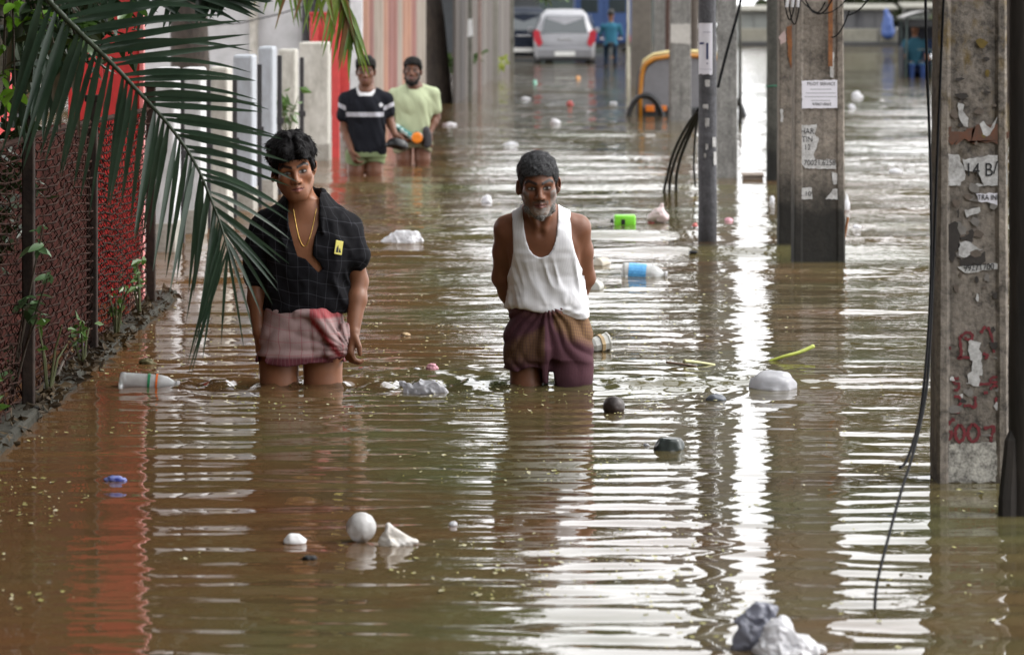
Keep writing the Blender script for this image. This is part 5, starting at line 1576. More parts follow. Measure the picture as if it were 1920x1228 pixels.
# ================================================================= the older man in the white vest
def man_white_vest():
    loc, s, q = person_frame(1030, 720)
    root = empty('person', loc, 'grey bearded man in white sleeveless vest and purple lungi wading, hands behind back', 'person')
    xs = axis(-0.28, 0.24, 0.006, -0.15, 0.055, 0.0034)
    ys = axis(-0.34, 0.26, 0.006, -0.31, -0.06, 0.0034)
    zs = axis(-0.66, 0.98, 0.0075, 0.64, 0.96, 0.0034)
    S = SDF(xs, ys, zs)
    prof = [(0.14, 0, 0.02, 0.135, 0.095), (0.18, -0.002, 0.015, 0.148, 0.102), (0.25, -0.004, 0.005, 0.142, 0.095), (0.34, -0.008, -0.01, 0.130, 0.085), (0.43, -0.014, -0.03, 0.135, 0.09),
            (0.52, -0.022, -0.055, 0.148, 0.098), (0.60, -0.030, -0.075, 0.150, 0.092), (0.645, -0.036, -0.085, 0.115, 0.078), (0.685, -0.040, -0.095, 0.075, 0.062), (0.71, -0.042, -0.10, 0.05, 0.05)]
    S.stack(prof, 0.03)
    for hx, kx in ((988, 987), (1068, 1070)):
        S.chain([q(hx, 640, 0.01), q(kx, 720, -0.01), q(kx, 790, -0.02)], [0.080, 0.064, 0.054], 0.012)
        a = q(kx, 790, -0.02)
        S.chain([a, (a[0], 0.03, -0.38), (a[0], 0.04, -0.53)], [0.052, 0.046, 0.034], 0.02)
        S.cone((a[0], 0.05, BED + 0.035), (a[0], -0.14, BED + 0.02), 0.036, 0.026, 0.02)
    lsh, lel, lwr = q(951, 430, -0.07), q(941, 522, 0.04), q(975, 606, 0.15)
    rsh, rel, rwr = q(1082, 428, -0.07), q(1098, 522, 0.04), q(1066, 590, 0.15)
    for sh, el, wr in ((lsh, lel, lwr), (rsh, rel, rwr)):
        S.chain([sh, sh * 0.55 + el * 0.45, el, el * 0.65 + wr * 0.35, wr], [0.050, 0.046, 0.038, 0.037, 0.026], 0.025)
        S.cone(q(1011, 398, -0.095), sh + [0, 0, 0.012], 0.050, 0.042, 0.04)
    hand(S, lwr, (0.75, 0.15, -0.1), (0, 0, 1), 0.7, 0.95, 1)
    hand(S, rwr, (-0.75, 0.12, 0.05), (0, 0, 1), 0.7, 0.95, 1)
    H = Head(q(1009, 341, -0.185), rot3(yaw=2, pitch=9, roll=-3), 1.0, 0.98, 0.85, 1.0, -0.003)
    H.add(S, q(1011, 402, -0.10))
    # neck cords, collar bones, breast bone hollow
    S.cone(q(994, 392, -0.175), q(1009, 425, -0.165), 0.010, 0.008, 0.018)
    S.cone(q(1030, 392, -0.175), q(1017, 425, -0.165), 0.010, 0.008, 0.018)
    S.cone(q(1006, 428, -0.155), q(962, 412, -0.11), 0.010, 0.013, 0.022)
    S.cone(q(1020, 428, -0.155), q(1070, 412, -0.11), 0.010, 0.013, 0.022)
    S.ell(q(1013, 432, -0.178), (0.010, 0.012, 0.012), 0.02, 'cut')
    base = (0.165, 0.067, 0.036)
    def attrs(V):
        c = H.colour(V, base, (0.16, 0.06, 0.055), beard=0.95, grey=0.9, brow=(0.012, 0.010, 0.010))
        return {'Col': c}
    sobj('body', S, SKIN, root, 1, attrs, 0.35)
    G = SDF(*[axis(c - 0.15, c + 0.17, 0.004) for c in H.c])
    H.hair(G, 0.006, 0.019, 0.056, 0.004, -0.028, 60, None, -0.05)
    hm = hair_mat('greying hair', (0.008, 0.008, 0.009), (0.085, 0.085, 0.09))
    strands(sobj('hair', G, hm, root, 1, None, 0.3), H, 5200, 0.012, hair_mat('grey hair strands', (0.012, 0.012, 0.013), (0.17, 0.17, 0.175)), 5, 0.0016, 0.35)
    # chin beard
    G = SDF(*[axis(c - 0.14, c + 0.12, 0.004) for c in H.c])
    for m in (-1, 1):
        G.chain([H.w(m * 0.054, 0.012, -0.058), H.w(m * 0.044, 0.045, -0.090), H.w(0, 0.076, -0.112)], [0.012, 0.015, 0.016], 0.01)
    X, Y, Z = G.coords()
    G.F += (0.004 * vnoise(X + 0 * Y + 0 * Z, Y + 0 * X + 0 * Z, Z + 0 * X + 0 * Y, 90, 3)).astype(np.float32)
    hm = hair_mat('grey beard', (0.06, 0.055, 0.05), (0.42, 0.40, 0.38))
    strands(sobj('beard', G, hm, root, 1, None, 0.3), H, 1800, 0.010, hm, 6, 0.0018)
    # vest
    T = SDF(axis(-0.22, 0.20, 0.005), axis(-0.26, 0.20, 0.006), axis(0.24, 0.74, 0.005))
    tp = [(0.24, 0.000, 0.004, 0.150, 0.108), (0.285, -0.004, 0.002, 0.158, 0.116), (0.315, -0.008, -0.004, 0.160, 0.118), (0.36, -0.010, -0.012, 0.152, 0.110), (0.44, -0.014, -0.03, 0.146, 0.103),
          (0.52, -0.022, -0.055, 0.155, 0.106), (0.60, -0.030, -0.075, 0.156, 0.100), (0.645, -0.036, -0.085, 0.122, 0.087), (0.69, -0.040, -0.095, 0.080, 0.070), (0.72, -0.042, -0.10, 0.055, 0.055)]
    T.stack(tp, 0.03)
    for sh in (lsh, rsh):
        T.cone(q(1011, 398, -0.095), sh + [0, 0, 0.012], 0.058, 0.050, 0.04)
    X, Y, Z = T.coords()
    nn = vnoise(X + 0.25 * Z + 0 * Y, 0.7 * Y + 0 * X + 0 * Z, Z * 0.22 + 0 * X + 0 * Y, 26, 6)
    n2 = vnoise(X + 0 * Y + 0 * Z, Y + 0 * X + 0 * Z, Z * 2.2 + 0 * Y + 0 * X, 24, 8)
    dn = np.clip((0.56 - Z) / 0.12, 0, 1)
    roll = np.clip((0.335 - Z) / 0.03, 0, 1)
    T.F += (0.020 * np.minimum(np.abs(nn) - 0.45, 0.06) * dn * (1 - 0.5 * roll) + 0.011 * n2 * roll + 0.002 * n2).astype(np.float32)
    zf = Z.ravel()
    xc = ipz(zf, [(0.5, -0.034), (0.72, -0.038)])[None, None, :]
    hw = ipz(zf, [(0.522, 0.0), (0.526, 0.018), (0.535, 0.032), (0.555, 0.046), (0.59, 0.058), (0.64, 0.066), (0.74, 0.072)])[None, None, :]
    neck = np.maximum(np.abs(X - xc) - hw, 0.522 - Z)
    T.F = np.maximum(T.F, -np.maximum(neck, Y + 0.055))
    hb = np.maximum(np.abs(X - xc) - 0.068, 0.60 - Z + 0 * X)
    T.F = np.maximum(T.F, -np.maximum(hb, -0.055 - Y)).astype(np.float32)
    la = ipz(zf, [(0.42, -0.24), (0.430, -0.185), (0.445, -0.168), (0.48, -0.155), (0.54, -0.146), (0.60, -0.147), (0.74, -0.153)])[None, None, :]
    ra = ipz(zf, [(0.42, 0.24), (0.430, 0.170), (0.445, 0.150), (0.48, 0.125), (0.54, 0.102), (0.60, 0.088), (0.74, 0.082)])[None, None, :]
    T.F = np.maximum(T.F, np.maximum(la - X, X - ra)).astype(np.float32)
    hem = 0.296 - 0.030 * np.clip(X / 0.15, -0.3, 1) + 0.006 * np.sin(X * 40)
    T.F = np.maximum(T.F, hem - Z).astype(np.float32)
    def sattr(V):
        col = np.tile(np.array([[0.74, 0.74, 0.77]], dtype=np.float32), (len(V), 1))
        low = np.clip((0.37 - V[:, 2]) / 0.1, 0, 1)[:, None]
        st = np.clip(vnoise(V[:, 0], V[:, 1], V[:, 2], 12, 2) * 0.6 + 0.4, 0, 1)[:, None] * low
        col = col * (1 - st) + np.array([0.60, 0.55, 0.50]) * st
        return {'Col': col, 'cu': np.arctan2(V[:, 0] + 0.02, -(V[:, 1] + 0.03)) * 0.15 + 1}
    m = attr_mat('white ribbed cotton', 0.9, [('cu', 0.011, 0.0035, (0.58, 0.58, 0.62), 0.35)], (190, 0.2, 0.002), 0.15)
    vest = sobj('vest', T, m, root, 1, sattr, 0.4)
    # bound edges of the vest
    # lungi
    U = SDF(axis(-0.21, 0.21, 0.005), axis(-0.22, 0.21, 0.006), axis(-0.05, 0.34, 0.005))
    lp = [(0.11, 0.0, 0.008, 0.158, 0.122), (0.17, -0.004, 0.008, 0.160, 0.124), (0.24, -0.004, 0.004, 0.156, 0.116), (0.30, -0.006, 0.0, 0.152, 0.110), (0.33, -0.006, 0.0, 0.150, 0.108)]
    U.stack(lp, 0.02, 2.5)
    U.chain([q(992, 640, 0.005), q(989, 700, 0), q(990, 716, 0)], [0.094, 0.084, 0.080], 0.05)
    U.chain([q(1064, 640, 0.005), q(1067, 700, 0), q(1067, 740, 0)], [0.094, 0.086, 0.082], 0.05)
    U.cone(q(1024, 582, -0.11), q(1022, 650, -0.115), 0.016, 0.020, 0.02)
    U.cone(q(1022, 650, -0.115), q(1021, 713, -0.085), 0.020, 0.010, 0.02)
    U.cone(q(1030, 582, -0.115), q(1048, 580, -0.110), 0.018, 0.017, 0.008)
    X, Y, Z = U.coords()
    kx, kz = -0.01, 0.33
    an = np.arctan2(X - kx, kz - Z + 0.02)
    r = np.sqrt((X - kx) ** 2 + (Z - kz) ** 2)
    wob = vnoise(X + 0 * Z, 0 * X + 0 * Z, Z + 0 * X, 10, 3)
    fold = (1 - 2 * np.abs(np.sin(an * 11 + 2.2 * wob))) * np.clip(1.3 - r * 3.0, 0.3, 1)
    diag = (1 - 2 * np.abs(np.sin((X * 0.75 + Z * 0.9) * 55 + 3.5 * wob))) * np.clip((0.16 - Z) / 0.1, 0, 1) * (X < -0.01)
    n2 = vnoise(X + 0 * Y + 0 * Z, Y + 0 * X + 0 * Z, Z + 0 * Y + 0 * X, 36, 8)
    U.F += (0.0055 * fold + 0.0045 * diag + 0.0016 * n2).astype(np.float32)
    hem = np.where(X < -0.012, 0.060 + 0.35 * (X + 0.16) * 0.4 + 0.006 * np.sin(X * 60), -0.045 + 0 * X)
    hem = np.where(np.abs(X + 0.018) < 0.016, 0.01, hem)
    U.F = np.maximum(U.F, hem - Z).astype(np.float32)
    slit = np.maximum(np.abs(X - 0.006 - 0.1 * (0.06 - Z)) - 0.010 - 0.12 * (0.05 - Z), Z - 0.055)
    U.F = np.maximum(U.F, -slit).astype(np.float32)
    def lattr(V):
        w = vnoise(V[:, 0], V[:, 1], V[:, 2], 9, 2)
        x, z = V[:, 0], V[:, 2]
        pur = np.array([0.075, 0.030, 0.040]); tan = np.array([0.190, 0.110, 0.052]); br = np.array([0.12, 0.055, 0.045])
        col = np.tile(pur[None, :], (len(V), 1)).astype(np.float32)
        def band(mask, c, a=1.0):
            m = (np.clip(mask, 0, 1) * a)[:, None]
            col[:] = col * (1 - m) + c * m
        w2 = vnoise(V[:, 0], V[:, 1], V[:, 2], 30, 7)
        zz = z + 0.018 * w + 0.006 * w2
        band(((zz - 0.075) / 0.05) * (x < -0.022) * ((0.225 - zz + 0.5 * (x + 0.08)) / 0.06).clip(0, 1), tan * 0.75, 0.75)
        band(((x - 0.012) / 0.01).clip(0, 1) * ((0.300 - zz) / 0.015).clip(0, 1) * ((zz - 0.155 + 0.9 * np.maximum(0, 0.075 - x) * -1.0 + 0.0) / 0.05).clip(0, 1), tan, 0.9)
        band(((zz - 0.27) / 0.02), br, 0.4)
        band(((0.045 - z) / 0.05), pur * 0.6, 0.7)          # soaked hem
        return {'Col': col, 'cu': np.arctan2(x, -V[:, 1]) * 0.15 + 0.010 * w + 1, 'cv': z + 0.08 * x + 0.01 * w + 1}
    m = attr_mat('purple checked lungi', 0.85, [('cu', 0.0125, 0.003, (0.05, 0.02, 0.03), 0.5), ('cv', 0.0125, 0.003, (0.06, 0.025, 0.03), 0.35)], (150, 0.3, 0.003), 0.2)
    sobj('lungi', U, m, root, 1, lattr, 0.4)
    return root

man_checked_shirt()
man_white_vest()
# ------------------------------------------------------------------ the two younger men further up the street
def front_y(S, x, z):
    """first surface met when looking at the figure from the front"""
    i = min(len(S.xs) - 1, int(np.searchsorted(S.xs, x))); k = min(len(S.zs) - 1, int(np.searchsorted(S.zs, z)))
    neg = np.nonzero(S.F[i, :, k] < 0)[0]
    return float(S.ys[neg[0]]) if len(neg) else 0.0

def solid_attr(c, seed=1, var=0.15):
    def f(V):
        col = np.tile(np.array([c], dtype=np.float32), (len(V), 1))
        return {'Col': col * (1 + var * vnoise(V[:, 0], V[:, 1], V[:, 2], 9, seed))[:, None]}
    return f
COTTON = attr_mat('plain cotton', 0.9, None, (120, 0.25, 0.004), 0.2)

def figure(px0, pyw, label, J, skin, headkw, haircfg, beard, tee, teecol, step=0.008, legs=None):
    loc, s, q = person_frame(px0, pyw)
    root = empty('person', loc, label, 'person')
    Q = {k: q(*v) for k, v in J.items()}
    hd = Q['head']
    S = SDF(axis(-0.36, 0.36, step, hd[0] - 0.10, hd[0] + 0.10, 0.005), axis(-0.30, 0.24, step, hd[1] - 0.12, hd[1] + 0.12, 0.005), axis(-0.66, hd[2] + 0.16, step * 1.2, hd[2] - 0.13, hd[2] + 0.14, 0.005))
    nk, hp = Q['neck'], Q['hip']
    up = lambda t: hp + (nk - hp) * t
    T = [(-0.10, .145, .10), (0.0, .158, .108), (.2, .148, .10), (.4, .145, .098), (.62, .160, .105), (.80, .165, .10), (.90, .13, .085), (1.0, .065, .06)]
    S.stack([(up(t)[2], up(t)[0], up(t)[1], a, b) for t, a, b in T], 0.03)
    for hx, kx in ((Q['hipl'], Q['kneel']), (Q['hipr'], Q['kneer'])):
        S.chain([hx, (hx + kx) / 2, kx], [0.085, 0.074, 0.056], 0.015)
        S.chain([kx, (kx[0], 0.03, -0.40), (kx[0], 0.04, -0.53)], [0.055, 0.05, 0.036], 0.015)
        S.cone((kx[0], 0.05, BED + 0.035), (kx[0], -0.14, BED + 0.02), 0.036, 0.026, 0.02)
    for sd in 'lr':
        sh, el, wr = Q['sh' + sd], Q['el' + sd], Q['wr' + sd]
        S.chain([sh, (sh + el) / 2, el, el * .65 + wr * .35, wr], [0.055, 0.045, 0.038, 0.037, 0.026], 0.02)
        S.cone(nk + [0, 0, 0.02], sh + [0, 0, 0.01], 0.05, 0.045, 0.04)
        hand(S, wr, J['hd' + sd], (0.3, -0.8, 0.1), J.get('curl' + sd, 0.6), 1.0, 1)
    H = Head(hd, rot3(**headkw), 1.0)
    H.add(S, nk + [0, 0, 0.01])
    def attrs(V):
        return {'Col': H.colour(V, skin, (0.2, 0.07, 0.06), beard=beard, grey=0)}
    sobj('body', S, SKIN, root, 1, attrs, 0.35)
    G = SDF(*[axis(c - 0.17, c + 0.19, 0.006) for c in H.c])
    H.hair(G, **haircfg)
    sobj('hair', G, MATS.setdefault('short black hair', hair_mat('short black hair', (0.005, 0.005, 0.005), (0.018, 0.016, 0.015))), root, 1, None, 0.3)
    if beard > 0.5:
        G = SDF(*[axis(c - 0.15, c + 0.12, 0.006) for c in H.c])
        for m in (-1, 1):
            G.chain([H.w(m * 0.060, 0.005, -0.030), H.w(m * 0.056, 0.020, -0.070), H.w(m * 0.036, 0.058, -0.105), H.w(0, 0.074, -0.122)], [0.014, 0.018, 0.022, 0.026], 0.012)
        X, Y, Z = G.coords()
        G.F += (0.005 * vnoise(X + 0 * Y + 0 * Z, Y + 0 * X + 0 * Z, Z + 0 * X + 0 * Y, 70, 3)).astype(np.float32)
        sobj('beard', G, MATS['short black hair'], root, 1, None, 0.3)
    # tee shirt
    B = SDF(axis(-0.34, 0.34, 0.0075), axis(-0.24, 0.22, 0.008), axis(tee['hem'] - 0.04, nk[2] + 0.10, 0.0075))
    rows = [(up(t)[2], up(t)[0], up(t)[1], a + tee.get('ease', 0.02), b + 0.018) for t, a, b in T if up(t)[2] > tee['hem'] - 0.05]
    if rows[0][0] > tee['hem'] - 0.03:
        rows.insert(0, (tee['hem'] - 0.05, up(-.1)[0], up(-.1)[1], 0.165, 0.12))
    B.stack(rows, 0.03)
    for sd in 'lr':
        sh, el = Q['sh' + sd], Q['el' + sd]
        B.cone(nk + [0, 0, 0.02], sh + [0, 0, 0.015], 0.055, 0.055, 0.04)
        B.cone(sh + [0, 0, 0.005], sh * (1 - tee['slv']) + el * tee['slv'], 0.066, 0.070, 0.03)
    X, Y, Z = B.coords()
    n1 = vnoise(X + Z * 0.3 + 0 * Y, Y * 0.6 + 0 * X + 0 * Z, Z * 0.35 + 0 * X + 0 * Y, 20, 6)
    B.F += (0.008 * (1 - 2 * np.abs(n1))).astype(np.float32)
    hole = np.sqrt((X - nk[0]) ** 2 + (Y - nk[1] + 0.02) ** 2) - 0.064
    B.F = np.maximum(B.F, -np.maximum(hole, nk[2] - 0.005 - Z)).astype(np.float32)
    B.F = np.maximum(B.F, tee['hem'] + 0.012 * n1 + tee.get('tilt', 0) * X - Z).astype(np.float32)
    sobj('tee_shirt', B, COTTON, root, 1, teecol(Q), 0.4)
    return root, q, Q, S, up

J = dict(head=(686, 134, -0.05), neck=(686, 172, -0.02), hip=(688, 283, 0.0), hipl=(668, 290, 0), hipr=(702, 290, 0), kneel=(667, 352, -0.02), kneer=(700, 352, -0.02),
         shl=(648, 188, -0.01), ell=(645, 242, 0.01), wrl=(660, 283, -0.12), shr=(724, 188, -0.01), elr=(730, 226, 0.03), wrr=(741, 252, -0.08),
         hdl=(0.35, -0.15, -0.9), hdr=(0.4, -0.3, -0.8))
def tee_black(Q):
    def f(V):
        x, y, z = V.T
        col = np.tile(np.array([[0.010, 0.011, 0.016]], dtype=np.float32), (len(V), 1))
        arm = np.abs(x) > 0.165
        zc = np.where(arm, 0.598, 0.548)
        tl = z - zc + np.where(arm, -0.45 * (np.abs(x) - 0.165), 0)
        st = ((np.abs(tl - 0.011) < 0.0075) | (np.abs(tl + 0.011) < 0.0075)) & ((y < 0.06) | arm)
        col[st] = (0.55, 0.55, 0.60)
        mid = (np.abs(tl) < 0.004) & (y < 0.06)
        col[mid] = (0.30, 0.30, 0.36)
        c = Q['neck']
        rr = np.sqrt((x - c[0]) ** 2 + (y - c[1] + 0.02) ** 2)
        col[(rr < 0.086) & (z > c[2] - 0.035)] = (0.68, 0.68, 0.70)
        em = np.sqrt((x - 0.142) ** 2 + (z - 0.628) ** 2) < 0.017
        col[em & (y < 0)] = (0.55, 0.55, 0.58)
        return {'Col': col}
    return f
root, q, Q, S, up = figure(685, 331, 'young man in black tee with white stripes standing beside the red sign', J, (0.15, 0.064, 0.036), dict(yaw=0, pitch=4, roll=0), dict(thick=0.008, top=0.034, line=0.062, clump=0.005, side=-0.01, sc=60, nape=-0.03), 0.12, dict(hem=0.185, slv=0.55, ease=0.022), tee_black)
# pale green shorts
U = SDF(axis(-0.26, 0.24, 0.0075), axis(-0.22, 0.2, 0.008), axis(0.06, 0.30, 0.0075))
h = Q['hip']
U.stack([(0.17, h[0], 0.0, 0.172, 0.12), (0.22, h[0], 0.0, 0.168, 0.118), (0.28, h[0], 0, 0.16, 0.11)], 0.02)
for a in ('hipl', 'hipr'):
    U.cone(Q[a], Q[a] + [0, 0, -0.09], 0.098, 0.094, 0.015)
X, Y, Z = U.coords()
U.F = np.maximum(U.F, 0.115 + 0.02 * np.sin(X * 20) - Z).astype(np.float32)
sobj('shorts', U, COTTON, root, 1, solid_attr((0.20, 0.25, 0.13), 2), 0.4)

J = dict(head=(774, 133, -0.06), neck=(776, 166, -0.02), hip=(774, 262, 0.0), hipl=(757, 268, 0), hipr=(792, 268, 0), kneel=(758, 330, -0.02), kneer=(792, 330, -0.02),
         shl=(740, 180, -0.01), ell=(731, 222, 0.02), wrl=(748, 252, -0.10), shr=(812, 178, -0.01), elr=(818, 220, 0.02), wrr=(806, 248, -0.09),
         hdl=(0.5, -0.35, -0.5), hdr=(-0.25, -0.3, -0.8))
root2, q2, Q2, S2, up2 = figure(775, 308, 'bearded young man in pale green tee standing behind the man in stripes', J, (0.14, 0.058, 0.032), dict(yaw=-4, pitch=-2, roll=2), dict(thick=0.010, top=0.026, line=0.058, clump=0.007, side=-0.03, sc=55, nape=-0.04), 0.95, dict(hem=0.275, slv=0.62, ease=0.028, tilt=0.16), lambda Q: solid_attr((0.43, 0.48, 0.31), 3, 0.06))
U = SDF(axis(-0.26, 0.26, 0.0075), axis(-0.24, 0.2, 0.008), axis(0.04, 0.40, 0.0075))
h = Q2['hip']
U.stack([(0.15, h[0], 0.0, 0.168, 0.122), (0.22, h[0], 0.0, 0.170, 0.122), (0.31, h[0], 0, 0.160, 0.115)], 0.02)
for a in ('hipl', 'hipr'):
    U.cone(Q2[a], Q2[a] + [0, 0, -0.09], 0.096, 0.092, 0.02)
U.cone(q2(746, 238, -0.14), q2(778, 258, -0.15), 0.032, 0.038, 0.02)
U.cone(q2(778, 258, -0.15), q2(800, 262, -0.14), 0.038, 0.026, 0.02)
X, Y, Z = U.coords()
U.F += (0.008 * np.sin((X * 0.8 + Z) * 70)).astype(np.float32)
U.F = np.maximum(U.F, 0.13 + 0.03 * np.sin(X * 16 + 1) - Z).astype(np.float32)
def lung2(V):
    w = vnoise(V[:, 0], V[:, 1], V[:, 2], 26, 2)
    col = np.tile(np.array([[0.17, 0.16, 0.10]], dtype=np.float32), (len(V), 1))
    t = np.clip((V[:, 2] - 0.20 + 0.3 * (V[:, 0] * -1 - 0.02)) / 0.03, 0, 1)[:, None]
    teal = np.where((w > 0.1)[:, None], np.array([[0.42, 0.52, 0.50]]), np.array([[0.07, 0.20, 0.19]]))
    col = col * (1 - t) + teal * t
    return {'Col': col}
sobj('lungi', U, COTTON, root2, 1, lung2, 0.4)

# what they carry
def disc_thing(name, loc, r_, th, mat, label, cat, rim=True, rx=90, ry=0):
    m = MB(); m.lathe([(0.0, -th / 2), (r_ * 0.85, -th / 2), (r_, -th * 0.25), (r_, th * 0.25), (r_ * 0.92, th / 2), (r_ * 0.5, th * 0.42), (0.0, th * 0.42)], 24)
    o = m.build(name, mat, None, True)
    o.location = loc; o.rotation_euler = (rad(rx), rad(ry), 0)
    return tag(o, label, cat)
p = root2.location + Vector(q2(783, 257, -0.20))
o = disc_thing('container_lid', p, 0.052, 0.03, pm('bright orange plastic', (0.85, 0.24, 0.02), 0.4, 0.1, 8, 0), 'round orange lid held at the waist of the man in green', 'lid')
G = SDF(axis(-0.07, 0.07, 0.005), axis(-0.05, 0.05, 0.005), axis(-0.12, 0.12, 0.005))
G.cone((0.0, 0, -0.07), (-0.01, 0, 0.07), 0.030, 0.036, 0.02); G.cone((0.02, 0, 0.03), (0.03, 0.0, -0.05), 0.02, 0.015, 0.02)
o = sobj('sandal', G, pm('dark grey rubber', (0.035, 0.033, 0.038), 0.7, 0.3, 12, 0.1), None, 1)
o.location = root2.location + Vector(q2(802, 257, -0.17)); tag(o, 'dark rubber sandal hanging from the hand of the man in green', 'sandal')
G = SDF(axis(-0.13, 0.13, 0.006), axis(-0.10, 0.10, 0.006), axis(-0.10, 0.10, 0.006))
G.ell((0, 0, 0), (0.095, 0.07, 0.062), 0.01); G.ell((0.0, -0.02, -0.045), (0.075, 0.06, 0.045), 0.02, 'cut')
G.cone((-0.08, -0.03, -0.015), (-0.10, -0.05, -0.02), 0.02, 0.012, 0.02)
o = sobj('cap', G, pm('black glossy cloth', (0.008, 0.008, 0.009), 0.35, 0.2, 12, 0.1), None, 1)
o.location = root.location + Vector(q(746, 271, -0.14)); o.rotation_euler = (0, rad(12), 0); tag(o, 'round black cap held low by the man in the striped tee', 'cap')
# ------------------------------------------------------------------ palm and shrubs at the left
def palm_mat(name, c, c2, tr=0.15, rough=0.32):
    return leaf_mat(name, c, c2, tr, rough)
PALMD = palm_mat('dark palm leaflet', (0.018, 0.038, 0.022), (0.046, 0.078, 0.048), 0.25)
PALMY = palm_mat('yellow green palm leaflet', (0.07, 0.16, 0.02), (0.20, 0.26, 0.035), 0.35)

def blade(base, tip, width, sag, nrm, n=8, tail=0.75):
    """a folded, tapering leaflet that sags toward its tip"""
    base, tip, nrm = Vector(base), Vector(tip), Vector(nrm).normalized()
    vs, fs = [], []
    for i in range(n + 1):
        t = i / n
        p = base.lerp(tip, t) + Vector((0, 0, -1)) * sag * t * t + Vector((0, 0, 1)) * sag * t * 0.6
        d = (tip - base).normalized()
        a = d.cross(nrm).normalized()
        w = width * 0.5 * (min(1, 0.35 + 2.6 * t)) * max(0.015, (1 - t ** 1.7)) ** tail
        vs += [p + a * w + nrm * w * 0.35, p, p - a * w + nrm * w * 0.35]
    for i in range(n):
        k = 3 * i
        fs += [(k, k + 3, k + 4, k + 1), (k + 1, k + 4, k + 5, k + 2)]
    return vs, fs

def spline(P, n):
    P = [Vector(p) for p in P]; out = []
    for j in range(n + 1):
        u = j / n * (len(P) - 1); i = min(int(u), len(P) - 2); t = u - i
        p0, p1, p2, p3 = P[max(i - 1, 0)], P[i], P[i + 1], P[min(i + 2, len(P) - 1)]
        out.append(0.5 * ((2 * p1) + (p2 - p0) * t + (2 * p0 - 5 * p1 + 4 * p2 - p3) * t * t + (-p0 + 3 * p1 - 3 * p2 + p3) * t ** 3))
    return out

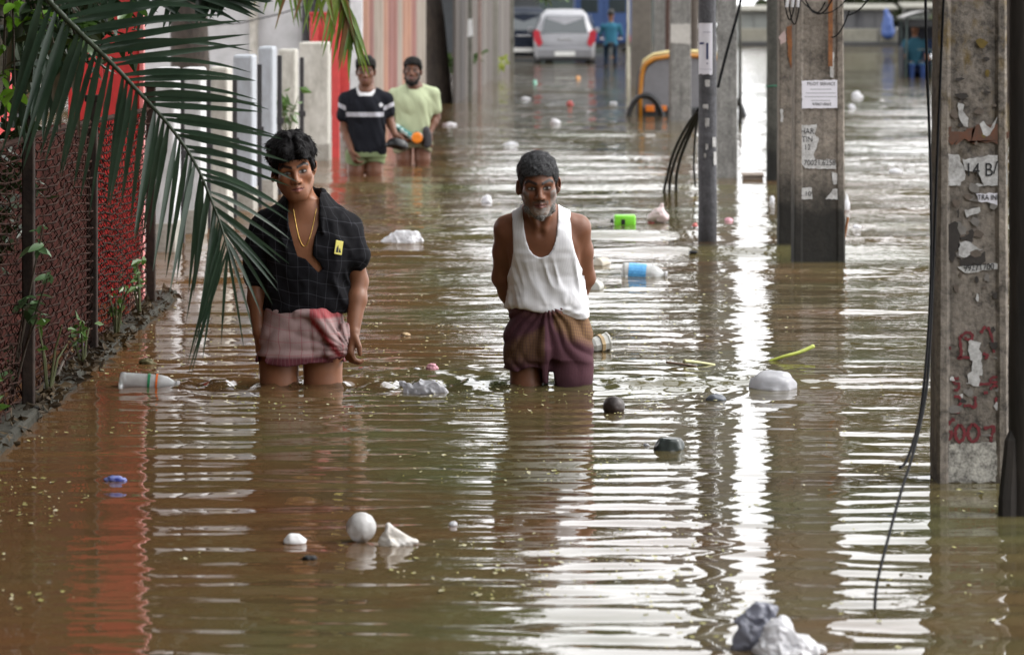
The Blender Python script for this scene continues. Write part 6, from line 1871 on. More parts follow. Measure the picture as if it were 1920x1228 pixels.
def palm():
    base = Vector((-2.15, 12.3, 0))
    root = empty('palm_tree', base, 'palm with a long dark frond arching over the water in front of the checked shirt', 'palm')
    m = MB()
    for i, (dx, dy, tx) in enumerate(((0.0, 0, 0.05), (-0.18, 0.15, -0.1), (0.12, 0.3, 0.15))):
        m2 = MB(); m2.tube([(dx, dy, BED), (dx + tx * 0.3, dy, 0.6), (dx + tx, dy, 1.35), (dx + tx * 1.3, dy, 2.3)], [0.055, 0.05, 0.045, 0.035], 10)
        m2.build('trunk', pm('ringed palm stem', (0.13, 0.115, 0.08), 0.8, 0.5, 8, 0.3, (0.05, 0.042, 0.03), stretch=(0.3, 0.3, 3)), root, True)
    # main frond
    path = [(40, -70), (95, 5), (150, 62), (205, 115), (262, 175), (318, 237), (365, 305), (396, 375), (416, 428), (428, 472)]
    ds = np.linspace(11.75, 11.45, len(path))
    P = spline([at(x, y, d) - base for (x, y), d in zip(path, ds)], 60)
    m = MB(); m.tube(P, list(np.linspace(0.011, 0.0025, len(P))), 7)
    fr = m.build('frond', pm('dark green rachis', (0.030, 0.045, 0.020), 0.5, 0.3, 12, 0.05), root, True)
    r = random.Random(3)
    s = FPX / 11.6
    n = 39
    for side in (1, -1):
        for i in range(n):
            t = 0.10 + 0.89 * (i + r.uniform(-.2, .2)) / (n - 1)
            t = min(t, 0.995)
            b = P[min(60, int(t * 60))]
            if side == 1:
                ang = np.interp(t, [0.1, 0.25, 0.4, 0.5, 0.62, 0.75, 0.88, 1.0], [14, 8, 2, -4, -12, -24, -48, -92]) + r.uniform(-3, 3)
                L = np.interp(t, [0.1, 0.3, 0.55, 0.75, 0.9, 1.0], [300, 282, 218, 175, 170, 190]) * r.uniform(0.86, 1.06)
            else:
                ang = np.interp(t, [0.1, 0.35, 0.6, 0.8, 1.0], [-108, -102, -97, -98, -104]) + r.uniform(-4, 4)
                L = np.interp(t, [0.1, 0.3, 0.55, 0.75, 0.9, 1.0], [300, 275, 240, 225, 240, 245]) * r.uniform(0.85, 1.08)
            L /= s
            a = rad(ang)
            tip = b + Vector((math.cos(a), 0, math.sin(a))) * L + Vector((0, r.uniform(-.16, .10), 0))
            wdt = np.interp(t, [0.1, 0.5, 0.8, 1.0], [0.031, 0.026, 0.020, 0.014]) * r.uniform(0.85, 1.1)
            vs, fs = blade(b, tip, wdt, L * (0.16 if side == 1 else 0.03) * r.uniform(0.0, 1.8), (r.uniform(-.5, .5), -1, r.uniform(-.1, .6)))
            mobj('leaflet', vs, fs, PALMD, fr, True)
    # a second, higher frond crossing behind
    path2 = [(60, -120), (190, -60), (330, -30), (430, -10)]
    P2 = spline([at(x, y, 12.2) - base for x, y in path2], 30)
    m = MB(); m.tube(P2, list(np.linspace(0.010, 0.003, len(P2))), 7)
    fr2 = m.build('frond', MATS['dark green rachis'], root, True)
    for i in range(22):
        t = 0.08 + 0.9 * i / 21
        b = P2[int(t * 30)]
        for side in (1, -1):
            a = rad(np.interp(t, [0, 1], [-30, -12]) + r.uniform(-8, 8)) if side == 1 else rad(-110 + r.uniform(-12, 12))
            L = np.interp(t, [0, 0.5, 1], [0.36, 0.38, 0.15]) * (1 if side == 1 else 0.55)
            vs, fs = blade(b, b + Vector((math.cos(a), r.uniform(-.1, .1), math.sin(a))) * L, 0.034, L * 0.08, (r.uniform(-.4, .4), -1, 0.3))
            mobj('leaflet', vs, fs, PALMD, fr2, True)
    # hanging dry leaves by the stems
    for i in range(16):
        x, y = r.uniform(5, 150), r.uniform(20, 90)
        b = at(x, y, 12.5 + r.uniform(-.2, .3)) - base
        L = r.uniform(0.22, 0.42)
        vs, fs = blade(b, b + Vector((r.uniform(-.05, .04), r.uniform(-.04, .04), -L)), r.uniform(0.025, 0.055), 0, (r.uniform(-.5, .5), -1, 0))
        mobj('dry_leaf', vs, fs, [PALMD, PALMD, leaf_mat('dry palm leaf', (0.055, 0.045, 0.028), (0.13, 0.10, 0.06), 0.1)][i % 3], root, True)
palm()

def hanging_frond():
    d = 21.0
    base = at(520, -260, d)
    root = empty('palm_frond', base, 'yellowing palm frond tips hanging into view at the top left of centre', 'palm frond')
    path = [(380, -150), (480, -105), (570, -75), (630, -40), (652, 10), (662, 55)]
    P = spline([at(x, y, d) - base for x, y in path], 40)
    m = MB(); m.tube(P, list(np.linspace(0.014, 0.004, len(P))), 6); m.build('rachis', pm('yellow green rachis', (0.12, 0.15, 0.04), 0.5, 0.3, 12, 0.05), root, True)
    r = random.Random(8)
    for i in range(26):
        t = 0.25 + 0.74 * i / 25
        b = P[int(t * 40)]
        for side in (-1, 1):
            L = np.interp(t, [0.25, 0.7, 1.0], [0.42, 0.42, 0.30]) * r.uniform(0.8, 1.1)
            a = rad(np.interp(t, [0.25, 1], [-95, -84]) + side * np.interp(t, [0.25, 0.8, 1], [14, 13, 9]) + r.uniform(-5, 5))
            vs, fs = blade(b, b + Vector((math.cos(a), r.uniform(-.15, .15), math.sin(a))) * L, 0.034 * r.uniform(.8, 1.1), 0.02, (r.uniform(-.6, .6), -1, 0.1))
            mobj('leaflet', vs, fs, [PALMY, PALMY, leaf_mat('browned leaflet', (0.16, 0.08, 0.03), (0.26, 0.15, 0.05), 0.2)][r.randrange(6) // 2 if r.random() < 0.4 else 0], root, True)
hanging_frond()

def big_leaf(L, w, nrm_curl=0.25, n=7):
    vs, fs = [], []
    for i in range(n + 1):
        t = i / n
        ww = w * 0.5 * math.sin(PI * min(1, t * 0.94 + 0.06)) ** 0.75
        z = -0.25 * L * t * t
        vs += [(ww, t * L, z + ww * nrm_curl), (0, t * L, z), (-ww, t * L, z + ww * nrm_curl)]
    for i in range(n):
        k = 3 * i
        fs += [(k, k + 3, k + 4, k + 1), (k + 1, k + 4, k + 5, k + 2)]
    me = bpy.data.meshes.new('leaf')
    me.from_pydata(vs, [], fs)
    me.polygons.foreach_set('use_smooth', np.ones(len(me.polygons), dtype=bool))
    return me

def sprays(name, label, clusters, mats, seed, d, cat='shrub', stem_to=None, dark=None):
    """leafy twigs: clusters = (px, py, spread px, number of leaves, leaf length px, mat index)"""
    r = random.Random(seed)
    root = empty(name, at(clusters[0][0], clusters[0][1], d), label, cat)
    o0 = root.location
    meshes = {}
    tw = MB()
    for (px, py, sp, n, lp, mi) in clusters:
        c = at(px, py, d + r.uniform(-.15, .15))
        s = FPX / d
        src = at(stem_to[0], stem_to[1], d + 0.1) if stem_to else c + Vector((0, 0, -sp / s * 2))
        tw.tube(spline([src - o0, src.lerp(c, 0.55) - o0 + Vector((0, 0, .03)), c - o0], 8), [0.006 - 0.0004 * k for k in range(9)], 5)
        for i in range(n):
            key = (mi, lp)
            if key not in meshes:
                meshes[key] = big_leaf(lp / s, lp / s * 0.42); meshes[key].materials.append(mats[mi])
            o = bpy.data.objects.new('leaf', meshes[key]); link(o, root)
            o.location = c - o0 + Vector((r.uniform(-1, 1) * sp, r.uniform(-1, 1) * sp, r.uniform(-1, 1) * sp)) / s * 0.55
            o.rotation_euler = (r.uniform(-0.9, 0.5), r.uniform(-.7, .7), r.uniform(0, 2 * PI))
            f = r.uniform(0.7, 1.15); o.scale = (f, f, f)
    tw.build('twigs', pm('brown twig', (0.06, 0.045, 0.03), 0.8, 0.3, 12, 0.2), root)
    return root, o0
DARKL = leaf_mat('dark green leaves', (0.010, 0.022, 0.008), (0.030, 0.055, 0.015), 0.2, 0.4)  # darkest of the leaf greens
YOUNG = leaf_mat('fresh light green leaves', (0.13, 0.30, 0.02), (0.24, 0.46, 0.05), 0.4, 0.35)
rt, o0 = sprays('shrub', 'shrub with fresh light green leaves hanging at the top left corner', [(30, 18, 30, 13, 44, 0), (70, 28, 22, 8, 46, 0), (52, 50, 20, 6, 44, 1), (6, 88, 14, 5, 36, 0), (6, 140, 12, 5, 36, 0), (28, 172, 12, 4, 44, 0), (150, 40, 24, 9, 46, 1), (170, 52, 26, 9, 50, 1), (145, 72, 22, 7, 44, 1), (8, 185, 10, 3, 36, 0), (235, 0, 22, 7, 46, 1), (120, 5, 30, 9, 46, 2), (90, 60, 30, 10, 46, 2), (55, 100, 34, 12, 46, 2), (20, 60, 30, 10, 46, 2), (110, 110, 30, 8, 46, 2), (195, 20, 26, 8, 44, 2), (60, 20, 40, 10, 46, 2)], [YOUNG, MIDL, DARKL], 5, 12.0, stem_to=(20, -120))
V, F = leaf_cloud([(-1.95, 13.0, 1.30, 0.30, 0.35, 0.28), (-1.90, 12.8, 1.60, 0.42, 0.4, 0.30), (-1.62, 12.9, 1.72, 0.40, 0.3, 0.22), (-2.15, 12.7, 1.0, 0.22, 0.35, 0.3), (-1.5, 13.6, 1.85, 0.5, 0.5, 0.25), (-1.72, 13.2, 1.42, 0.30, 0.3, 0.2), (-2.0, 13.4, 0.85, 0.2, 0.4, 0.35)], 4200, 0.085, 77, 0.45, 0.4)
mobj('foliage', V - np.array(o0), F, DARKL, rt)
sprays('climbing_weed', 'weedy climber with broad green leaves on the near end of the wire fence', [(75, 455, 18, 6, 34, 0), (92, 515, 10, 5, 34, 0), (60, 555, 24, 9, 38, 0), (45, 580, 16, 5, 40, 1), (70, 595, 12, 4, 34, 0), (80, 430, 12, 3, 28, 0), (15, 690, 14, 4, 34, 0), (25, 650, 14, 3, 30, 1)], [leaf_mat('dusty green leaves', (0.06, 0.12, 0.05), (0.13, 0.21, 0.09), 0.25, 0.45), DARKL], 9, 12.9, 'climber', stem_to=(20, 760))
# the tip of a leafy bough over the middle of the road
sprays('leafy_bough', 'tip of a leafy bough dipping into the top edge above the silver car', [(1030, -8, 26, 12, 26, 0), (1010, -12, 16, 6, 26, 0), (1050, -10, 14, 6, 26, 0)], [MIDL], 10, 40.0, 'branch', stem_to=(900, -260))
# ------------------------------------------------------------------ vehicles and people far down the street
def paint(name, c, rough=0.35, metal=0.0, coat=0.3):
    if name in MATS: return MATS[name]
    k = N(name)
    f = k.noise(k.coord('Object'), 5, 4)
    k.base(k.ramp(f, [(0.3, tuple(x * 0.85 for x in c)), (0.7, c)]))
    k.set(Roughness=rough, Metallic=metal)
    k.b.inputs['Coat Weight'].default_value = coat
    MATS[name] = k.m
    return k.m
GLASS = paint('dark window glass', (0.03, 0.04, 0.045), 0.08, 0, 0.5)
RUBBER = pm('black rubber', (0.014, 0.014, 0.015), 0.8, 0.3, 12, 0.1)
CHROME = paint('dull chrome', (0.6, 0.6, 0.62), 0.25, 0.9)
TAIL = paint('red lamp glass', (0.42, 0.020, 0.035), 0.25)

def wheel(parent, loc, r_, w, axis_x=True):
    m = MB(); m.lathe([(r_ * 0.6, -w / 2), (r_ * 0.93, -w / 2), (r_, -w * 0.3), (r_, w * 0.3), (r_ * 0.93, w / 2), (r_ * 0.6, w / 2)], 20)
    o = m.build('wheel', RUBBER, parent, True); o.location = loc; o.rotation_euler = (0, rad(90), 0)
    m = MB(); m.lathe([(0.0, -w * 0.52), (r_ * 0.2, -w * 0.52), (r_ * 0.58, -w * 0.42), (r_ * 0.61, -w * 0.5), (r_ * 0.61, w * 0.5), (r_ * 0.58, w * 0.42), (0.0, w * 0.5)], 16)
    m.build('rim', CHROME, o, True)
    return o

def hatchback(x, y, ground, body_mat, label, group):
    """small five-door hatchback, tail toward the camera; length runs along +Y"""
    root = empty('parked_car', (x, y, ground), label, 'car', group)
    W = 1.50
    # stations from tail to nose: y, half width at sill, waist, roof, z sill, z waist, z roof
    st = [(0.00, .62, .68, .50, .30, .80, .82), (0.06, .70, .735, .52, .24, .86, .90), (0.22, .73, .75, .53, .22, .90, 1.30), (0.50, .74, .75, .535, .22, .91, 1.43), (1.10, .74, .75, .54, .22, .91, 1.475), (1.90, .74, .75, .53, .22, .90, 1.44), (2.35, .74, .75, .52, .22, .88, 1.12), (2.60, .74, .745, .60, .22, .86, .92), (3.20, .73, .72, .62, .24, .78, .82), (3.42, .64, .62, .52, .30, .66, .68)]
    rows = []; m = MB()
    for (yy, a, b, c, z0, z1, z2) in st:
        rows.append([(-a * .9, yy, z0), (-a, yy, z0 + .12), (-b, yy, (z0 + z1) / 2 + .05), (-b, yy, z1), (-c - (b - c) * .15, yy, z1 + (z2 - z1) * .78), (-c * .82, yy, z2), (0, yy, z2 + .015),
                     (c * .82, yy, z2), (c + (b - c) * .15, yy, z1 + (z2 - z1) * .78), (b, yy, z1), (b, yy, (z0 + z1) / 2 + .05), (a, yy, z0 + .12), (a * .9, yy, z0)])
    n = len(rows[0])
    vs = [v for r_ in rows for v in r_]
    fs = [(i * n + j, i * n + j + 1, (i + 1) * n + j + 1, (i + 1) * n + j) for i in range(len(rows) - 1) for j in range(n - 1)]
    fs += [tuple(range(n))[::-1], tuple((len(rows) - 1) * n + j for j in range(n))]
    fs += [((i + 1) * n, (i + 1) * n + n - 1, i * n + n - 1, i * n) for i in range(len(rows) - 1)]
    m.add(vs, fs)
    body = autosmooth(m.build('body', body_mat, root), 40)
    # rear window, following the slope of the tail gate
    m = MB(); m.add([(-.56, .045, .90), (.56, .045, .90), (.47, .235, 1.33), (-.47, .235, 1.33), (-.56, .075, .90), (.56, .075, .90), (.47, .265, 1.33), (-.47, .265, 1.33)], [(0, 1, 2, 3), (4, 7, 6, 5), (0, 4, 5, 1), (3, 2, 6, 7), (0, 3, 7, 4), (1, 5, 6, 2)])
    m.build('rear_window', GLASS, root)
    for sx in (-1, 1):
        m = MB(); m.add([(sx * x_, y_, z_) for x_, y_, z_ in ((.752, .28, .93), (.752, 1.15, .93), (.66, 1.15, 1.36), (.655, .45, 1.33))], [(0, 1, 2, 3)])
        m.add([(sx * x_, y_, z_) for x_, y_, z_ in ((.752, 1.2, .93), (.752, 2.25, .92), (.66, 1.85, 1.34), (.66, 1.2, 1.36))], [(0, 1, 2, 3)])
        m.build('side_window', GLASS, root)
        m = MB(); m.add([(sx * x_, y_, z_) for x_, y_, z_ in ((.54, -.030, .66), (.62, -.032, .56), (.74, -.028, .70), (.775, -.020, .92), (.70, -.016, 1.00), (.62, -.020, .94))], [tuple(range(6))])
        m.add([(sx * x_, y_ + .05, z_) for x_, y_, z_ in ((.52, -.004, .66), (.60, -.006, .60), (.70, .02, .70), (.75, .06, .90), (.66, .035, .97), (.60, .03, .94))], [tuple(range(6))])
        m.build('tail_lamp', TAIL, root)
        for yy in (0.55, 2.75):
            wheel(root, (sx * .66, yy, .28), .28, .16)
        m = MB(); m.box((sx * .82, 2.1, .96), (.14, .09, .12), bev=.02); m.build('mirror', body_mat, root)
    m = MB(); m.box((0, -.015, .42), (1.40, .12, .26), bev=.04); m.build('bumper', body_mat, root)
    m = MB(); m.box((0, -.082, .40), (.50, .012, .11), bev=.003); m.build('number_plate', pm('plate white', (0.7, 0.7, 0.68), 0.5, 0.1, 9, 0), root)
    m = MB(); m.box((0, -.012, .76), (.36, .02, .035), bev=.006); m.build('gate_handle', CHROME, root)
    m = MB(); m.box((0, -.10, .26), (1.30, .02, .05), bev=.006); m.build('lower_valance', RUBBER, root)
    return root
dc = wd(119)
c = at(1059, 119, dc)
hatchback(c.x, dc, -0.17, paint('silver car paint', (0.22, 0.22, 0.235), 0.45, 0.3, 0.1), 'silver hatchback parked in the flood with its tail to the camera', 'cars at the far end')
c = at(978, 119, dc + 3.0)
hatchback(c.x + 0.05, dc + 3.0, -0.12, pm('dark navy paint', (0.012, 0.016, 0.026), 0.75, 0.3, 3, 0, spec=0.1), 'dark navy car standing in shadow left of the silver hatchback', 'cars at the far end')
# blue goods van behind
def blue_van():
    d = 104
    c = at(1132, 95, d)
    root = empty('van', (c.x, d, -0.25), 'blue goods van half hidden behind the silver hatchback', 'van')
    BL = paint('blue van paint', (0.020, 0.055, 0.17), 0.6, 0, 0.05)
    m = MB(); m.box((0, 1.6, 1.35), (1.7, 2.6, 1.7), bev=.05); m.build('cargo_box', BL, root)
    m = MB(); m.box((0, 3.4, 1.05), (1.6, 1.0, 1.3), bev=.08); m.build('cab', BL, root)
    m = MB(); m.box((0, 1.6, 2.23), (1.76, 2.66, .08), bev=.02); m.build('roof', paint('pale blue roof', (0.12, 0.18, 0.26), 0.6), root)
    for sx in (-1, 1):
        m = MB(); m.box((sx * .42, .285, 1.30), (.76, .02, 1.35), bev=.01); m.build('rear_door', BL, root)
        m = MB(); m.box((sx * .42, .268, 1.62), (.52, .02, .42), bev=.01); m.build('rear_window', GLASS, root)
        m = MB(); m.box((sx * .76, .27, .62), (.10, .03, .2), bev=.01); m.build('tail_lamp', TAIL, root)
        for yy in (0.9, 3.2): wheel(root, (sx * .72, yy, .3), .3, .18)
    m = MB(); m.box((0, .22, .42), (1.6, .1, .12), bev=.02); m.build('bumper', RUBBER, root)
blue_van()

def mini_person(loc, label, shirt, trousers, seated=False, face=1, skin=(0.16, 0.08, 0.05), arms=None, sc=1.0, hip_z=0.85, name='person', parent_hair=(0.006, 0.006, 0.006)):
    """small distant figure; face = +1 looks toward the camera"""
    root = empty(name, loc, label, 'person')
    f = -face
    S = SDF(axis(-0.34, 0.34, 0.016), axis(-0.55, 0.55, 0.016), axis(-0.05, 1.75, 0.016))
    hz = hip_z
    S.stack([(hz - .06, 0, 0, .145, .10), (hz + .1, 0, 0, .14, .1), (hz + .3, 0, .02 * f, .155, .105), (hz + .45, 0, .02 * f, .16, .1), (hz + .53, 0, .02 * f, .06, .06)], .03)
    S.ell((0, .04 * f, hz + .72), (.078, .098, .115), .02); S.cone((0, 0.01 * f, hz + .5), (0, .02 * f, hz + .64), .055, .05, .03); S.ell((0, .14 * f, hz + .70), (.014, .016, .02), .015)
    for m in (-1, 1):
        if seated:
            S.chain([(m * .09, 0, hz - .02), (m * .11, .40 * f, hz - .02), (m * .11, .42 * f, hz - .42), (m * .11, .54 * f, hz - .45)], [.085, .065, .045, .035], .02)
        else:
            S.chain([(m * .09, 0, hz - .03), (m * .1, .02 * f, hz - .42), (m * .1, 0, hz - .80), (m * .1, .12 * f, hz - .83)], [.085, .06, .042, .032], .02)
        e, w_ = (arms or (((.24, .05, .22), (.22, .22, .12))))
        S.chain([(m * .19, .01 * f, hz + .45), (m * e[0], e[1] * f, hz + e[2]), (m * w_[0], w_[1] * f, hz + w_[2]), (m * w_[0] * .95, (w_[1] + .09) * f, hz + w_[2] - .03)], [.055, .042, .03, .028], .02)
    def at_(V):
        z = V[:, 2] - hz
        col = np.tile(np.array([skin], dtype=np.float32), (len(V), 1))
        col[(z < 0.54) & (np.abs(V[:, 0]) < 0.30)] = shirt
        far = (V[:, 1] * f > 0.13) & (z > 0.04) & (z < .5)
        col[far] = skin
        col[z < 0.0] = trousers
        return {'Col': col}
    sobj('body', S, COTTON, root, 1, at_)
    G = SDF(axis(-.14, .14, .014), axis(-.16, .16, .014), axis(hz + .6, hz + .9, .014))
    G.ell((0, .025 * f, hz + .75), (.088, .105, .10), .0)
    X, Y, Z = G.coords()
    G.F = np.maximum(G.F, np.maximum((hz + .70) - Z, Y * f - .085 + 0 * Z)).astype(np.float32)
    sobj('hair', G, pm('far black hair', (0.008, 0.007, 0.007), .7, .2, 20, 0), root, 1)
    root.scale = (sc, sc, sc)
    return root

def bicycle(loc, label, rz=0.0):
    root = empty('bicycle', loc, label, 'bicycle', rz=rz)
    IR = paint('dark bicycle enamel', (0.02, 0.03, 0.03), 0.4)
    for yy in (-.52, .52):
        m = MB(); m.tube([(0, yy + .33 * math.cos(t), .34 + .33 * math.sin(t)) for t in np.linspace(0, 2 * PI, 25)], .018, 6, False)
        w_ = m.build('wheel', RUBBER, root, True)
        m = MB()
        for t in np.linspace(0, 2 * PI, 12, endpoint=False): m.tube([(0, yy, .34), (0, yy + .32 * math.cos(t), .34 + .32 * math.sin(t))], .003, 3)
        m.build('spokes', CHROME, w_)
    m = MB()
    for a, b in (((0, -.52, .34), (0, -.12, .78)), ((0, -.12, .78), (0, .34, .80)), ((0, -.05, .34), (0, .36, .72)), ((0, -.05, .34), (0, -.14, .84)), ((0, -.52, .34), (0, -.05, .34)), ((0, .36, .72), (0, .52, .34)), ((0, .36, .72), (0, .32, .95))): m.tube([a, b], .016, 6)
    m.build('frame', IR, root)
    m = MB(); m.tube([(-.26, .22, .98), (-.2, .3, .97), (0, .32, .95), (.2, .3, .97), (.26, .22, .98)], .013, 6); m.build('handlebar', CHROME, root)
    m = MB(); m.box((0, -.15, .87), (.16, .24, .05), bev=.02); m.build('saddle', RUBBER, root)
    m = MB(); m.box((0, -.50, .76), (.14, .34, .02), bev=.004); m.build('carrier', IR, root)
    m = MB(); m.box((0, -.72, .55), (.06, .02, .05), bev=.006); m.build('reflector', paint('orange reflector', (0.7, 0.22, 0.02), 0.3), root)
    return root
dk = wd(122)
c = at(1152, 122, dk)
bicycle((c.x - 0.08, dk, -0.36), 'dark bicycle wading through the flood right of the silver hatchback')
mini_person((c.x - 0.08, dk + 0.05, -0.36), 'cyclist in a teal shirt seen from behind near the blue van', (0.025, 0.11, 0.17), (0.012, 0.03, 0.06), True, -1, arms=((.25, .10, .25), (.22, .30, .14)), hip_z=0.84)

# three-wheeled taxi behind the poles
def auto_rickshaw():
    d = wd(222) + 0.9
    c = at(1286, 222, d)
    root = empty('auto_rickshaw', (c.x, d, -0.66), 'yellow and black three wheeled taxi half hidden behind the poles', 'auto rickshaw')
    YEL = paint('amber yellow paint', (0.50, 0.20, 0.015), 0.45)
    CRM = paint('cream canopy edge', (0.70, 0.60, 0.28), 0.6)
    BLK = paint('black body paint', (0.016, 0.016, 0.018), 0.45)
    W = 0.61
    arch = [(-W, 0.55), (-W * 1.0, 0.95), (-W * .97, 1.20), (-W * .90, 1.34), (-W * .70, 1.42), (-W * .35, 1.455), (0, 1.465), (W * .35, 1.455), (W * .70, 1.42), (W * .90, 1.34), (W * .97, 1.20), (W, .95), (W, .55)]
    m = MB(); m.tube([(x, -0.02, z) for x, z in arch], .030, 8); m.build('rear_arch', YEL, root, True)
    m = MB(); m.tube([(x * 1.0, 0.06, z + .055) for x, z in arch[2:-2]], .026, 8); m.build('canopy_piping', CRM, root, True)
    n = len(arch)
    m = MB(); vs = [(x, 0.02, z) for x, z in arch] + [(x * .98, 1.9, z * .97 + .02) for x, z in arch]
    m.add(vs, [(i, i + 1, n + i + 1, n + i) for i in range(n - 1)]); m.add([(x * .97, y, z - .02) for x, y, z in vs], [(i, n + i, n + i + 1, i + 1) for i in range(n - 1)])
    m.build('canopy', pm('black canvas', (0.03, 0.03, 0.032), 0.85, 0.3, 8, 0.2), root, True)
    m = MB(); m.prism([(x * .93, z - .03 if z > 1.3 else z) for x, z in arch], 0.0, 0.03); m.build('rear_panel', pm('grey vinyl panel', (0.22, 0.22, 0.24), 0.6, 0.25, 6, 0.1), root)
    m = MB(); m.box((0, .03, .62), (1.22, .10, .34), bev=.04); m.build('tail_box', BLK, root)
    m = MB(); m.box((0, .95, .42), (1.18, 1.75, .14), bev=.03); m.build('floor', BLK, root)
    m = MB(); m.box((0, .35, .68), (1.1, .45, .2), bev=.05); m.build('seat', pm('dark red vinyl', (0.10, 0.02, 0.02), .5, .2, 8, .1), root)
    for sx in (-1, 1):
        wheel(root, (sx * .54, .25, .22), .22, .11)
        m = MB(); m.tube([(sx * .54 + .33 * math.cos(t) * .75, -.03, .52 + .42 * math.sin(t)) for t in np.linspace(0, PI, 12)], .04, 6); m.build('mudguard', BLK, root, True)
        m = MB(); m.box((sx * .48, -.045, .76), (.12, .03, .09), bev=.01); m.build('tail_lamp', paint('orange lamp', (0.75, 0.20, 0.02), .3), root)
        m = MB(); m.box((sx * .30, -.045, .76), (.08, .03, .08), bev=.01); m.build('tail_lamp', MATS['orange lamp'], root)
    wheel(root, (0, 1.95, .22), .22, .10)
    m = MB(); m.tube([(0, 1.95, .4), (0, 1.75, 1.0)], .03, 6); m.tube([(-.3, 1.7, 1.02), (.3, 1.7, 1.02)], .018, 6); m.build('steering', BLK, root)
    m = MB(); m.box((0, 1.93, 1.12), (1.0, .03, .5), bev=.01); m.build('windscreen', GLASS, root)
auto_rickshaw()

# battery rickshaw with riders, far right
def far_rickshaw():
    d = wd(146)
    c = at(1742, 146, d)
    root = empty('rickshaw', (c.x, d, -0.42), 'canopied rickshaw with riders far off beside the mottled pole', 'rickshaw')
    DK = paint('dark green enamel', (0.015, 0.035, 0.03), .45)
    m = MB()
    for sx in (-.46, .46):
        for yy in (0, .9):
            m.tube([(sx, yy, .35), (sx * .96, yy, 1.62)], .02, 6)
    m.build('frame', DK, root)
    m = MB(); n = 9
    vs = [(-.52 + 1.04 * i / (n - 1), y, 1.62 + .13 * math.sin(PI * i / (n - 1))) for y in (-.15, 1.1) for i in range(n)]
    m.add(vs, [(i, i + 1, n + i + 1, n + i) for i in range(n - 1)]); m.add([(x, y, z - .03) for x, y, z in vs], [(i, n + i, n + i + 1, i + 1) for i in range(n - 1)])
    m.build('canopy', pm('dirty white canvas', (0.30, 0.29, 0.28), .8, .3, 5, .2), root, True)
    m = MB(); m.box((0, 1.0, .95), (1.02, .04, 1.2), bev=.02); m.build('back_panel', pm('dark oilcloth', (0.012, 0.013, 0.02), .8, .3, 5, .1), root)
    for sx in (-1, 1):
        m = MB(); m.box((sx * .5, .5, .72), (.03, .9, .6), bev=.01); m.build('side_panel', MATS['dark oilcloth'], root)
    m = MB(); m.box((0, .02, 1.5), (1.0, .05, .16), bev=.02); m.build('valance', pm('black canvas', (0.03, 0.03, 0.032)), root)
    m = MB(); m.box((0, .7, .58), (.92, .4, .16), bev=.04); m.build('seat', paint('blue vinyl', (0.015, 0.03, 0.10), .6), root)
    m = MB(); m.box((0, .9, .86), (.92, .1, .5), bev=.04); m.build('backrest', MATS['blue vinyl'], root)
    m = MB(); m.box((0, .45, .36), (.95, 1.0, .06), bev=.01); m.build('floor', DK, root)
    for sx in (-1, 1): wheel(root, (sx * .5, .6, .3), .3, .05)
    wheel(root, (0, -.75, .3), .3, .05)
    m = MB(); m.tube([(0, -.75, .3), (0, -.55, .95)], .02, 6); m.tube([(-.28, -.45, .98), (.28, -.45, .98)], .015, 6); m.tube([(0, -.6, .75), (0, .0, .42)], .022, 6); m.build('fork', DK, root)
    m = MB(); m.lathe([(0, 0), (.06, .0), (.075, .05), (.05, .1), (0, .1)], 12, Matrix.Translation((0, -.66, .84)) @ Matrix.Rotation(rad(90), 4, 'X')); m.build('headlamp', CHROME, root)
    return c, d
c, d = far_rickshaw()
mini_person((c.x - .22, d + .55, -.42), 'rider in a teal shirt on the far canopied rickshaw', (0.018, 0.065, 0.095), (0.02, 0.04, 0.12), True, 1, hip_z=.68)
mini_person((c.x + .22, d + .55, -.42), 'rider in a navy shirt beside the teal one on the far rickshaw', (0.015, 0.025, 0.06), (0.02, 0.02, 0.03), True, 1, hip_z=.68)

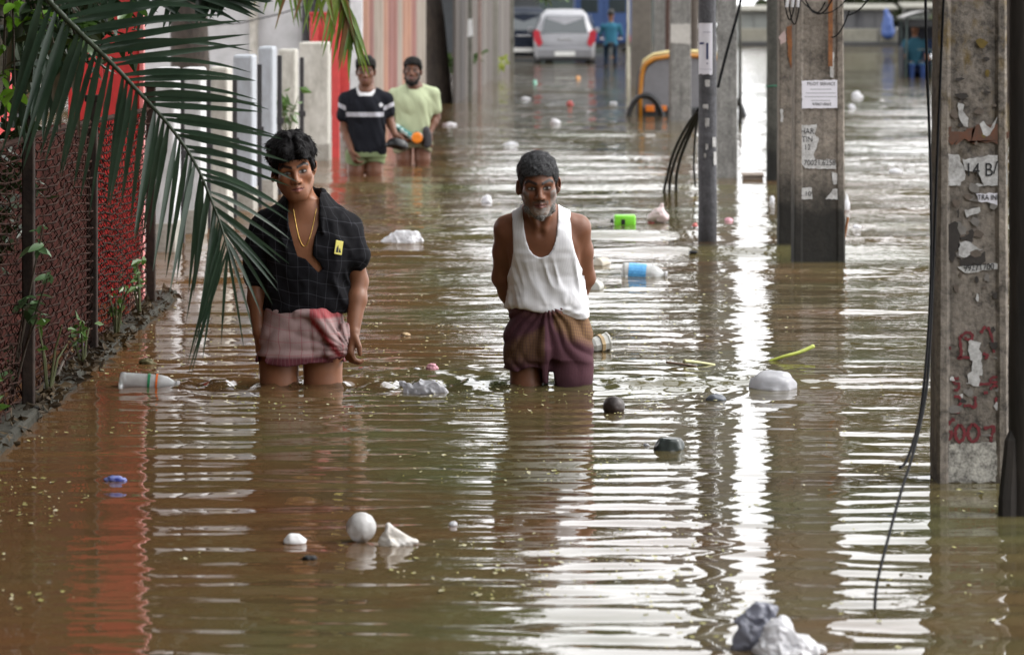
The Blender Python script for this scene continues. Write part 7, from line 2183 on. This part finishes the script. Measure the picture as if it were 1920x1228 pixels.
# far bank on the right: low wall, parked things, tarpaulin
def far_bank():
    d = 116
    a, b = at(1385, 0, d), at(2050, 0, d)
    root = empty('low_wall', (0, d, 0), 'low pale wall along the far right bank of the flooded road', 'wall')
    x = a.x; i = 0
    r = random.Random(6)
    while x < b.x:
        w_ = r.uniform(1.3, 1.9)
        m = MB(); m.box((x + w_ / 2, 0, .06), (w_ - .06, .3, .95 + r.uniform(0, .12)), bev=.02); m.build('wall_panel', pm('pale bank plaster', (0.20, 0.19, 0.155), .9, .35, 1.5, .1), root)
        x += w_; i += 1
    m = MB(); m.box(((a.x + b.x) / 2, -.25, -.1), (b.x - a.x, .3, .5), bev=.02); m.build('footing', pm('wet dark footing', (0.03, 0.03, 0.03), .7, .3, 3, .1), root)
    p = at(1665, 40, 115.6)
    G = SDF(axis(-.6, .6, .03), axis(-.4, .4, .03), axis(-.2, 1.7, .03))
    G.cone((0, 0, .45), (.0, 0, .85), .22, .18, .1); G.cone((0, 0, .95), (-.05, 0, 1.2), .14, .08, .1)
    X, Y, Z = G.coords(); G.F += (.05 * vnoise(X + 0 * Y + 0 * Z, Y + 0 * X + 0 * Z, Z + 0 * X + 0 * Y, 5, 2)).astype(np.float32)
    o = sobj('tarpaulin', G, paint('blue tarpaulin', (0.015, 0.05, 0.19), .7), None, 1); o.location = (p.x, 115.6, 0); tag(o, 'blue tarpaulin bundle on the far right bank', 'tarpaulin')
    for px, w_, h_, mt, lb in ((1620, 1.9, 1.25, paint('dark grey stall', (0.06, 0.06, 0.065), .7), 'dark shuttered stall on the far right bank'), (1735, 1.5, 1.3, paint('grey green stall', (0.10, 0.11, 0.10), .7), 'grey green stall beyond the far rickshaw'), (1425, 1.6, 1.2, paint('grey stall', (0.16, 0.17, 0.16), .7), 'grey stall at the far end between the poles')):
        p = at(px, 0, 121)
        rt = empty('stall', (p.x, 121, 0), lb, 'stall', 'stalls on the far bank')
        m = MB(); m.box((0, 0, h_ / 2), (w_, 1.0, h_), bev=.03); m.build('body', mt, rt)
        m = MB(); m.box((0, -.15, h_ + .05), (w_ + .3, 1.5, .06), rx=rad(6), bev=.01); m.build('roof', OLDCON, rt)
        for k_ in range(3):
            m = MB(); m.box((-w_ / 3 + k_ * w_ / 3, -.52, h_ * .55), (w_ / 3 - .06, .03, h_ * .7), bev=.01); m.build('shutter', mt, rt)
far_bank()
def shop_front():
    # far left shops behind the dark car, shadow put into the wall colour
    d = 100
    a, b = at(930, 0, d), at(1010, 0, d)
    root = empty('shop', ((a.x + b.x) / 2 - 1.5, d + 1.5, 0), 'shop building coloured dark to stand for the shadow behind the dark car', 'building')
    m = MB(); m.box((0, 0, 2), (b.x - a.x + 3.0, 3, 5.2), bev=.02); m.build('wall', pm('shade grey plaster', (0.045, 0.05, 0.055), .9, .3, 1, .1), root)
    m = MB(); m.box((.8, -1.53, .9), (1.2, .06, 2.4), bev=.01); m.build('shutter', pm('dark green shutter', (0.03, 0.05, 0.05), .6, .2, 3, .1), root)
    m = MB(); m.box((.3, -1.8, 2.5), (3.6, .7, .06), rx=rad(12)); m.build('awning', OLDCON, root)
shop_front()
def end_house():
    d = 128  # dark row added behind the van to block the bright sky gap
    a, b = at(1000, 0, d), at(1250, 0, d)
    root = empty('shop', ((a.x + b.x) / 2, d + 2, 0), 'dark low shop row added to block bright sky behind the blue van', 'building')
    m = MB(); m.box((0, 0, 1.6), (b.x - a.x, 4, 4.4), bev=.02); m.build('wall', pm('dark row plaster', (0.07, 0.07, 0.075), .9, .3, 1, .1), root)
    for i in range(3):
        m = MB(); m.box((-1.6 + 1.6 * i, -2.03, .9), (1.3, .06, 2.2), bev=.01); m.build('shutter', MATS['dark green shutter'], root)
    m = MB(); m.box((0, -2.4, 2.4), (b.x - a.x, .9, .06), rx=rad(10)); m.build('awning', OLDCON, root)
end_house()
# ------------------------------------------------------------------ rubbish afloat
def plastic(name, c, rough=0.3, trans=0.35, bump=0.4, scale=18, film=0.0):
    if name in MATS: return MATS[name]
    k = N(name)
    v = k.coord('Object')
    f = k.noise(v, scale, 5, 0.65)
    k.base(k.ramp(f, [(0.3, tuple(x * 0.86 for x in c)), (0.65, c)]))
    k.set(Roughness=rough)
    k.b.inputs['Transmission Weight'].default_value = trans
    k.bump(f, bump, 0.01)
    if film:                                   # thin film lets daylight through
        tr = k.n('BsdfTranslucent'); tr.inputs['Color'].default_value = (*c, 1)
        ms = k.n('MixShader'); ms.inputs[0].default_value = film
        k.l(k.b.outputs[0], ms.inputs[1]); k.l(tr.outputs[0], ms.inputs[2]); k.l(ms.outputs[0], k.out.inputs['Surface'])
    MATS[name] = k.m
    return k.m
PWHITE = plastic('thin white plastic', (0.84, 0.84, 0.87), 0.2, 0.1, 0.3, 30, 0.35)
PCLEAR = plastic('clear bottle plastic', (0.82, 0.84, 0.84), 0.12, 0.55, 0.25, 26)
PGREY = plastic('grey white film', (0.66, 0.66, 0.70), 0.18, 0.3, 0.3, 26, 0.35)

def crumple(name, px, py, w, h, dp, mat, label, cat, seed, amp=0.25, sc=2.2, group=None, sink=0.25, shape=None, rz=0.0, sub=4, ball=False):
    """puffed, creased bag or lump floating with a part below the water; w, h in picture pixels"""
    p = onw(px, py); s = FPX / p.y
    W, H, D = w / s / 2, h / s, dp / s / 2
    bm = bmesh.new(); bmesh.ops.create_icosphere(bm, subdivisions=sub, radius=1)
    V = np.array([v.co for v in bm.verts]); F = [[v.index for v in f.verts] for f in bm.faces]; bm.free()
    n1 = vnoise(V[:, 0], V[:, 1], V[:, 2], sc, seed); n2 = vnoise(V[:, 0], V[:, 1], V[:, 2], sc * 2.3, seed + 3)
    r = 1 + amp * (1 - 2 * np.abs(n1)) + amp * 0.5 * n2
    V = V * r[:, None]
    if shape is not None:
        V = shape(V)
    V = V / np.abs(V).max(axis=0)
    zz = V[:, 2]
    V = np.stack([V[:, 0] * W, V[:, 1] * D, (H - W + zz * W) if ball else np.where(zz > 0, zz * H, zz * H * sink)], axis=1)
    o = mobj(name, V, F, mat, None, True)
    o.location = (p.x, p.y, 0.002); o.rotation_euler = (0, 0, rz)
    return tag(o, label, cat, group)

def bottle(px, py, length, dia, label, mat, rz=0.0, bands=(), neck_right=True, tilt=0.0, fat=False):
    p = onw(px, py); s = FPX / p.y
    L, r_ = length / s, dia / s / 2
    root = empty('bottle', (p.x, p.y, r_ * 0.28), label, 'bottle', rz=rz)
    M = Matrix.Rotation(rad(90 if neck_right else -90), 4, 'Y') @ Matrix.Rotation(tilt, 4, 'X')
    M = Matrix.Rotation(tilt, 4, 'Y') @ Matrix.Rotation(rad(90 if neck_right else -90), 4, 'Y')
    prof = [(0.0, -.5), (.82, -.5), (.97, -.47), (1, -.42)]
    for i in range(12):
        z = -.40 + .045 * i
        prof += [(1.0, z), (.955 if not fat else .975, z + .022)]
    prof += [(1, .16), (.97, .22), (.80, .33), (.52, .41), (.36, .44), (.34, .485), (.40, .49), (.40, .50), (0, .50)]
    m = MB(); m.lathe([(a * r_, b * L) for a, b in prof], 20, M)
    o = m.build('shell', mat, root, True)
    m = MB(); m.lathe([(0, .50 * L), (.42 * r_, .50 * L), (.42 * r_, .545 * L), (0, .545 * L)], 14, M); m.build('cap', PWHITE, root)
    for z0, z1, bm_ in bands:
        m = MB(); m.lathe([(1.0 * r_, z0 * L), (1.025 * r_, z0 * L), (1.025 * r_, z1 * L), (1.0 * r_, z1 * L)], 20, M)
        m.build('label_band', bm_, root)
    return root
GREENB = pm('green label', (0.02, 0.22, 0.09), .4, .2, 30, 0); ORNGB = pm('orange label', (0.75, 0.16, 0.02), .4, .2, 30, 0); BLUEB = pm('sky blue label', (0.12, 0.42, 0.75), .4, .45, 26, 0, (0.05, 0.24, 0.55))
bottle(278, 722, 108, 34, 'clear ribbed water bottle with green and orange label lying by the fence', PCLEAR, rad(2), [(-.01, .035, GREENB), (.13, .165, ORNGB)], True, rad(4))
bottle(1207, 518, 82, 36, 'large water jar with a blue label floating behind the white vest man', PCLEAR, rad(-6), [(-.34, .06, BLUEB)], True, rad(4), True)
bottle(1130, 498, 44, 24, 'small cloudy bottle floating just right of the white vest man', plastic('cloudy plastic', (0.68, 0.62, 0.52), .3, .2), rad(60))
bottle(1118, 542, 46, 26, 'dull bottle half hidden behind the right elbow of the vest man', plastic('dull grey plastic', (0.55, 0.55, 0.50), .3, .2), rad(75))

def film_bag(px, py, blobs, mat, label, seed, res=0.004, ridge=0.010, sc=22, cat='plastic bag', name='plastic_bag', dy=0.0):
    """crumpled film: lobes and peaks (picture px, py, depth m, radius px) joined, then creased with sharp ridges"""
    p = onw(px, py); s = FPX / p.y
    pts = [(((x - px) / s), y_, (py - z) / s, r_ / s) for ch in blobs for (x, z, y_, r_) in ch]
    A = np.array(pts)
    lo = (A[:, :3] - A[:, 3:4]).min(axis=0) - .03; hi = (A[:, :3] + A[:, 3:4]).max(axis=0) + .03
    lo[2] = max(lo[2], -0.03)
    G = SDF(axis(lo[0], hi[0], res), axis(lo[1], hi[1], res), axis(lo[2], hi[2], res))
    for ch in blobs:
        c = [(np.array([(x - px) / s, y_, (py - z) / s]), r_ / s) for (x, z, y_, r_) in ch]
        if len(c) == 1:
            G.ell(c[0][0], (c[0][1],) * 3, .01)
        for (a, ra), (b, rb) in zip(c[:-1], c[1:]):
            G.cone(a, b, ra, rb, .012)
    X, Y, Z = G.coords()
    z0 = 0 * X + 0 * Y + 0 * Z
    a = 1 - np.abs(vnoise(X + .6 * Z + z0, Y + z0, Z - .3 * X + z0, sc, seed)) * 2
    b = 1 - np.abs(vnoise(X + z0, Y + .5 * Z + z0, Z + .5 * X + z0, sc * 2.1, seed + 2)) * 2
    G.F -= (ridge * a + ridge * .5 * b - ridge * .4).astype(np.float32)
    o = sobj(name, G, mat, None, 1, None, .25)
    o.location = (p.x, p.y + dy, 0)
    return tag(o, label, cat)
# bag types
def dome(V):
    V = V.copy(); V[:, 0] *= 1 + .12 * V[:, 2]; return V
def peak(x0):
    def f(V):
        V = V.copy(); up = np.clip(V[:, 2], 0, None)
        V[:, 0] = V[:, 0] * (1 - .75 * up) + x0 * up
        V[:, 1] *= (1 - .6 * up)
        return V
    return f
crumple('plastic_bag', 1449, 728, 92, 34, 80, PGREY, 'smooth pale domed plastic bag floating below the yellow stalk', 'plastic bag', 8, .10, 1.8, shape=dome)
crumple('red_wrapper', 1222, 418, 16, 15, 14, pm('dark red wrapper', (0.35, 0.05, 0.06), .5, .3, 14, .1), 'dark red wrapper stuck to the knotted bag near the steel pole', 'wrapper', 16, .2)
crumple('plastic_ball', 677, 1014, 57, 53, 57, plastic('pearly white plastic', (0.64, 0.63, 0.62), .3, .3, .5, 7), 'pearly white inflated plastic ball floating at lower left of centre', 'ball', 17, .06, 1.5, ball=True)
crumple('foam_piece', 552, 1018, 46, 17, 30, pm('white foam', (0.74, 0.74, 0.74), .8, .12, 12, .1), 'small white foam piece left of the plastic ball', 'foam', 20, .10, 1.4)
crumple('coconut', 1151, 771, 42, 28, 42, pm('wet coconut husk', (0.040, 0.026, 0.022), .45, .5, 14, .4, (0.015, 0.011, 0.010)), 'dark round coconut floating right of the purple lungi', 'coconut', 21, .03, 2, ball=True)
crumple('dark_lump', 1254, 843, 60, 29, 46, pm('wet grey green stone', (0.060, 0.072, 0.068), .25, .4, 8, .1, (0.02, 0.022, 0.022)), 'smooth dark grey green lump below the coconut', 'lump', 24, .12, 1.1, shape=lambda V: np.stack([V[:, 0] + .25 * V[:, 2], V[:, 1], np.minimum(V[:, 2], .75)], axis=1))
crumple('sandal', 1342, 751, 40, 12, 26, pm('grey rubber sole', (0.10, 0.11, 0.13), .5, .3, 12, .1), 'grey rubber sandal floating right of the coconut', 'sandal', 26, .1, 1.3)
crumple('pink_scrap', 810, 694, 26, 13, 18, pm('pink plastic', (0.62, 0.30, 0.36), .5, .2, 16, .1), 'small pink plastic scrap between the two front men', 'scrap', 27, .25, 2.4)
crumple('dead_leaf', 275, 684, 40, 12, 26, pm('olive dead leaf', (0.10, 0.085, 0.03), .7, .4, 14, .2), 'curled olive leaf floating above the ribbed bottle', 'leaf', 28, .3, 1.8)
crumple('blue_wrapper', 216, 903, 46, 12, 24, pm('deep blue wrapper', (0.04, 0.06, 0.32), .35, .4, 18, .1, (0.25, 0.28, 0.45)), 'crumpled deep blue wrapper floating at the lower left', 'wrapper', 29, .3, 2.0)
crumple('plastic_bag', 252, 572, 24, 44, 20, plastic('yellowed film', (0.60, 0.54, 0.44), .4, .1), 'yellowed plastic bag snagged on the far end of the wire fence', 'plastic bag', 30, .2, 1.8)
crumple('purple_scrap', 152, 650, 14, 24, 12, pm('violet film', (0.24, 0.16, 0.55), .4, .4, 16, .1), 'small violet plastic scrap on the kerb below the wire fence', 'scrap', 31, .3, 2)
film_bag(1468, 1226, [[(1440, 1226, 0, 26), (1462, 1185, 0, 22), (1470, 1165, .01, 8)], [(1462, 1190, 0, 24), (1500, 1212, 0, 20), (1542, 1222, 0, 5)], [(1450, 1230, -.02, 30), (1510, 1230, -.01, 22)]], PWHITE, 'large white plastic bag with creased folds at the bottom edge', 12, .0035, .009, 36)
film_bag(1415, 1222, [[(1388, 1222, .03, 14), (1396, 1180, .03, 16), (1425, 1156, .04, 16), (1446, 1152, .04, 12)], [(1400, 1200, .02, 20), (1440, 1190, .03, 20)]], plastic('smoky grey film', (0.34, 0.35, 0.42), .18, .35, .3, 26, .3), 'smoky grey plastic bag behind the large white one at the bottom', 14, .0035, .009, 34)
film_bag(756, 460, [[(726, 456, 0, 11), (750, 446, 0, 13), (775, 446, 0, 12), (790, 458, 0, 6)], [(740, 458, -.03, 9), (770, 456, -.04, 10)]], PWHITE, 'crumpled white plastic bag floating between the two pairs of men', 3, .005, .011, 26)
film_bag(798, 736, [[(762, 734, 0, 6), (790, 728, 0, 10), (812, 727, 0, 10), (836, 736, 0, 5)], [(754, 720, .05, 3), (772, 732, .03, 6)]], PGREY, 'greyish plastic bag caught in the ripple between the two front men', 5, .004, .010, 30)
film_bag(1234, 418, [[(1224, 410, 0, 10), (1236, 404, 0, 14), (1244, 408, 0, 10)], [(1238, 394, 0, 5), (1241, 384, 0, 2.5)]], plastic('mottled pink film', (0.70, 0.55, 0.55), .3, .25), 'knotted plastic bag of rubbish with a red patch near the steel pole', 15, .006, .007, 24)
film_bag(746, 1022, [[(724, 1016, 0, 14), (728, 982, 0, 3)], [(730, 992, 0, 7), (756, 1010, 0, 11), (780, 1015, 0, 3)], [(735, 1020, -.01, 14), (765, 1020, 0, 9)]], pm('dirty white paper', (0.66, 0.64, 0.62), .8, .35, 12, .3, (0.40, 0.36, 0.30)), 'crumpled dirty white paper cone beside the plastic ball', 19, .003, .005, 30, 'paper', 'paper_cone')
# bright green jerry can on its side
def green_can():
    p = onw(1170, 421); s = FPX / p.y
    root = empty('jerry_can', (p.x, p.y, 0), 'bright green plastic can floating on its side', 'can')
    GR = plastic('lime green plastic', (0.25, 0.78, 0.05), .35, .1, .05)
    m = MB(); m.box((.006, 0, .022), (40 / s, .10, 24 / s), bev=.012); m.build('body', GR, root, True)
    m = MB(); m.box((-2 / s, -.052, .020), (7 / s, .01, 10 / s), bev=.002); m.build('handle_gap', RUBBER, root)
    m = MB(); m.lathe([(0, 0), (.013, 0), (.013, .02), (0, .02)], 12, Matrix.Translation((-20 / s, 0, .024)) @ Matrix.Rotation(rad(-90), 4, 'Y')); m.build('cap', RUBBER, root)
green_can()
def clear_tub():
    p = onw(1124, 657); s = FPX / p.y
    root = empty('tub', (p.x, p.y, 0), 'dented clear plastic tub floating at the right hip of the vest man', 'tub', rz=rad(25))
    m = MB(); M = Matrix.Translation((0, 0, .030)) @ Matrix.Rotation(rad(80), 4, 'Y')
    m.lathe([(0, -.042), (.028, -.042), (.034, -.03), (.040, .03), (.044, .036), (.044, .042), (.038, .042), (.030, -.03), (0, -.03)], 8, M)
    m.build('cup', plastic('milky plastic', (0.66, 0.66, 0.62), .3, .3, .2), root)
    m = MB(); m.lathe([(.0405, -.004), (.042, -.004), (.042, .012), (.0405, .012)], 8, M); m.build('label_band', pm('tan label', (0.42, 0.30, 0.16), .6, .3, 12, 0), root)
clear_tub()
def stalk(pts, r0, r1, mat, label, name='plant_stalk', flat=.6):
    m = MB(); P = spline(pts, 14)
    m.tube(P, list(np.linspace(r0, r1, len(P))), 9, True, flat)
    return tag(m.build(name, mat, None, True), label, 'stalk')
YST = pm('yellow green stalk skin', (0.42, 0.46, 0.07), .5, .35, 12, .1, (0.24, 0.30, 0.04))
dst = wd(677)
stalk([at(1440, 678, dst), at(1470, 668, dst), at(1500, 660, dst + .02), at(1525, 649, dst + .05)], .010, .0145, YST, 'yellow green banana stalk poking out of the water at the right')
ds2 = wd(686)
stalk([at(1282, 677, ds2), at(1305, 679, ds2 + .02), at(1340, 684, ds2 + .05)], .015, .008, pm('pale banana stem', (0.58, 0.56, 0.30), .5, .3, 12, .1), 'pale piece of banana stem floating left of the yellow stalk')
stalk([at(1249, 679, ds2 - .03), at(1280, 683, ds2 - .03), at(1306, 687, ds2 - .04)], .010, .007, pm('brown wet bark strip', (0.09, 0.045, 0.02), .5, .4, 12, .2), 'brown bark strip against the pale banana stem', 'bark_strip')
m = MB(); m.tube(spline([onw(100, 745, .05), onw(130, 690, .07), onw(142, 712, .02)], 10), .006, 5)
tag(m.build('twig', pm('brown twig', (0.06, 0.045, 0.03)), None), 'bent dark twig sticking out from the kerb over the water', 'twig')
# scraps farther up the street
FAR = [(957, 273, 30, 10, 'white and yellow wrapper on the water beyond the vest man', PWHITE), (913, 380, 22, 20, 'white cup upright on the water left of the grey hair', PWHITE), (843, 236, 30, 9, 'white scrap right of the man in pale green', PWHITE),
       (1041, 232, 22, 13, 'white lump on the water beyond the vest man, left of the taxi', PWHITE), (1069, 198, 16, 12, 'red lump on the water below the silver car', pm('faded red plastic', (0.50, 0.10, 0.09), .5, .2, 9, .1)), (1003, 158, 9, 12, 'mint green scrap below the left corner of the silver car', pm('mint plastic', (0.30, 0.62, 0.50), .5, .2, 9, .1)),
       (985, 187, 22, 7, 'white strip floating below the dark car', PWHITE), (1084, 148, 10, 8, 'orange scrap in the reflection of the silver car', pm('faded orange plastic', (0.65, 0.32, 0.12), .5, .2, 9, .1)), (1607, 184, 24, 18, 'white box floating right of the noticed pole', PWHITE),
       (1680, 325, 30, 12, 'pale bag on the water left of the hanging cables', PWHITE), (1597, 205, 14, 16, 'white bottle end just right of the noticed pole', PWHITE), (1588, 395, 12, 44, 'white film stuck beside the foot of the noticed pole', PWHITE), (1448, 382, 12, 20, 'white cup at the foot of the dark mossy pole', PWHITE),
       (1607, 428, 18, 9, 'small foam scrap right of the leaning stick', PWHITE), (1303, 425, 12, 9, 'red scrap touching the steel pole', MATS['faded red plastic']), (1366, 416, 18, 10, 'pink scrap right of the steel pole', MATS['pink plastic']), (1300, 474, 18, 6, 'black strip left of the foot of the steel pole', RUBBER),
       (760, 629, 22, 7, 'tan scrap on the water between the two front men', MATS['tan label']), (781, 694, 14, 6, 'pale chip beside the pink scrap', PWHITE), (850, 985, 18, 10, 'clear bubble of film right of the paper cone', PWHITE), (580, 1048, 30, 9, 'dark wet rag below the foam piece', RUBBER), (1150, 195, 16, 6, 'pale scrap left of the cream marker post', PWHITE), (1212, 836, 12, 6, 'grey scrap touching the smooth dark lump', PGREY), (440, 452, 20, 14, 'pale blue carton near the white pillars', pm('pale blue card', (0.45, 0.55, 0.75), .6, .2, 9, .1))]
for i, (px, py, w, h, lb, mt) in enumerate(FAR):
    crumple('scrap', px, py, w, h * .75, w * .9, mt, lb, 'litter', 40 + i, .34, 2.4, 'litter scattered over the water', sub=3)
# sunken-looking carton between the poles
p = onw(1411, 338); s = FPX / p.y
root = empty('carton', (p.x, p.y, 0), 'brown carton floating in the bright gap between the poles', 'carton')
m = MB(); m.box((0, 0, 0.02), (38 / s, .12, 14 / s), bev=.004); m.build('box', pm('wet card', (0.25, 0.20, 0.16), .8, .3, 9, .1), root)
m = MB(); m.box((0, -.01, .052), (41 / s, .15, .008), rx=rad(6)); m.build('flap', MATS['wet card'], root)

# specks of duckweed, leaf and foam
def specks():
    r = np.random.default_rng(3)
    n = 5200
    d = 8.2 * (30 / 8.2) ** r.random(n)
    x = (r.random(n) ** 0.8 * 2 - 1.15)
    X = np.where(r.random(n) < .7, -1.7 + 2.3 * r.random(n), -1.7 + 4.2 * r.random(n)) * np.maximum(1, d / 13)
    keep = (vnoise(X, d, 0 * d, 1.1, 3) + 0.6 * vnoise(X, d, 0 * d, 3.7, 4) > -0.05)
    X, d = X[keep], d[keep]; n = len(X)
    s = 0.0030 + 0.0085 * r.random(n) ** 3
    a = r.random(n) * PI
    V = np.stack([np.stack([X + s * np.cos(a + q), d + s * 1.2 * np.sin(a + q), np.full(n, 0.0065) + .002 * math.cos(q)], axis=1) for q in (0, PI / 2, PI, 3 * PI / 2)], axis=1).reshape(-1, 3)
    F = np.arange(4 * n).reshape(n, 4)
    k = N('floating specks'); v = k.coord('Object')
    k.base(k.ramp(k.noise(v, 40, 2), [(0.35, (0.10, 0.085, 0.02)), (0.5, (0.22, 0.21, 0.05)), (0.62, (0.45, 0.42, 0.30))])); k.set(Roughness=.6)
    tag(mobj('floating_specks', V, F, k.m), 'specks of leaf and duckweed scattered over the brown water', 'specks', kind='stuff')
specks()
